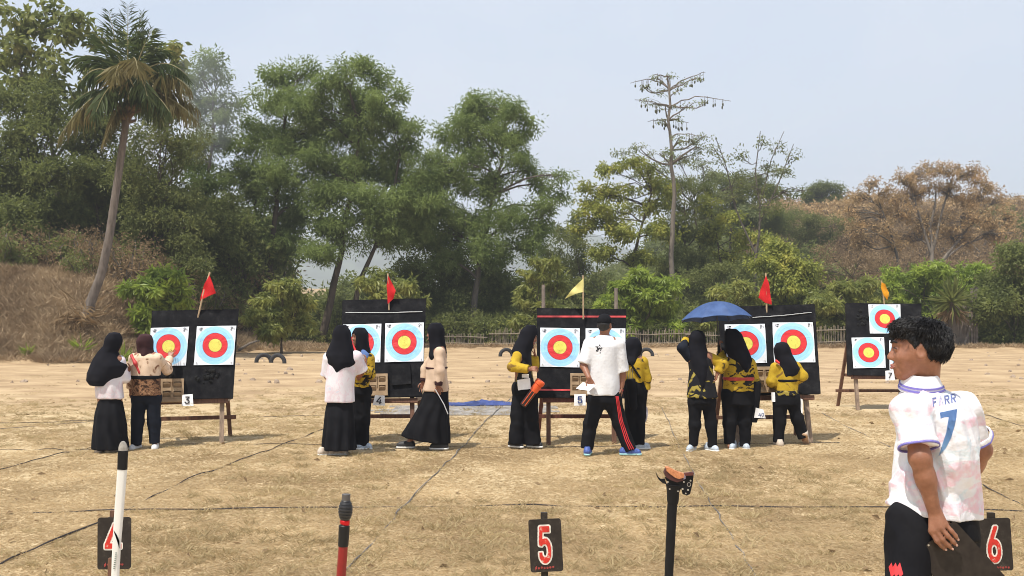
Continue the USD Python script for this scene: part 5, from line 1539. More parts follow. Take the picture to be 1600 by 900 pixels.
C_YELLOW2 = cloth('yellow_sleeve_cloth', [(.30, (.03, .025, .012)), (.36, (.38, .24, .018)), (.60, (.47, .32, .025)), (.68, (.22, .13, .03))], (6, 6, 9), 2.0, .8)
C_BLACKYELLOW = cloth('black_cloth_with_yellow_print', [(.30, (.012, .012, .015)), (.555, (.013, .013, .016)), (.575, (.30, .23, .04)), (.66, (.38, .31, .08)), (.69, (.02, .02, .02))], (6, 6, 9), 3.0, 1.2)
C_BEIGE = cloth('beige_cloth', [(.3, (.50, .36, .26)), (.7, (.60, .45, .33))])
C_TAN = cloth('tan_cloth', [(.3, (.56, .41, .29)), (.5, (.66, .50, .37)), (.62, (.60, .44, .31)), (.68, (.20, .10, .06))], (10, 10, 6), 2.0, 1.5)
C_BATIK = cloth('brown_batik_cloth', [(.36, (.035, .018, .012)), (.46, (.09, .045, .025)), (.52, (.30, .16, .085)), (.60, (.12, .06, .035)), (.68, (.38, .23, .13))], (11, 11, 16), 4.0, 2.2)
C_WHITE = cloth('white_cotton', [(.3, (.64, .64, .655)), (.7, (.72, .72, .735))], weave=.4)
C_SHOE_W = plain('white_shoe', (.66, .65, .64), .6, .08, 40)
C_SHOE_B = plain('black_shoe', (.02, .02, .022), .6)
C_SHOE_G = plain('grey_blue_shoe', (.42, .48, .55), .6, .25, 60)
C_SHOE_T = plain('beige_shoe', (.52, .44, .36), .7, .2, 50)
C_SHOE_BL = plain('blue_shoe', (.05, .09, .30), .6, .5, 60)
C_SOLE = plain('white_sole', (.70, .70, .68), .6, .06)
C_SOLE_T = plain('turquoise_sole', (.32, .58, .60), .6, .1)
m_eye = plain('eye_white', (.6, .58, .55), .25, .03)
m_iris = plain('dark_eye', (.012, .009, .008), .2)
m_brow = plain('brow_hair', (.012, .010, .009), .8)
m_lip = plain('lip', (.30, .11, .085), .45, .1)


def rot_frame(fwd, tilt=0.0, roll=0.0):
    f = unit(np.array([fwd[0], fwd[1], 0.0]))
    r = np.array([f[1], -f[0], 0.0])
    u = np.array([0, 0, 1.0])
    f2 = f * math.cos(tilt) - u * math.sin(tilt)      # positive tilt looks down
    u2 = u * math.cos(tilt) + f * math.sin(tilt)
    r2 = r * math.cos(roll) + u2 * math.sin(roll)
    u3 = u2 * math.cos(roll) - r * math.sin(roll)
    return np.stack([r2, f2, u3])                      # rows: right, forward, up


def head_sdf(P, c, R, s, ears=True):
    q = ((P - c) @ R.T) / s
    d = ellipsoid(q, (0, -.014, .030), (.074, .093, .090))
    d = smin(d, ellipsoid(q, (0, .022, -.035), (.057, .066, .080)), .05)
    d = smin(d, ellipsoid(q, (0, .060, -.094), (.026, .026, .022)), .035)
    ax = np.abs(q[:, 0])
    qa = np.stack([ax, q[:, 1], q[:, 2]], -1)
    d = smin(d, ellipsoid(qa, (.036, .056, -.022), (.026, .022, .024)), .03)          # cheek bones
    d = smin(d, capsule(qa, (0.006, .083, .034), (.042, .070, .036), .010, .008), .02)   # brow ridge
    d = smin(d, capsule(q, (0, .084, .016), (0, .104, -.022), .009, .0125), .016)       # nose
    d = smin(d, ellipsoid(qa, (.013, .094, -.027), (.009, .011, .009)), .010)
    d = smax(d, -ellipsoid(qa, (.031, .096, .010), (.019, .017, .011)), .014)           # eye hollows
    d = smin(d, ellipsoid(qa, (.031, .079, .010), (.0145, .0115, .0105)), .004)
    d = smin(d, ellipsoid(q, (0, .087, -.056), (.024, .013, .0065)), .010)              # lips
    d = smin(d, ellipsoid(q, (0, .084, -.067), (.021, .013, .0075)), .010)
    d = smax(d, -capsule(q, (-.020, .101, -.0612), (.020, .101, -.0612), .003, .003), .005)
    if ears:
        e = ellipsoid(qa, (.077, -.012, .000), (.011, .022, .033))
        e = smax(e, -ellipsoid(qa, (.089, -.008, .004), (.010, .012, .019)), .008)
        d = smin(d, e, .012)
    return d * s


def hand_chains(w, d, n, s, curl=.5, spread=.16, thumb_side=1, fist=None):
    """finger joints for a hand: wrist w, pointing d, palm normal n"""
    d, n = unit(d), np.asarray(n, float)
    n = unit(n - d * (n @ d)); x = np.cross(d, n) * thumb_side    # towards the thumb
    L = .175 * s
    chains, palm = [], []
    for k, (lf, off) in enumerate(((.40, .30), (.45, .10), (.42, -.11), (.33, -.30))):
        kn = w + d * L * (.50 - .02 * k) + x * L * off * .72
        palm.append((w + x * L * off * .35 + d * L * .06, kn))
        dirn = unit(d + x * off * spread * 2.2)
        pts, a, c = [kn], 0.0, kn
        for seg in (.46, .31, .25):
            a += curl * (.75 if seg == .46 else 1.0)
            c = c + (dirn * math.cos(a) + n * math.sin(a)) * L * lf * seg
            pts.append(c)
        chains.append(pts)
    t0 = w + d * L * .14 + x * L * .16
    t1 = t0 + unit(d * .55 + x * .75 + n * .35) * L * .20
    t2 = t1 + unit(d * .85 + x * .35 + n * .45) * L * .17
    t3 = t2 + unit(d * .95 + x * .05 + n * .5) * L * .13
    chains.append([t0, t1, t2, t3])
    return palm, chains


def hand_sdf(P, w, d, n, s, curl=.5, thumb_side=1, palm=None, chains=None):
    if chains is None:
        palm, chains = hand_chains(w, d, n, s, curl, thumb_side=thumb_side)
    D = None
    for a, b in palm:
        c = capsule(P, a, b, .0135 * s, .0115 * s)
        D = c if D is None else smin(D, c, .014 * s)
    for k, ch in enumerate(chains):
        r = (.0100 if k == 4 else .0090 - .0006 * (k == 3)) * s
        for i in range(len(ch) - 1):
            c = capsule(P, ch[i], ch[i + 1], r * (1.05 - .09 * i), r * (.98 - .09 * i))
            D = smin(D, c, .005 * s)
    return D


def loft_sdf(P, rows, k=.02, fold=None):
    """rows: (centre x, y, z, half width, half depth[, yaw]) from top to bottom"""
    r = np.array([list(q) + [0] * (6 - len(q)) for q in rows], float)
    r = r[np.argsort(r[:, 2])]
    z = np.clip(P[:, 2], r[0, 2], r[-1, 2])
    I = lambda c: np.interp(z, r[:, 2], r[:, c])
    cx, cy, rx, ry, ya = I(0), I(1), I(3), I(4), I(5)
    dx, dy = P[:, 0] - cx, P[:, 1] - cy
    ca, sa = np.cos(ya), np.sin(ya)
    lx, ly = dx * ca + dy * sa, -dx * sa + dy * ca
    k0 = np.sqrt((lx / rx) ** 2 + (ly / ry) ** 2)
    k1 = np.sqrt((lx / rx ** 2) ** 2 + (ly / ry ** 2) ** 2)
    d = np.where(k0 < .05, -np.minimum(rx, ry), k0 * (k0 - 1) / np.maximum(k1, 1e-6))
    cap = np.maximum(r[0, 2] - P[:, 2], P[:, 2] - r[-1, 2])
    if fold:
        d = d + fold(P, np.arctan2(ly / ry, lx / rx), np.clip((r[-1, 2] - P[:, 2]) / max(1e-6, r[-1, 2] - r[0, 2]), 0, 1))
    return smax(d, cap, k)


class Person:
    def __init__(self, label, Y, foot, group=None, seed=0):
        self.Y, self.seed = Y, seed
        b = at(foot[0], foot[1], Y); b[2] = 0
        self.t = thing('person', label, 'person', b, group)
        self.hands, self.k = [], 1.0

    def p(self, q):
        return at(q[0], q[1], self.Y + (q[2] if len(q) > 2 else 0.0))

    def m(self, px):
        return px / FPX * self.Y

    def rows(self, rr):
        """silhouette rows: (left px, right px, y px, half depth m[, depth offset m[, yaw]])"""
        out = []
        for q in rr:
            dy = q[4] if len(q) > 4 else 0.0
            c = at((q[0] + q[1]) / 2, q[2], self.Y + dy)
            out.append((c[0], c[1], c[2], self.m(q[1] - q[0]) / 2, q[3], q[5] if len(q) > 5 else 0.0))
        return out

    def bounds(self, pts, pad):
        pts = np.array(pts)
        return pts.min(0) - pad, pts.max(0) + pad

    def body(self, head, fwd, hs, tilt, neck, sh, el, wr, hand, hip, kn, an, toe, h=.008, hand_k=None, roll=0.0, arm_r=(.042, .036, .026), ears=False):
        """one continuous figure. sh, el, wr, hip, kn, an: pairs of pixel points (picture left, picture right); hand: pairs of (dir, palm normal, curl, thumb side)"""
        P_ = self.p
        c, R = P_(head), rot_frame(fwd, tilt, roll)
        self.hc, self.R, self.hs = c, R, hs
        N = P_(neck)
        S, E, W_, H_, K, A = [[P_(q) for q in x] for x in (sh, el, wr, hip, kn, an)]
        self.J = dict(S=S, E=E, W=W_, H=H_, K=K, A=A, N=N)
        k = hs
        hc = []
        for i in range(2):
            d, n, curl, ts = hand[i]
            hc.append(hand_chains(W_[i], np.array(d, float), np.array(n, float), k * (hand_k or .92), curl, thumb_side=ts))
        self.hc_ = hc
        mid_s, mid_h = (S[0] + S[1]) / 2, (H_[0] + H_[1]) / 2

        def f(P):
            d = head_sdf(P, c, R, hs, ears)
            d = smin(d, capsule(P, c - R[2] * .05 * hs - R[1] * .012 * hs, N, .050 * k, .052 * k), .03)
            for i in range(2):
                d = smin(d, capsule(P, N - [0, 0, .02], S[i], .055 * k, .048 * k), .04)
                d = smin(d, capsule(P, S[i], E[i], arm_r[0] * k, arm_r[1] * k), .03)
                d = smin(d, capsule(P, E[i], W_[i], arm_r[1] * k, arm_r[2] * k), .02)
                d = smin(d, capsule(P, (S[i] + mid_s) / 2, (H_[i] + mid_h) / 2, .085 * k, .080 * k), .06)
                d = smin(d, capsule(P, H_[i], K[i], .078 * k, .052 * k), .04)
                d = smin(d, capsule(P, K[i], A[i], .050 * k, .034 * k), .03)
                t_ = unit(np.array([toe[i][0], toe[i][1], 0.0]))
                d = smin(d, capsule(P, A[i] - [0, 0, .01], A[i] + t_ * .07 * k - [0, 0, A[i][2] * .45], .026 * k, .020 * k), .02)
                d = smin(d, hand_sdf(P, None, None, None, k * (hand_k or .92), palm=hc[i][0], chains=hc[i][1]), .008)
            return d
        pts = [c + [0, 0, .16], c - R[1] * .15, c + R[1] * .15, N, *S, *E, *W_, *H_, *K, *A] + [q for x in hc for ch in x[1] for q in ch]
        lo, hi = self.bounds(pts, .12)
        lo[2] = min(lo[2], -.01)
        v, fc = surface_nets(f, lo, hi, h)
        self.skin = obj('body', (v, fc), m_skin, self.t, smooth=True)
        return self

    def face(self, eyes=True):
        """brows, eyes and lips"""
        c, R, s = self.hc, self.R, self.hs
        g = lambda v: (np.asarray(v) * s) @ R + c
        for sx in (-1, 1):
            b = tube([g((sx * .013, .098, .037)), g((sx * .030, .093, .043)), g((sx * .047, .078, .038))], [.0035 * s, .0045 * s, .0025 * s], 6)
            obj('eyebrow', b, m_brow, self.t, smooth=True)
            e = trimesh.creation.icosphere(2, .0098 * s); e.apply_translation(g((sx * .031, .0785, .010)))
            ep = obj('eye', e, m_eye, self.t, smooth=True)
            i = trimesh.creation.icosphere(2, .0062 * s); i.apply_translation(g((sx * .031, .0835, .0095)))
            v_ = vf(i); usdkit.mesh(stage, ep.GetPath().pathString + '/iris', (v_[0] - origin(self.t), v_[1]), m_iris, smooth=True)
            obj('eyelid', tube([g((sx * .017, .0865, .012)), g((sx * .031, .0905, .0175)), g((sx * .046, .080, .012))], [.0018 * s, .0028 * s, .0018 * s], 5), m_brow, self.t, smooth=True)
        for z, r in ((-.0565, .0055), (-.067, .0065)):
            obj('lip', tube([g((-.023, .089, -.0615)), g((-.010, .0985, z + .001)), g((0, .0995, z)), g((.010, .0985, z + .001)), g((.023, .089, -.0615))], [.001, r * s * .8, r * s, r * s * .8, .001], 7), m_lip, self.t, smooth=True)

    def garment(self, name, parts, material, h=.011, fold=.008, fold_n=8, k=.03, cuts=(), pad=.07, rough=.006, label=None, freq=(9, 9, 4), vfold=None):
        """parts: ('rows', rows) or ('cap', a, b, r1, r2): a garment as one smooth solid with folds"""
        pts, fs = [], []
        for q in parts:
            if q[0] == 'rows':
                for w in q[1]:
                    pts += [np.array([w[0] - w[3], w[1] - w[4], w[2]]), np.array([w[0] + w[3], w[1] + w[4], w[2]])]
            elif q[0] == 'cap':
                mr_ = max(q[3], q[4])
                pts += [np.asarray(q[1]) - mr_, np.asarray(q[1]) + mr_, np.asarray(q[2]) - mr_, np.asarray(q[2]) + mr_]
            elif q[0] == 'ell':
                pts += [np.asarray(q[1]) - max(q[2]), np.asarray(q[1]) + max(q[2])]
        sd = self.seed

        def f(P):
            D = None
            for q in parts:
                if q[0] == 'rows':
                    d = loft_sdf(P, q[1], .012, (lambda P, th, t: fold * t ** 1.2 * np.sin(th * fold_n + 7.5 * noise(P * [2, 2, 3] + sd, 5) + sd)) if fold else None)
                elif q[0] == 'cap':
                    d = capsule(P, q[1], q[2], q[3], q[4])
                    if len(q) > 5:      # cut square at the far end
                        u = unit(np.asarray(q[2]) - np.asarray(q[1]))
                        d = smax(d, (P - np.asarray(q[2])) @ u, .006)
                    if rough:
                        d = d + rough * .9 * (np.abs(noise(P * [12, 12, 7] + P[:, [2, 0, 1]] * [7, 4, 3] + sd, 3) - .5) * 4 - 1)
                else:
                    d = ellipsoid(P, q[1], q[2], q[3] if len(q) > 3 else None)
                D = d if D is None else smin(D, d, k)
            if rough:
                D = D + rough * (noise(P * np.array(freq) * 1.6 + sd * 3, 8) - .5) * 2
            for c in cuts:
                D = smax(D, c(P), .008)
            return D
        lo, hi = self.bounds(pts, pad)
        v, fc = surface_nets(f, lo, hi, h)
        self.last = f
        return obj(name, (v, fc), material, self.t, smooth=True, label=label)

    def hijab(self, rows, material=None, opening=True, name='hijab', h=.010, grow=1.0, fold=.009, fold_n=5, face_r=(.060, .07, .082), face_at=(0, .098, -.012), extra=()):
        c, R, s = self.hc, self.R, self.hs
        parts = [('rows', self.rows(rows))] + list(extra)
        parts.append(('ell', c + (np.array([0, -.012, .024]) * s) @ R, np.array([.089, .109, .103]) * s * grow, R.T))
        cuts = []
        if opening:
            fc = c + (np.array(face_at) * s) @ R
            cuts.append(lambda P: -ellipsoid(P, fc, np.array(face_r) * s, R.T))
        return self.garment(name, parts, material or C_HIJAB, h, fold, fold_n, .035, cuts, rough=.005)

    def shoes(self, pos, dirs, mt, sole, L=.235, lift=(0, 0), heel=(0, 0)):
        for i in range(2):
            a = self.p(pos[i]); a[2] = 0
            d = unit(np.array([dirs[i][0], dirs[i][1], 0.0])); x = np.array([d[1], -d[0], 0])
            up = np.array([0, 0, 1.0])
            al = heel[i]                       # heel raised
            d2 = d * math.cos(al) - up * math.sin(al); u2 = up * math.cos(al) + d * math.sin(al)
            a = a + up * (lift[i] + math.sin(al) * L * .5 + .0)
            fr = np.stack([x, d2, u2])

            def f(P, sole_=False):
                q = (P - a) @ fr.T
                b = capsule(q, (0, -L * .30, .034), (0, L * .32, .026), .037, .033)
                b = smin(b, capsule(q, (0, -L * .30, .05), (0, -L * .22, .085), .034, .034), .03)
                b = smin(b, ellipsoid(q, (0, L * .08, .05), (.034, .075, .032)), .03)
                b = smax(b, -(q[:, 2] - .014), .004)
                b = smax(b, q[:, 2] - .098, .008)
                if sole_:
                    o = np.maximum(capsule(q * [1, 1, 0], (0, -L * .31, 0), (0, L * .335, 0), .040, .037), np.maximum(q[:, 2] - .022, -q[:, 2]))
                    return o
                return b
            e = np.array([a - .19, a + .19])
            e[0][2] = a[2] - .12; e[1][2] = a[2] + .2
            v, fc = surface_nets(f, e[0], e[1], .0065)
            sh = obj('shoe', (v, fc), mt[i] if isinstance(mt, (list, tuple)) else mt, self.t, smooth=True)
            v, fc = surface_nets(lambda P: f(P, True), e[0], e[1], .0062)
            usdkit.mesh(stage, sh.GetPath().pathString + '/sole', (v - origin(self.t), fc), sole, smooth=40)

    def sleeves(self, r=(.062, .055, .045), upto=1.0, which=(0, 1)):
        """capsule parts of long sleeves (upto 1) or short ones (upto < .5, along the upper arm)"""
        S, E, W_ = self.J['S'], self.J['E'], self.J['W']
        out = []
        if len(which) == 2:
            for i in which:
                out.append(('cap', self.J['N'] - [0, 0, .035], S[i] - [0, 0, .004], .070 * self.hs, r[0] * .96))
        for i in which:
            if upto <= .5:
                q = S[i] + (E[i] - S[i]) * upto * 2
                out.append(('cap', S[i], q, r[0], r[1], 1))
            else:
                out.append(('cap', S[i], E[i], r[0], r[1]))
                out.append(('cap', E[i], E[i] + (W_[i] - E[i]) * (upto * 2 - 1), r[1], r[2], 1))
        return out

    def trousers(self, name, mt, hipw, r=(.10, .075, .062), fold=.006, waist_rows=None, h=.011, label=None):
        H_, K, A = self.J['H'], self.J['K'], self.J['A']
        parts = []
        if waist_rows:
            parts.append(('rows', self.rows(waist_rows)))
        for i in range(2):
            if i == 0:
                parts.append(('cap', H_[0] + [0, 0, .01], H_[1] + [0, 0, .01], r[0] * 1.06, r[0] * 1.06))
            parts.append(('cap', H_[i], K[i], r[0], r[1]))
            end = A[i].copy()
            parts.append(('cap', K[i], end + (end - K[i]) * .04, r[1], r[2], 1))
        return self.garment(name, parts, mt, h, fold, 6, .03, rough=.006, freq=(7, 7, 4), label=label)


def slip(person, name, quad, dys, material, thick=.0015, bend=.01, n=8):
    """a sheet of paper held or hung: pixel corners TL TR BR BL with depth offsets"""
    c = [person.p((x, y, d)) for (x, y), d in zip(quad, dys)]
    u, v = np.meshgrid(np.linspace(0, 1, n), np.linspace(0, 1, n), indexing='ij')
    P = (c[0] * ((1 - u) * (1 - v))[..., None] + c[1] * (u * (1 - v))[..., None] + c[2] * (u * v)[..., None] + c[3] * ((1 - u) * v)[..., None])
    nrm = unit(np.cross(c[1] - c[0], c[3] - c[0]))
    P = P + nrm * (bend * np.sin(u * 3 + v))[..., None]
    m = n * n
    pts = np.concatenate([P.reshape(-1, 3), (P + nrm * thick).reshape(-1, 3)])
    i, j = np.meshgrid(np.arange(n - 1), np.arange(n - 1), indexing='ij')
    q = np.stack([i * n + j, i * n + j + 1, (i + 1) * n + j + 1, (i + 1) * n + j], -1).reshape(-1, 4)
    return pts, np.vstack([q, q[:, ::-1] + m])
DN, UP, AW = (0, .1, -1), (0, .2, 1), (0, 1, 0)


def black_skirt(p, rows, name='skirt', mt=None, fold=.022, n=9):
    p.garment(name, [('rows', p.rows(rows))], mt or C_BLACK, .011, fold, n, rough=.004)


# 1: leftmost girl with a white paper
a = Person('girl in long black hijab and skirt writing on a paper, leftmost of all', 12.07, (170, 708), seed=1)
a.body((178, 536), (.6, .8), .93, .25, (173, 557), [(155, 566), (188, 564)], [(151, 592, .06), (196, 592, .05)], [(170, 598, .2), (199, 584, .17)],
       [((.5, .5, .1), (0, 0, 1), .5, 1), ((.25, .25, .8), (-1, 0, .2), .5, 1)], [(162, 622), (181, 622)], [(161, 662), (183, 662)], [(157, 700), (177, 700)], [(-.1, 1), (.25, 1)])
a.garment('blouse', [('rows', a.rows([(158, 186, 556, .09), (150, 191, 566, .11), (149, 191, 590, .12), (150, 192, 610, .125), (151, 193, 623, .125)]))] + a.sleeves((.055, .05, .042), .95), C_PINKWHITE, .011, .005, 6)
black_skirt(a, [(156, 188, 614, .10), (153, 191, 629, .11), (150, 194, 646, .15), (148, 196, 670, .18), (147, 198, 701, .20)])
a.hijab([(171, 187, 521, .08), (166, 190, 530, .10), (162, 188, 541, .10), (154, 184, 550, .115), (148, 189, 559, .135), (142, 198, 571, .155), (137, 194, 583, .165), (137, 186, 594, .165), (143, 176, 602, .15)])
a.shoes([(155, 707), (176, 708)], [(-.2, .9), (.3, .9)], C_SHOE_T, C_SOLE)
t = thing('score_paper', 'white score paper held by the leftmost girl', 'paper', a.p((197, 585, .12)))
obj('sheet', slip(a, 'sheet', [(191, 583), (204, 577), (204, 592), (190, 592)], [.10, .22, .20, .08], m_paper), m_paper, t)

# 2: girl touching the target
a = Person('girl in dark maroon hijab and tan batik shirt touching the leftmost target face', 12.34, (228, 703), seed=2)
a.body((227, 536), (.4, .9), .90, .05, (227, 553), [(210, 560), (246, 560)], [(204, 590, .03), (261, 578, .16)], [(204, 608, .02), (265, 559, .34)],
       [(DN, (1, 0, 0), .5, 1), ((.1, .45, .8), (0, 1, -.2), .35, -1)], [(218, 622), (239, 622)], [(215, 660), (241, 660)], [(213, 694), (242, 691)], [(-.25, -.95), (.25, -.95)])
a.garment('shirt', [('rows', a.rows([(216, 239, 551, .085), (206, 250, 558, .115), (206, 251, 572, .125), (207, 250, 592, .125)]))] + a.sleeves((.060, .055, .045), .97), C_TAN, .010, .004, 6)
a.garment('shirt_hem', [('rows', a.rows([(206, 250.5, 589, .13), (206, 251, 603, .132), (205, 252, 617, .135)]))], C_BATIK, .010, .005, 6)
a.garment('belt', [('rows', a.rows([(205.5, 251, 586, .136), (205.5, 251, 592, .136)]))], C_BLACK, .009, 0, rough=.003)
q = a.p
a.garment('shoulder_strap', [('cap', q((206, 556, -.05)), q((212, 568, -.12)), .020, .018), ('cap', q((212, 568, -.10)), q((218, 582, -.112)), .018, .013)], plain('red_strap', (.42, .03, .03), .6), .008, 0, label='red and black shoulder strap')
a.garment('arm_band', [('cap', q((202.5, 578, .02)), q((202.5, 580.5, .02)), .066, .066, 1)], C_BLACK, .008, 0, rough=0)
a.trousers('trousers', C_NAVY, 0, (.088, .070, .060), waist_rows=[(208, 250, 612, .11), (208, 250, 626, .11)])
a.hijab([(218, 236, 524, .08), (214, 239, 533, .10), (215, 239, 543, .095), (216, 241, 552, .10), (213, 243, 557, .10)], C_MAROON, grow=.97)
a.shoes([(211, 702), (242, 699)], [(-.2, -.95), (.25, -.95)], C_SHOE_W, C_SOLE)

# 3 and 4: pair at board 4
a = Person('girl seen from behind in pink-printed white shirt and long black skirt', 11.96, (530, 710), seed=3)
a.body((535, 527), (.7, .7), .95, .12, (533, 552), [(515, 560), (556, 558)], [(511, 588, .03), (566, 580, .06)], [(522, 602, .16), (571, 570, .22)],
       [((.5, .5, .1), (0, 0, 1), .5, 1), ((.1, .2, 1), (-1, 0, 0), .6, 1)], [(521, 632), (541, 632)], [(519, 668), (541, 668)], [(513, 702), (531, 703)], [(.6, .5), (.7, .3)])
a.garment('shirt', [('rows', a.rows([(520, 552, 553, .09), (513, 559, 562, .12), (510, 556, 580, .13), (508, 554, 605, .14), (507, 555, 628, .145)]))] + a.sleeves((.070, .078, .05), .5), C_PINKWHITE, .010, .006, 6)
black_skirt(a, [(513, 550, 620, .10), (510, 552, 634, .115), (508, 553, 650, .15), (506, 554, 680, .18), (505, 556, 702, .20)])
a.hijab([(527, 541, 508, .08), (521, 547, 517, .10), (519, 549, 530, .115), (514, 552, 543, .13), (508, 556, 555, .15), (510, 559, 566, .15), (516, 551, 575, .14), (521, 540, 582, .12), (525, 533, 588, .10)], opening=False)
a.shoes([(510, 707), (529, 711)], [(.5, .4), (.85, .1)], C_SHOE_T, C_SOLE)
t = thing('score_paper', 'white paper held up between the two girls at the second board', 'paper', a.p((566, 562, .16)))
obj('sheet', slip(a, 'sheet', [(560, 556), (570, 555), (570, 571), (561, 572)], [.12, .24, .22, .10], m_paper), m_paper, t)

a = Person('girl in yellow printed shirt and black hijab turning her face left', 12.45, (563, 701), seed=4)
a.body((561, 527), (-.72, -.55), .86, .05, (565, 549), [(555, 560, .05), (577, 560, -.03)], [(552, 586, .05), (579, 585, -.06)], [(560, 592, -.12), (571, 579, -.18)],
       [((.3, -.4, .5), (0, 0, 1), .5, 1), ((0, -.1, 1), (-1, 0, 0), .5, 1)], [(559, 612), (570, 612)], [(558, 655), (569, 655)], [(557, 692), (568, 694)], [(.7, -.4), (.8, -.3)])
a.face()
a.garment('shirt', [('rows', a.rows([(559, 576, 550, .085), (556, 580, 558, .11), (554, 579, 580, .12), (553, 577, 605, .125)]))] + a.sleeves((.060, .055, .045), .96), C_YELLOW, .010, .005, 6)
a.garment('collar', [('rows', a.rows([(559, 576, 546, .105), (560, 580, 552, .12), (562, 581, 559, .125)]))], plain('blue_collar', (.10, .18, .42), .8), .009, 0, 6)
a.trousers('trousers', C_BLACK, 0, (.080, .068, .060), waist_rows=[(553, 575, 600, .11), (553, 575, 616, .115)])
a.hijab([(555, 570, 512, .08), (550.5, 575, 520, .095), (551.5, 576, 530, .098), (554, 577, 540, .10), (558, 579, 548, .105), (562, 579, 555, .11)], grow=.98, face_r=(.058, .07, .085))
a.shoes([(556, 702), (568, 701)], [(.8, -.4), (.95, -.2)], C_SHOE_G, C_SOLE)

# 5: girl walking left
a = Person('girl in beige shirt and flowing black skirt walking left with a stick', 12.5, (665, 700), seed=5)
a.body((680, 521), (-.97, .1), .95, .1, (684, 544), [(682, 551, .11), (687, 551, -.12)], [(665, 577, .15), (688, 580, -.17)], [(662, 596, .12), (685, 602, -.16)],
       [((-.1, 0, -1), (0, -1, 0), .35, 1), ((-.1, 0, -1), (0, 1, 0), .7, 1)], [(681, 616, .07), (684, 616, -.07)], [(660, 650, .06), (690, 655, -.06)], [(641, 688, .05), (690, 692, -.06)], [(-1, -.1), (-1, 0)], ears=False)
a.face()
a.garment('shirt', [('rows', a.rows([(676, 694, 545, .10), (671, 698, 553, .14), (667, 698, 572, .15), (665, 699, 592, .15), (660, 702, 611, .16)]))] + a.sleeves((.060, .056, .048), .88), C_BEIGE, .010, .005, 6)
for i in (0, 1):
    E_, W_ = a.J['E'][i], a.J['W'][i]
    a.garment('cuff', [('cap', E_ + (W_ - E_) * .72, E_ + (W_ - E_) * 1.0, .050, .046, 1)], C_MAROON, .008, 0, rough=.002)
a.garment('belt', [('rows', a.rows([(665, 700, 573, .158), (665, 700, 576, .158)]))], C_MAROON, .008, 0, rough=.002)
rows5 = [(664, 701, 605, .14), (657, 701, 630, .16), (643, 701, 656, .19), (630, 702, 677, .21), (627, 702, 694, .22)]
zL, zR = a.p((626, 681))[2], a.p((702, 694))[2]
xL, xR = a.p((626, 681))[0], a.p((702, 694))[0]
a.garment('skirt', [('rows', a.rows(rows5))], C_BLACK, .011, .022, 9, rough=.004, cuts=[lambda P: (zL + (zR - zL) * (P[:, 0] - xL) / (xR - xL)) - P[:, 2]])
a.hijab([(673, 688, 505, .08), (668.5, 692, 513, .10), (669, 694, 525, .10), (671, 695, 537, .105), (671, 697, 547, .14), (669, 698, 556, .16), (672, 697, 563, .15), (688, 697, 569, .09, -.02)], face_r=(.058, .066, .082), face_at=(0, .105, -.012))
a.shoes([(634, 695, .05), (686, 698, -.06)], [(-1, -.05), (-1, .05)], C_SHOE_B, C_SOLE, L=.25)
s0, s1 = a.p((684, 616, -.2)), a.p((700, 647, -.2))
t = thing('arrow_puller', 'thin pale stick held by the girl walking left', 'stick', s1)
obj('stick', tube([s0 + (s0 - s1) * .25, (s0 + s1) / 2 + [.012, 0, .0], s1], .006, 6), m_pin, t, smooth=True)

# 6: girl with the orange quiver
a = Person('girl in black and yellow looking down beside the board with an orange quiver', 12.62, (820, 698), seed=6)
a.body((827, 526), (.92, -.2), .93, .35, (820, 547), [(809, 556, -.10), (822, 556, .10)], [(801, 573, -.20), (835, 571, .14)], [(827, 577, -.26), (836, 556, .12)],
       [((1, .1, .1), (0, .6, -.6), .6, 1), ((-.1, -.1, 1), (-1, 0, 0), .3, 1)], [(812, 608), (828, 608)], [(809, 650), (830, 650)], [(807, 692), (833, 692)], [(.8, -.4), (.8, -.3)])
a.face()
a.garment('jersey', [('rows', a.rows([(811, 830, 549, .10), (806, 831, 558, .13), (806, 831, 575, .135), (804, 834, 603, .14)]))], C_BLACKYELLOW, .010, .005, 6)
a.garment('sleeve', a.sleeves((.060, .058, .050), .97, (0,)), C_YELLOW2, .009, 0)
a.garment('sleeve', a.sleeves((.058, .055, .048), .97, (1,)), C_YELLOW2, .009, 0)
a.trousers('trousers', C_BLACK, 0, (.088, .085, .098), waist_rows=[(803, 834, 598, .125), (802, 836, 614, .13)])
a.hijab([(823, 837, 508, .08), (814, 840, 517, .10), (809, 839, 528, .11), (802, 834, 540, .125), (798, 830, 549, .14), (803, 830, 558, .145), (812, 829, 566, .13), (818, 828, 573, .10)], face_r=(.057, .066, .085))
a.shoes([(806, 698), (835, 698)], [(.7, -.5), (.8, -.4)], C_SHOE_B, C_SOLE)
t = thing('score_slip', 'white slips pinned to the waist of the girl with the orange quiver', 'paper', a.p((820, 600, -.16)))
obj('sheet', slip(a, 's', [(808, 594), (828, 590.5), (829.5, 607.5), (809.5, 610)], [-.165] * 4, m_paper), m_paper, t)
obj('sheet', slip(a, 's', [(815.5, 584.5), (826.5, 584.5), (826.5, 590.5), (815.5, 590)], [-.16] * 4, m_paper), m_paper, t)
q0, q1 = a.p((845.5, 595, -.2)), a.p((817, 634, -.16))
ax = lambda s: q0 + (q1 - q0) * s
t = thing('quiver', 'orange and black tube quiver hanging at the waist beside the board', 'quiver', q1)
m_or = plain('orange_plastic', (.72, .10, .02), .45, .12, 20)
obj('lid', tube([ax(0), ax(.03), ax(.13), ax(.15)], [.052, .062, .062, .05], 16), m_or, t, smooth=35)
obj('collar', tube([ax(.15), ax(.17), ax(.40), ax(.43)], [.048, .054, .050, .044], 16), m_or, t, smooth=35)
obj('tube', tube([ax(.42), ax(.97), ax(1.0)], [.046, .042, .032], 16), plain('smoky_black_plastic', (.03, .012, .012), .25), t, smooth=35)
side = unit(np.cross(q1 - q0, [0, 1.0, 0]))
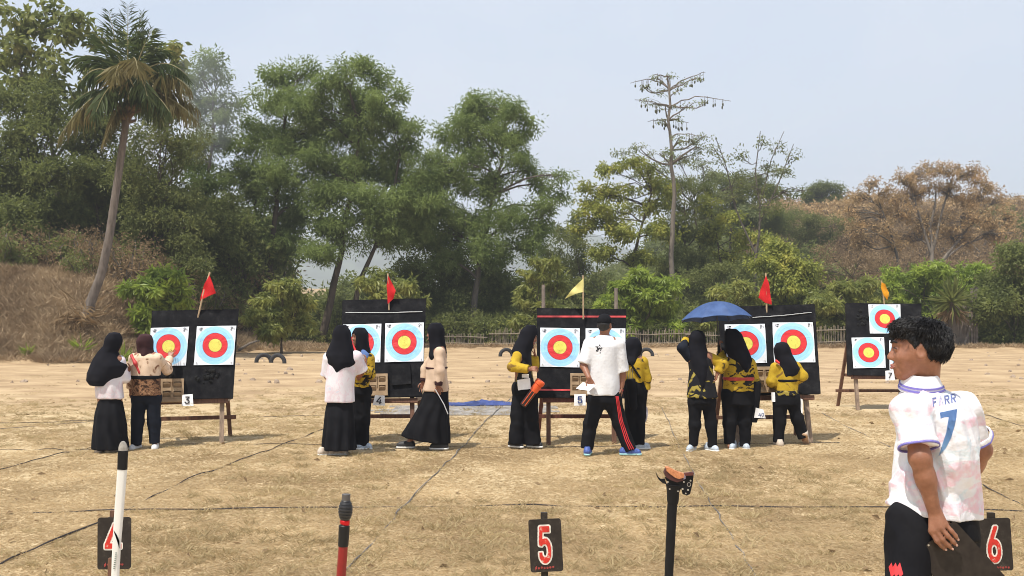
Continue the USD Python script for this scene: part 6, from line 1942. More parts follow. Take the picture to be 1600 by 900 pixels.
for k in (-.022, .018):
    obj('stripe', tube([ax(.43) + side * k + [0, -.040, 0], ax(.7) + side * k + [0, -.040, 0], ax(.96) + side * k + [0, -.036, 0]], .005, 6), m_or, t, smooth=True)

# 7: man in the white shirt
a = Person('man in white t-shirt and black cap with red-striped black track pants', 12.02, (952, 709), seed=7)
a.body((945, 508), (.45, .88), .98, .05, (944, 528), [(922, 538), (966, 538)], [(912, 572, -.03), (973, 586, .02)], [(920, 590, -.16), (971, 604, .0)],
       [((.35, 0, -1), (0, -1, .2), .5, 1), ((0, 0, -1), (-1, 0, 0), .4, -1)], [(934, 624), (956, 624)], [(923, 662), (968, 661)], [(917, 699), (984, 702, -.05)], [(.1, .6), (.95, -.1)], arm_r=(.050, .042, .030), ears=True)
fshirt = [('rows', a.rows([(935, 954, 524, .075), (921, 965, 532, .10), (915, 970, 541, .125), (917, 968, 562, .135), (919, 967, 585, .135), (919, 968, 602, .14), (917, 968, 617, .145)]))]
sdf7 = a.garment('t_shirt', fshirt + a.sleeves((.075, .082, .05), .44), C_WHITE, .009, .006, 5, rough=.006, freq=(8, 8, 3))
f7 = a.last
a.trousers('track_pants', C_BLACK, 0, (.105, .082, .070), waist_rows=[(919, 966, 610, .12), (918, 967, 628, .125)])
g7 = a.last


def march(sdf, P, D, lift=.003, n=60):
    P = np.array(P, float)
    for _ in range(n):
        d = sdf(P)
        P = P + D * (d * .8)[:, None]
    return P - D * lift


m_stripe = plain('red_stripe', (.62, .03, .035), .6)
for k in range(3):
    pth = []
    for s in np.linspace(0, 1, 26):
        x = np.interp(s, [0, .45, .8, 1], [964, 970, 980, 987]) + (k - 1) * (1.6 + 1.6 * s)
        y = np.interp(s, [0, .45, .8, 1], [619, 657, 688, 703 - k * .6])
        pth.append(a.p((x, y, -.5)))
    pth = np.array(pth)
    D = unit(pth - [0, 0, CAMH])
    obj('stripe', tube(march(g7, pth, D, .001), .0052, 5), m_stripe, a.t, smooth=True)
c, R, s = a.hc, a.R, a.hs
a.garment('hair', [('ell', c + (np.array([0, -.016, .012]) * s) @ R, np.array([.079, .098, .098]) * s, R.T)], plain('short_black_hair', (.010, .009, .009), .6), .007, 0, rough=.004, freq=(30, 30, 30),
          cuts=[lambda P: -(((P - c) @ R.T)[:, 2] + .030 - .75 * ((P - c) @ R.T)[:, 1]), lambda P: (((P - c) @ R.T)[:, 1] - .035)])
a.garment('cap', [('ell', c + (np.array([0, -.010, .040]) * s) @ R, np.array([.087, .106, .096]) * s, R.T)], C_BLACK, .007, 0, rough=.002, cuts=[lambda P: -(((P - c) @ R.T)[:, 2] - .018)])
a.garment('cap_brim', [('ell', c + (np.array([0, .125, .032]) * s) @ R, np.array([.072, .075, .012]) * s, R.T)], C_BLACK, .006, 0, rough=0)
lg = []
rng = np.random.default_rng(70)
for _ in range(34):
    u_, v_ = rng.normal() * 2.6, rng.normal() * 3.0
    q_ = a.p((935.5 + u_, 544 + v_, -.5)); lg.append((q_, rng.uniform(.4, 1.1)))
pts = np.array([q_ for q_, _ in lg]); pts = march(f7, pts, unit(pts - [0, 0, CAMH]), .0015)
ms = []
for P_, (_, r) in zip(pts, lg):
    e = trimesh.creation.icosphere(1, .0075 * r); e.apply_scale([1, .25, 1.2]); e.apply_translation(P_); ms.append(e)
obj('back_print', join(ms), m_ink, a.t, smooth=True, kind='stuff')
a.shoes([(919, 704), (985, 711, -.06)], [(.2, .9), (.97, -.12)], C_SHOE_BL, C_SOLE_T, L=.29)
t = thing('score_paper', 'white paper held behind his back by the man in the white t-shirt', 'paper', a.p((916, 604, -.2)))
obj('sheet', slip(a, 's', [(911, 597), (932, 601), (921, 611), (900, 606)], [-.16, -.19, -.26, -.24], m_paper), m_paper, t)

# 8: girl behind the man
a = Person('short girl in yellow shirt and black hijab right of the man in white', 12.45, (994, 701), seed=8)
a.body((989, 541), (.75, .5), .86, .15, (989, 559), [(980, 566, .06), (1004, 566, -.03)], [(977, 588, .12), (1011, 592, .0)], [(984, 602, .2), (1010, 611, .0)],
       [((.4, .5, 0), (0, 0, 1), .5, 1), ((0, 0, -1), (-1, 0, 0), .6, -1)], [(986, 612), (1000, 612)], [(986, 652), (1000, 652)], [(987, 692), (999, 692)], [(.8, .2), (.9, .1)])
a.garment('shirt', [('rows', a.rows([(982, 1001, 559, .085), (977, 1009, 567, .115), (977, 1008, 582, .12), (977, 1008, 598, .125)]))] + a.sleeves((.058, .056, .048), .95), C_YELLOW2, .010, .005, 6)
a.trousers('trousers', C_BLACK, 0, (.082, .068, .060), waist_rows=[(976, 1007, 594, .12), (976, 1007, 616, .125)])
a.hijab([(982, 996, 529, .08), (976, 1002, 537, .095), (975, 1003, 547, .10), (976, 999, 556, .105), (974, 996, 564, .125), (977, 993, 570, .12)], face_r=(.056, .066, .082))
a.shoes([(990, 702), (1002, 700)], [(.8, .2), (.9, .1)], C_SHOE_G, C_SOLE)
q = a.p
a.garment('strap', [('cap', q((984, 566, -.14)), q((1000, 590, -.135)), .014, .014)], C_BLACK, .008, 0, rough=0)
q0, q1 = q((985, 592, -.15)), q((990, 640, -.15))
t = thing('quiver', 'black hip quiver of the short girl right of the man in white', 'quiver', q1)
obj('pouch', tube([q0, q0 + (q1 - q0) * .05, q0 + (q1 - q0) * .9, q1], [.05, .062, .05, .035], 12), C_BLACK, t, smooth=35)
obj('arrow_nocks', join([tube([q0 + [k * .018 - .03, 0, 0], q0 + [k * .022 - .04, -.01, .12]], .004, 5) for k in range(4)]), plain('arrow_shaft', (.10, .10, .11), .4), t, kind='stuff')
t = thing('hanging_disc', 'oval grey card hanging from the hand of the short girl', 'card', q((1006, 648, 0)))
d_ = trimesh.creation.icosphere(3, 1.0); d_.apply_scale([.048, .006, .115]); d_.apply_transform(trimesh.transformations.rotation_matrix(.12, [0, 1, 0])); d_.apply_translation(q((1006, 648, -.02)))
obj('card', d_, plain('grey_card', (.36, .34, .40), .4, .35, 30), t, smooth=True)

# 9 and 10: under the umbrella
a = Person('girl in dark shirt with faint yellow print shading her face under the umbrella', 12.28, (1096, 704), seed=9)
a.body((1090, 531), (.1, .99), .92, .0, (1091, 552), [(1079, 559), (1111, 560)], [(1066, 543, .0), (1129, 569, -.02)], [(1073, 531, .14), (1121, 584, -.04)],
       [((.6, .3, .3), (0, .5, -.5), .4, -1), ((-.3, 0, -1), (-1, 0, 0), .5, 1)], [(1086, 628), (1107, 628)], [(1086, 664), (1111, 664)], [(1083, 695), (1113, 696)], [(-.2, .9), (.3, .9)])
a.garment('shirt', [('rows', a.rows([(1083, 1106, 553, .085), (1075, 1114, 561, .11), (1077, 1114, 580, .12), (1075, 1118, 600, .125), (1074, 1121, 621, .135)]))], C_BLACKYELLOW, .010, .005, 6)
a.garment('sleeve', a.sleeves((.060, .058, .048), .93, (0,)), C_NAVY, .009, 0)
a.garment('sleeve', a.sleeves((.060, .062, .055), .93, (1,)), C_YELLOW2, .009, 0)
E_, W_ = a.J['E'][0], a.J['W'][0]
a.garment('cuff', [('cap', E_ + (W_ - E_) * .5, E_ + (W_ - E_) * .95, .054, .052, 1)], C_YELLOW2, .008, 0, rough=.003)
a.trousers('trousers', C_BLACK, 0, (.080, .066, .052), waist_rows=[(1077, 1119, 614, .12), (1077, 1118, 630, .12)])
a.hijab([(1083, 1097, 519, .08), (1077.5, 1102, 527, .10), (1077, 1103, 540, .11), (1075, 1107, 554, .125), (1078, 1110, 570, .14), (1081, 1108, 586, .145), (1086, 1104, 598, .14), (1091, 1099, 607, .13)], opening=False)
a.shoes([(1080, 706), (1112, 707)], [(-.45, -.8), (.5, -.8)], C_SHOE_G, C_SOLE)

a = Person('girl in yellow shirt with a red belt holding the blue umbrella', 12.45, (1155, 701), seed=10)
a.body((1147, 533), (-.1, .99), .97, .0, (1150, 558), [(1138, 566), (1172, 567)], [(1130, 567, .16), (1178, 594, .04)], [(1124, 546, .12), (1176, 612, .12)],
       [((-.1, .0, 1), (1, 0, 0), .9, 1), ((0, .3, -1), (-1, 0, 0), .5, -1)], [(1141, 618), (1164, 618)], [(1140, 660), (1164, 660)], [(1140, 692), (1164, 695)], [(-.3, -.9), (.2, -.9)])
a.garment('shirt', [('rows', a.rows([(1141, 1166, 557, .09), (1131, 1176, 567, .12), (1131, 1177, 582, .13), (1130, 1178, 597, .135), (1129, 1179, 611, .14)]))] + a.sleeves((.062, .060, .050), .93), C_YELLOW, .010, .005, 6)
a.garment('belt', [('rows', a.rows([(1129.5, 1178, 588.5, .143), (1129.5, 1179, 594, .143)]))], plain('red_belt', (.40, .04, .03), .7, .3, 20), .008, 0, rough=.004)
a.trousers('trousers', C_BLACK, 0, (.10, .078, .062), waist_rows=[(1129, 1179, 607, .13), (1130, 1179, 632, .135)])
a.hijab([(1134, 1150, 514, .09), (1132, 1158, 522, .11), (1132, 1165, 535, .125), (1134, 1170, 549, .135), (1140, 1174, 562, .145), (1148, 1174, 573, .145), (1156, 1170, 581, .13)], opening=False, grow=1.03)
a.shoes([(1145, 699), (1163, 702)], [(-.35, -.9), (.2, -.9)], C_SHOE_G, C_SOLE)
q = a.p
q0, q1 = q((1181, 596, -.02)), q((1178, 660, -.02))
t = thing('quiver', 'black hip quiver with a white card beside the red-belted girl', 'quiver', q1)
obj('pouch', tube([q0, q0 + (q1 - q0) * .05, q0 + (q1 - q0) * .88, q1], [.055, .068, .055, .035], 12), C_BLACK, t, smooth=35)
t = thing('number_card', 'white card with rotated digits hanging from the red-belted girl', 'number card', q((1187, 645, -.1)))
PLc = Plane(q((1179, 653, -.1)), q((1196, 654, -.1)), q((1181, 638, -.1)))
obj('paper', slip(a, 's', [(1181, 637), (1193, 640), (1196, 653.5), (1178.5, 653)], [-.1] * 4, m_paper), m_paper, t)
obj('number', PLc.place(centred_text('40', .042, .0015), PLc.px(1189, 648), .012, 0.1), m_ink_blue, t)

# umbrella
Yc = 12.42
ap = at(1118, 471, Yc)
rimc = at(1119, 499, Yc)
hgt = ap[2] - rimc[2]
Rr = 57.5 / FPX * Yc
t = thing('umbrella', 'blue folding umbrella held over two girls', 'umbrella', at(1122, 540, Yc))
m_umb = mat('blue_nylon', {'tc': ('texture_coordinate', {}), 'n': ('noise_texture', {'scale': 9.0, 'detail': 4.0}), 'r': ('rgb_ramp', {'ramp': [(.3, (.035, .075, .20)), (.7, (.065, .125, .30))]}), 'p': ('principled_bsdf', {'roughness': .55}), 't': ('translucent_bsdf', {'color': (.05, .11, .28)}), 'm': ('mix_closure', {'fac': .25}), 'b': ('bump', {'strength': .4, 'distance': .01})},
            [('tc.object', 'n.vector'), ('n.fac', 'r.fac'), ('r.color', 'p.base_color'), ('n.fac', 'b.height'), ('b.normal', 'p.normal'), ('p.BSDF', 'm.closure1'), ('t.BSDF', 'm.closure2')], surface='m.closure')
nr, na = 15, 8 * 10
rr = np.linspace(0, 1, nr)
aa = np.arange(na) * 2 * np.pi / na + .22
RR, AA = np.meshgrid(rr, aa, indexing='ij')
ph = ((AA - .22) % (np.pi / 4)) / (np.pi / 4)
sag = np.sin(np.pi * ph)
rad = Rr * RR * (1 - .10 * sag * RR)
zz = hgt * (1 - RR ** 2.0) - .034 * sag * RR ** 1.2 + .050 * sag * RR ** 6
tl = np.array([.045, -.10])       # tilt
V = np.stack([rimc[0] + rad * np.cos(AA), Yc + rad * np.sin(AA), rimc[2] + zz + tl[0] * rad * np.cos(AA) + tl[1] * rad * np.sin(AA)], -1)
i, j = np.meshgrid(np.arange(nr - 1), np.arange(na), indexing='ij')
qd = np.stack([i * na + j, (i + 1) * na + j, (i + 1) * na + (j + 1) % na, i * na + (j + 1) % na], -1).reshape(-1, 4)
Vb = V - [0, 0, .003]
m_ = nr * na
rimq = np.stack([(nr - 1) * na + np.arange(na), (nr - 1) * na + (np.arange(na) + 1) % na], -1)
obj('canopy', (np.concatenate([V.reshape(-1, 3), Vb.reshape(-1, 3)]), np.vstack([qd, qd[:, ::-1] + m_, np.stack([rimq[:, 1], rimq[:, 0], rimq[:, 0] + m_, rimq[:, 1] + m_], -1)])), m_umb, t, smooth=40)
m_steel = plain('dark_steel', (.06, .06, .065), .4, metallic=.8)
for k in range(8):
    obj('rib', tube(V[:, k * 10] - [0, 0, .008], .0035, 5), m_steel, t)
hd = at(1123, 541, Yc + .12)
topc = V[0, 0]
obj('shaft', tube([topc + [0, 0, .03], (topc + hd) / 2, hd - [0, 0, .02]], .007, 8), m_steel, t, smooth=True)
obj('handle', tube([hd + [0, 0, .03], hd, hd - [0, 0, .07], hd - [0, 0, .085]], [.012, .017, .017, .010], 10), m_blk, t, smooth=35)
obj('ferrule', tube([topc, topc + [0, 0, .02], topc + [0, 0, .035]], [.014, .010, .005], 8), m_blk, t, smooth=35)

# 11: small girl walking
a = Person('small girl in yellow-banded shirt stepping forward at the umbrella board', 12.68, (1235, 697), seed=11)
a.body((1222, 549), (-.25, .95), .87, .0, (1225, 567), [(1212, 574), (1243, 573)], [(1206, 596, .0), (1253, 588, -.02)], [(1212, 602, .18), (1241, 597, .16)],
       [((.4, .6, 0), (0, 0, 1), .5, 1), ((-.5, .6, 0), (0, 0, 1), .5, 1)], [(1220, 624), (1238, 624)], [(1218, 658), (1246, 655)], [(1216, 690), (1255, 683)], [(-.2, .9), (.3, .9)])
a.garment('shirt', [('rows', a.rows([(1216, 1238, 567, .085), (1210, 1245, 575, .11), (1212, 1246, 595, .12), (1211, 1247, 616, .13)]))] + a.sleeves((.060, .066, .055), .9), C_YELLOW2, .010, .005, 6)
a.garment('belt', [('rows', a.rows([(1211, 1246.5, 592, .128), (1211, 1246.5, 596, .128)]))], C_BLACK, .008, 0, rough=.003)
a.garment('shirt_hem', [('rows', a.rows([(1210.5, 1247.5, 609, .134), (1210.5, 1248, 618, .138)]))], C_BLACKYELLOW, .009, .004, 6)
a.garment('shoulder_badge', [('cap', a.p((1213, 564, -.085)), a.p((1217, 567, -.10)), .016, .014)], plain('red_badge', (.60, .03, .03), .7), .007, 0, rough=.002)
a.trousers('trousers', C_BLACK, 0, (.09, .075, .062), waist_rows=[(1210, 1247, 612, .125), (1209, 1249, 632, .13)])
a.hijab([(1213, 1229, 536, .08), (1209, 1234, 544, .095), (1210, 1238, 555, .105), (1213, 1245, 566, .125), (1215, 1251, 576, .135), (1217, 1246, 584, .13), (1220, 1233, 591, .11)], opening=False)
a.shoes([(1216, 697), (1258, 692)], [(-.1, .95), (.45, .85)], C_SHOE_T, plain('tan_sole', (.42, .27, .17), .8), heel=(0, .75), lift=(0, .0))
t = thing('score_slip', 'white slips hanging at both hips of the small walking girl', 'paper', a.p((1230, 625, -.1)))
obj('sheet', slip(a, 's', [(1205, 613), (1211, 613), (1211, 628), (1206, 628)], [-.06] * 4, m_paper), m_paper, t)
obj('sheet', slip(a, 's', [(1249, 622), (1254, 624), (1254, 646), (1249, 644)], [-.06] * 4, m_paper), m_paper, t)
# ------------------------------------------------------------------ the young man in front
a = Person('young man in white and pink jersey number 7 walking past with a black clipboard', 4.1, (1460, 1151), seed=12)
Y = 4.1
P_ = a.p
head, hs = P_((1432, 549, -.02)), .96
R = rot_frame((-.96, .26), .02, .0)
a.hc, a.R, a.hs = head, R, hs
N = P_((1443, 618, .02))
S = [P_((1424, 640, -.11)), P_((1503, 640, .10))]
E = [P_((1438, 716, -.19)), P_((1534, 703, .16))]
W_ = [P_((1459, 797, -.17)), P_((1512, 750, .26))]
H_ = [P_((1425, 815, -.05)), P_((1490, 815, .06))]
K = [P_((1412, 965, -.16)), P_((1497, 985, .10))]
A = [P_((1440, 1115, .05)), P_((1480, 1118, -.04))]
a.J = dict(S=S, E=E, W=W_, H=H_, K=K, A=A, N=N)
hd = -.175
B = [P_((1455, 830, hd - .004)), P_((1462, 828, hd - .010)), P_((1470, 824, hd - .012)), P_((1477, 819, hd - .008))]
M = [P_((1463.5, 845, hd - .016)), P_((1472.5, 843, hd - .022)), P_((1480.5, 837, hd - .024)), P_((1487, 830, hd - .020))]
M2 = [P_((1471, 853, hd - .013)), P_((1481.5, 852, hd - .018)), P_((1489, 846, hd - .020)), P_((1493, 837, hd - .016))]
T = [P_((1476, 857.5, hd - .008)), P_((1486.5, 856.5, hd - .012)), P_((1493, 850.5, hd - .013)), P_((1495.5, 841.5, hd - .010))]
palm = [(W_[0] + (B[k] - W_[0]) * .12 + (B[k] - B[1]) * .25, B[k]) for k in range(4)]
chains = [[B[k], M[k], M2[k], T[k]] for k in range(4)]
chains.append([W_[0] + [.022, .012, -.03], P_((1478, 815, hd + .034)), P_((1487, 824, hd + .048)), P_((1492, 832, hd + .046))])
p2, c2 = hand_chains(W_[1], (-.5, .3, -.6), (-.4, -.6, 0), .9, .6, thumb_side=1)


def boy(P):
    d = head_sdf(P, head, R, hs, True)
    d = smin(d, capsule(P, head - R[2] * .045 - R[1] * .042, N - [0, 0, .02], .048, .054), .016)
    for i in range(2):
        d = smin(d, capsule(P, N - [0, 0, .05], S[i] - [0, 0, .015], .052, .042), .03)
        d = smin(d, capsule(P, S[i], E[i], .044, .037), .03)
        u = unit(W_[i] - E[i])
        d = smin(d, capsule(P, E[i], E[i] + u * .09, .036, .0365), .03)
        d = smin(d, capsule(P, E[i] + u * .07, W_[i], .0365, .025), .02)
        d = smin(d, capsule(P, (S[0] + S[1]) / 2 * .6 + S[i] * .4 - [0, 0, .07], (H_[0] + H_[1]) / 2 * .5 + H_[i] * .5, .070, .080), .04)
        d = smin(d, capsule(P, H_[i], K[i], .085, .058), .04)
        d = smin(d, capsule(P, K[i], A[i], .055, .036), .03)
        d = smin(d, capsule(P, A[i] - [0, 0, .01], A[i] + [-.09, .02, -.05], .030, .024), .02)
    d = smin(d, hand_sdf(P, None, None, None, 1.02, palm=palm, chains=chains), .006)
    d = smin(d, hand_sdf(P, None, None, None, .95, palm=p2, chains=c2), .008)
    return d


pts = np.array([head + .15, head - .15, *S, *E, *W_, *H_, *K, *A, *T])
v, f = surface_nets(boy, np.r_[pts.min(0)[:2] - .13, -.01], pts.max(0) + [.12, .12, .04], .0046)
obj('body', (v, f), m_skin, a.t, smooth=True)
a.face()
# finger nails
m_nail = plain('finger_nail', (.50, .30, .24), .3, .05)
for k in range(4):
    d = unit(T[k] - M2[k])
    n_ = trimesh.creation.icosphere(2, 1.0); n_.apply_scale([.0045, .0016, .0058])
    z = d; y = unit(np.array([0, -1.0, 0]) - d * (-d[1])); x = np.cross(y, z)
    v_ = n_.vertices @ np.stack([x, y, z]) + T[k] + y * .0072 + z * .0015
    obj('nail', (v_, n_.faces), m_nail, a.t, smooth=True)

# hair
m_hair = mat('black_hair', {'tc': ('texture_coordinate', {}), 'n': ('noise_texture', {'scale': 60.0, 'detail': 3.0}), 'r': ('rgb_ramp', {'ramp': [(.3, (.004, .0035, .0035)), (.7, (.012, .010, .010))]}),
                            'p': ('principled_bsdf', {'roughness': .45, 'specular_ior_level': .35})}, [('tc.object', 'n.vector'), ('n.fac', 'r.fac'), ('r.color', 'p.base_color')])
loc = lambda P: ((P - head) @ R.T) / hs


def hair_sdf(P):
    q = loc(P)
    d = ellipsoid(q, (0, -.026, .040), (.086, .106, .098))
    d = smin(d, ellipsoid(q, (0, .045, .098), (.068, .055, .036)), .03)
    d = smin(d, ellipsoid(q, (0, -.095, .02), (.060, .045, .060)), .03)
    # hair line: forehead, round the ears, nape
    d = smax(d, q[:, 1] - (.070 + .42 * (q[:, 2] - .060)), .010)
    front = np.where(q[:, 1] > .035, .052 + .10 * (q[:, 1] - .035), np.where(q[:, 1] > -.045, .022, -.075 + .2 * 0))
    side = np.interp(q[:, 1], [-.12, -.05, -.040, -.008, .008, .040, .085], [-.080, -.072, -.030, .036, -.004, .045, .058])
    d = smax(d, side - q[:, 2], .008)
    d = d + (noise(q * [70, 26, 40], 3) - .5) * .010 + (noise(q * 22, 4) - .5) * .010
    return d * hs


v, f = surface_nets(hair_sdf, head - .17, head + .19, .0045)
hair = obj('hair', (v, f), m_hair, a.t, smooth=True)
rng = np.random.default_rng(99)
locks = []
sel = v[rng.permutation(len(v))[:5200]]
for s in sel:
    q = loc(s[None])[0]
    if q[2] < -.02 and rng.uniform() < .6:
        continue
    out = unit(q - np.array([0, -.02, .0]))
    crown = np.array([.0, -.06, .10])
    flow = unit(q - crown + rng.normal(size=3) * .012)
    if q[1] > .0 and q[2] > .06:
        flow = unit(np.array([rng.normal() * .5, .9, -.15 + rng.normal() * .25]))
    topz = q[2] > .075 or (q[1] > .02 and q[2] > .05)
    d = flow - out * (flow @ out)
    d = unit(d + rng.normal(size=3) * (.16 if topz else .06))
    topz = q[2] > .075 or (q[1] > .02 and q[2] > .05)
    L = rng.uniform(.020, .044) if topz else rng.uniform(.014, .026)
    lift = rng.uniform(.04, .34) if topz else rng.uniform(.0, .07)
    p0 = q - out * .004
    p1 = q + d * L * .5 + out * L * lift * .6
    p2_ = q + d * L + out * L * (lift * .6 - .25)
    if p2_[2] < np.interp(p2_[1], [-.12, -.05, -.040, -.008, .008, .040, .085], [-.080, -.072, -.030, .036, -.004, .045, .040]) - .003:
        continue
    w = np.array([p0, p1, p2_]) * hs @ R + head
    locks.append(tube(w, [.0016, .0013, .0003], 3, cap=False))
usdkit.mesh(stage, hair.GetPath().pathString + '/hair_locks', (lambda m: (m[0] - origin(a.t), m[1]))(join(locks)), m_hair, smooth=True)
tag(stage.GetPrimAtPath(hair.GetPath().pathString + '/hair_locks'), kind='stuff')

# jersey
m_jersey = mat('pink_streaked_white_jersey', {
    'tc': ('texture_coordinate', {}), 'mp': ('mapping', {'scale': (5.5, 5.5, 15.0), 'rotation': (0.0, .95, 0.3)}), 'n': ('noise_texture', {'scale': 1.0, 'detail': 1.8, 'distortion': .35}),
    'n2': ('noise_texture', {'scale': 38.0, 'detail': 3.0, 'roughness': .6}), 'mpb': ('mapping', {'scale': (10, 10, 16), 'location': (3, 1, 2), 'rotation': (0, -.7, 0)}), 'nb': ('noise_texture', {'scale': 1.0, 'detail': 2.0, 'distortion': .7}),
    'r': ('rgb_ramp', {'ramp': [(.52, (0, 0, 0)), (.565, (.75, .75, .75)), (.70, (.55, .55, .55)), (.74, (0, 0, 0))]}),
    'rb': ('rgb_ramp', {'ramp': [(.56, (0, 0, 0)), (.64, (.55, .55, .55)), (.72, (0, 0, 0))]}),
    'r2': ('rgb_ramp', {'ramp': [(.35, (.25, .25, .25)), (.6, (1, 1, 1))]}), 'ml': ('mix', {'mix_type': 'multiply', 'fac': 1.0}),
    'm1': ('mix', {'color1': (.70, .69, .715), 'color2': (.74, .44, .52)}), 'm2': ('mix', {'color2': (.52, .66, .72)}),
    'w': ('noise_texture', {'scale': 14.0, 'detail': 4.0}), 'b': ('bump', {'strength': .45, 'distance': .03}),
    'p': ('principled_bsdf', {'roughness': .75, 'specular_ior_level': .25})},
    [('tc.object', 'mp.vector'), ('mp.vector', 'n.vector'), ('tc.object', 'mpb.vector'), ('mpb.vector', 'nb.vector'), ('tc.object', 'n2.vector'), ('n.fac', 'r.fac'), ('nb.fac', 'rb.fac'), ('n2.fac', 'r2.fac'), ('r.color', 'ml.color1'), ('r2.color', 'ml.color2'), ('ml.color', 'm1.fac'),
     ('m1.color', 'm2.color1'), ('rb.color', 'm2.fac'), ('m2.color', 'p.base_color'), ('tc.object', 'w.vector'), ('w.fac', 'b.height'), ('b.normal', 'p.normal')])
rows = a.rows([(1424, 1466, 606, .07, .0), (1413, 1488, 617, .11), (1408, 1507, 630, .145), (1407, 1515, 650, .165), (1409, 1519, 685, .17), (1405, 1521, 720, .165), (1397, 1524, 760, .150), (1389, 1527, 792, .155), (1386, 1528, 822, .16)])
zl, zr = P_((1387, 788))[2], P_((1528, 808))[2]
xl, xr = P_((1387, 788))[0], P_((1528, 808))[0]
hem = lambda P: (zl + (zr - zl) * np.clip((P[:, 0] - xl) / (xr - xl), 0, 1) ** .55) - P[:, 2]
dirfold = unit(np.array([.55, 0, .83]))


def drape(P):
    """creases that fan from the shoulder and hang from the shoulder blades"""
    w = noise(np.stack([P[:, 0] * 16 + P[:, 2] * 7, P[:, 1] * 8, P[:, 2] * 2.2 - P[:, 0] * 4], -1), 21)
    w2 = noise(np.stack([P[:, 0] * 30 + P[:, 2] * 9, P[:, 1] * 14, P[:, 2] * 5], -1), 22)
    return (np.abs(w - .5) * 2 - .35) * .032 + (np.abs(w2 - .5) * 2 - .35) * .007


def jersey_sdf(P):
    d = loft_sdf(P, rows, .012)
    for i in range(2):
        d = smin(d, capsule(P, N - [0, 0, .05], S[i] - [0, 0, .015], .074, .070), .035)
    sl0 = smax(capsule(P, S[0], S[0] + (E[0] - S[0]) * .74, .068, .066), (P - (S[0] + (E[0] - S[0]) * .74)) @ unit(E[0] - S[0] + [.0, 0, -.05]), .006)
    sl1 = smax(capsule(P, S[1], S[1] + (E[1] - S[1]) * .70, .066, .060), (P - (S[1] + (E[1] - S[1]) * .70)) @ unit(E[1] - S[1]), .006)
    d = smin(d, sl0, .022)
    d = smin(d, sl1, .022)
    d = d + drape(P)
    return smax(d, hem(P), .004)


lo, hi = np.array([P_((1365, 700))[0], Y - .36, P_((1400, 850))[2]]), np.array([P_((1560, 700))[0], Y + .36, P_((1400, 590))[2]])
v, f = surface_nets(jersey_sdf, lo, hi, .005)
obj('jersey', (v, f), m_jersey, a.t, smooth=True)
m_purple = plain('purple_trim', (.16, .14, .42), .7, .1)
m_rib = plain('white_rib_knit', (.76, .75, .77), .8, .04, 90)
# sleeve hems: white band with purple edge
for i, (s0, s1, r) in enumerate(((.66, .755, .0715), (.62, .715, .066))):
    q0, q1 = S[i] + (E[i] - S[i]) * s0, S[i] + (E[i] - S[i]) * s1
    u = unit(q1 - q0)
    bandf = lambda P, q0=q0, q1=q1, u=u, r=r: smax(np.abs(capsule(P, q0 - u * .1, q1 + u * .1, r, r) + drape(P) * .5) - .0035, np.maximum((q0 - P) @ u, (P - q1) @ u), .003)
    v, f = surface_nets(lambda P: bandf(P), np.minimum(q0, q1) - .12, np.maximum(q0, q1) + .12, .0045)
    obj('sleeve_band', (v, f), m_rib, a.t, smooth=True)
    for w0, w1 in ((.0, .0075),):
        g0, g1 = q1 - u * .002, q1 + u * w1
        ef = lambda P, q0=g0, q1=g1, u=u, r=r: smax(np.abs(capsule(P, q0 - u * .1, q1 + u * .1, r, r) + drape(P) * .5) - .0045, np.maximum((q0 - P) @ u, (P - q1) @ u), .002)
        v, f = surface_nets(ef, np.minimum(q0, q1) - .12, np.maximum(q0, q1) + .12, .004)
        obj('sleeve_trim', (v, f), m_purple, a.t, smooth=True)
# collar
cu = unit(head - R[1] * .03 - N + [0, 0, .02])
cx_ = unit(np.cross(cu, [0, 1.0, 0])); cy_ = np.cross(cx_, cu)
C0 = P_((1441, 595, -.01))
nA = 72
th = np.arange(nA) * 2 * np.pi / nA


def collar_ring(prof, name, mt):
    rr = []
    for r_, z_ in prof:
        wv = 1 + .03 * np.sin(3 * th + 1)
        fr = np.exp(-((th - np.pi * 1.02) / .55) ** 2)
        zz = z_ - .030 * fr * (1 if z_ > 0 else .5)
        rr.append(C0 + (r_ * wv * np.cos(th))[:, None] * cx_ * 1.0 + (r_ * wv * np.sin(th))[:, None] * cy_ + zz[:, None] * cu)
    V = np.array(rr)
    n = len(prof)
    i, j = np.meshgrid(np.arange(n), np.arange(nA), indexing='ij')
    q = np.stack([i * nA + j, i * nA + (j + 1) % nA, ((i + 1) % n) * nA + (j + 1) % nA, ((i + 1) % n) * nA + j], -1).reshape(-1, 4)
    obj(name, (V.reshape(-1, 3), q), mt, a.t, smooth=60)


collar_ring([(.059, -.03), (.056, .030), (.060, .036), (.065, .031), (.083, -.014), (.088, -.034), (.082, -.032), (.066, -.006)], 'collar', m_rib)
for z_, r_ in ((-.010, .0825), (-.0225, .0862)):
    collar_ring([(r_ - .002, z_ + .004), (r_ + .0012, z_ + .004), (r_ + .0030, z_ - .003), (r_, z_ - .004)], 'collar_stripe', m_purple)

# name and number on the back
m_num = mat('blue_number_print', {'g': ('geometry', {}), 's': ('separate_xyz', {}), 'mr': ('map_range', {'from_min': 1.12, 'from_max': 1.30, 'clamp': True}), 'r': ('rgb_ramp', {'ramp': [(0, (.40, .56, .74)), (.5, (.20, .40, .68)), (1, (.16, .30, .60))]}), 'p': ('principled_bsdf', {'roughness': .5})},
            [('g.position', 's.vector'), ('s.z', 'mr.value'), ('mr.result', 'r.fac'), ('r.color', 'p.base_color')])
m_name = plain('blue_name_print', (.25, .30, .55), .6, .25, 60)
m_namef = plain('faded_name_print', (.55, .58, .72), .6, .15, 60)


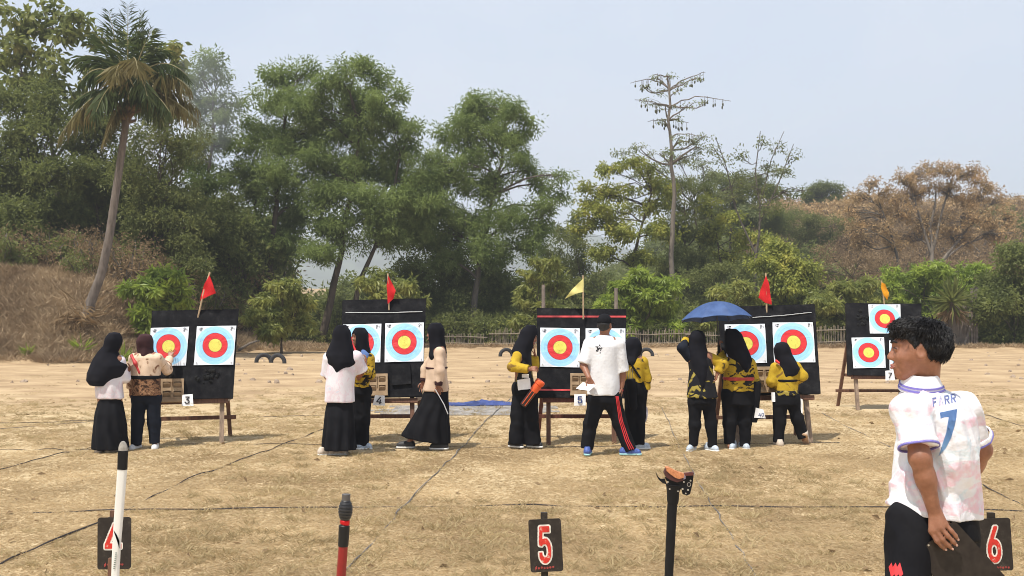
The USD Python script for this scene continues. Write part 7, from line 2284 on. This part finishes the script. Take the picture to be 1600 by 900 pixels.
def on_back(poly_px, name, mt, sub=4, lift=.0012):
    """flat print laid onto the jersey: polygon corners in pixels, found on the cloth by marching to it"""
    from shapely.geometry import Polygon
    c = np.array([P_((x, y, -.5)) for x, y in poly_px]); o = c[0]
    m = trimesh.creation.triangulate_polygon(Polygon((c - o)[:, [0, 2]]).buffer(0), engine='earcut')
    v, f = np.column_stack([m[0], np.zeros(len(m[0]))]), m[1]
    for _ in range(sub):
        v, f = trimesh.remesh.subdivide(v, f)
    w = np.stack([o[0] + v[:, 0], np.full(len(v), o[1]), o[2] + v[:, 1]], -1)
    D = unit(w - [0, 0, CAMH])
    w = march(jersey_sdf, w, D, lift, 90)
    n = len(w)
    w2 = w + D * .003
    obj(name, (np.vstack([w, w2]), np.vstack([f, f[:, ::-1], f[:, ::-1] + n, f + n])), mt, a.t)


on_back([(1468.5, 644.5), (1495.5, 639), (1494.5, 652), (1491.5, 666), (1486, 684), (1478, 700), (1466.5, 713), (1472, 696), (1478.5, 676), (1482.5, 651.5), (1475, 652), (1469.5, 654)], 'number', m_num, 5)
G = {'F': [[(0, 0), (.28, 0), (.28, 1), (0, 1)], [(.28, 0), (1, 0), (1, .2), (.28, .2)], [(.28, .42), (.85, .42), (.85, .6), (.28, .6)]],
     'A': [[(.36, 0), (.64, 0), (.28, 1), (0, 1)], [(.5, 0), (.64, 0), (1, 1), (.72, 1)]],
     'R': [[(0, 0), (.27, 0), (.27, 1), (0, 1)], [(.27, 0), (.8, 0), (1, .14), (1, .42), (.8, .56), (.27, .56), (.27, .40), (.68, .40), (.73, .34), (.73, .22), (.68, .16), (.27, .16)], [(.40, .56), (.68, .56), (1, 1), (.72, 1)]]}
for ch, x0, y0, w, h, mt in (('F', 1456.5, 621.5, 6.5, 14, m_name), ('A', 1465.5, 619.5, 7.5, 13.5, m_namef), ('R', 1475, 618, 8, 13.5, m_name), ('R', 1485, 616, 8, 13.5, m_name)):
    for st in G[ch]:
        on_back([(x0 + u * w + v_ * 1.5, y0 + v_ * h - u * 1.3) for u, v_ in st], 'name_letter', mt, 3, .0032)

# trousers
rowsT = a.rows([(1400, 1512, 794, .12), (1391, 1522, 814, .14), (1389, 1527, 842, .15)])


def trouser_sdf(P):
    d = loft_sdf(P, rowsT, .02)
    for i in range(2):
        d = smin(d, capsule(P, H_[i], K[i], .098, .078), .03)
        d = smin(d, smax(capsule(P, K[i], A[i], .080, .072), A[i][2] - .03 - P[:, 2], .01), .03)
    w = noise(np.stack([P[:, 0] * 11 + P[:, 2] * 6, P[:, 1] * 9, P[:, 2] * 5], -1), 31)
    return d + (np.abs(w - .5) * 2 - .35) * .014


v, f = surface_nets(trouser_sdf, [P_((1340, 800))[0], Y - .42, .0], [P_((1570, 800))[0], Y + .42, P_((1400, 780))[2]], .008)
obj('trousers', (v, f), C_BLACK, a.t, smooth=True)
for k in range(3):
    c = np.array([P_((x + k * 6.6, y, -.6)) for x, y in ((1388.5, 886), (1393, 879), (1398, 897), (1392.5, 902))])
    u, w = np.meshgrid(np.linspace(0, 1, 9), np.linspace(0, 1, 9), indexing='ij')
    q = c[0] * ((1 - u) * (1 - w))[..., None] + c[1] * (u * (1 - w))[..., None] + c[2] * (u * w)[..., None] + c[3] * ((1 - u) * w)[..., None]
    q = q.reshape(-1, 3); D = unit(q - [0, 0, CAMH])
    q = march(trouser_sdf, q, D, .0012, 90)
    i, j = np.meshgrid(np.arange(8), np.arange(8), indexing='ij')
    fq = np.stack([i * 9 + j, i * 9 + j + 1, (i + 1) * 9 + j + 1, (i + 1) * 9 + j], -1).reshape(-1, 4)
    obj('stripe', (np.vstack([q, q + D * .003]), np.vstack([fq, fq[:, ::-1] + 81])), m_stripe, a.t)
a.shoes([(1432, 1158, .05), (1476, 1158, -.04)], [(-.95, .3), (-.95, .3)], C_SHOE_B, C_SOLE, L=.28)

# clipboard in his hand
q = [P_((x, y, hd + d)) for x, y, d in ((1429.5, 867, .006), (1492, 813.5, .014), (1577, 906, .03), (1514, 960, .02))]
n_ = unit(np.cross(q[1] - q[0], q[3] - q[0]))
if n_[1] > 0:
    n_ = -n_
t = thing('clipboard', 'black clipboard held low by the young man in the jersey', 'clipboard', q[3])
from shapely.geometry import box as sbox
cxx, czz = unit(q[1] - q[0]), unit(q[3] - q[0])
wd, ln = np.linalg.norm(q[1] - q[0]), np.linalg.norm(q[3] - q[0])
pl = trimesh.creation.extrude_polygon(sbox(.008, .008, wd - .008, ln - .008).buffer(.008), .004, engine='earcut')
vv = q[0] + pl.vertices[:, :1] * cxx + pl.vertices[:, 1:2] * czz - (pl.vertices[:, 2:3]) * n_
obj('board', (vv, pl.faces), mat('dark_brown_board', {'tc': ('texture_coordinate', {}), 'n': ('noise_texture', {'scale': 30.0, 'detail': 6.0}), 'r': ('rgb_ramp', {'ramp': [(.3, (.014, .010, .009)), (.7, (.030, .023, .019))]}), 'p': ('principled_bsdf', {'roughness': .5, 'specular_ior_level': .3})},
    [('tc.object', 'n.vector'), ('n.fac', 'r.fac'), ('r.color', 'p.base_color')]), t, smooth=30)
rv = trimesh.creation.cylinder(.0038, .004, sections=14)
z = n_; x = cxx; y = np.cross(z, x)
obj('rivet', (rv.vertices @ np.stack([x, y, z]) + P_((1450, 851.5, hd + .008)) + n_ * .003, rv.faces), m_met, t, smooth=35)
clip = rbox((0, 0, 0), (.012, .004, .010), .001)
# ------------------------------------------------------------------ haze in the air
m_haze = mat('haze_air', {'v': ('principled_volume', {'color': (.97, .985, 1.0), 'density': 0.0009, 'anisotropy': 0.3})}, surface=None, volume='v.volume')
bx = trimesh.creation.box((3200, 1960, 140)); bx.apply_translation((0, 620, 67))
tag(obj('haze', bx, m_haze), 'thin dry-season haze that pales the far trees', 'haze', kind='stuff')

m_smoke = mat('thin_smoke', {'v': ('principled_volume', {'color': (.95, .97, 1.0), 'density': 0.075, 'anisotropy': 0.2})}, surface=None, volume='v.volume')
sm = []
for (x, y, rx, rz, ry) in ((318, 165, 62, 92, 1.3),):
    e = trimesh.creation.icosphere(4, 1.0)
    e.vertices *= (1 + .22 * (noise(e.vertices * 1.6 + 5, 3)[:, None] - .5))
    c = at(x, y, 42.5)
    e.vertices = e.vertices * [rx / FPX * 42.5, ry, rz / FPX * 42.5] + c
    sm.append(e)
tag(obj('smoke', join(sm), m_smoke, smooth=True), 'faint smoke drifting before the tree right of the palm', 'smoke', kind='stuff')
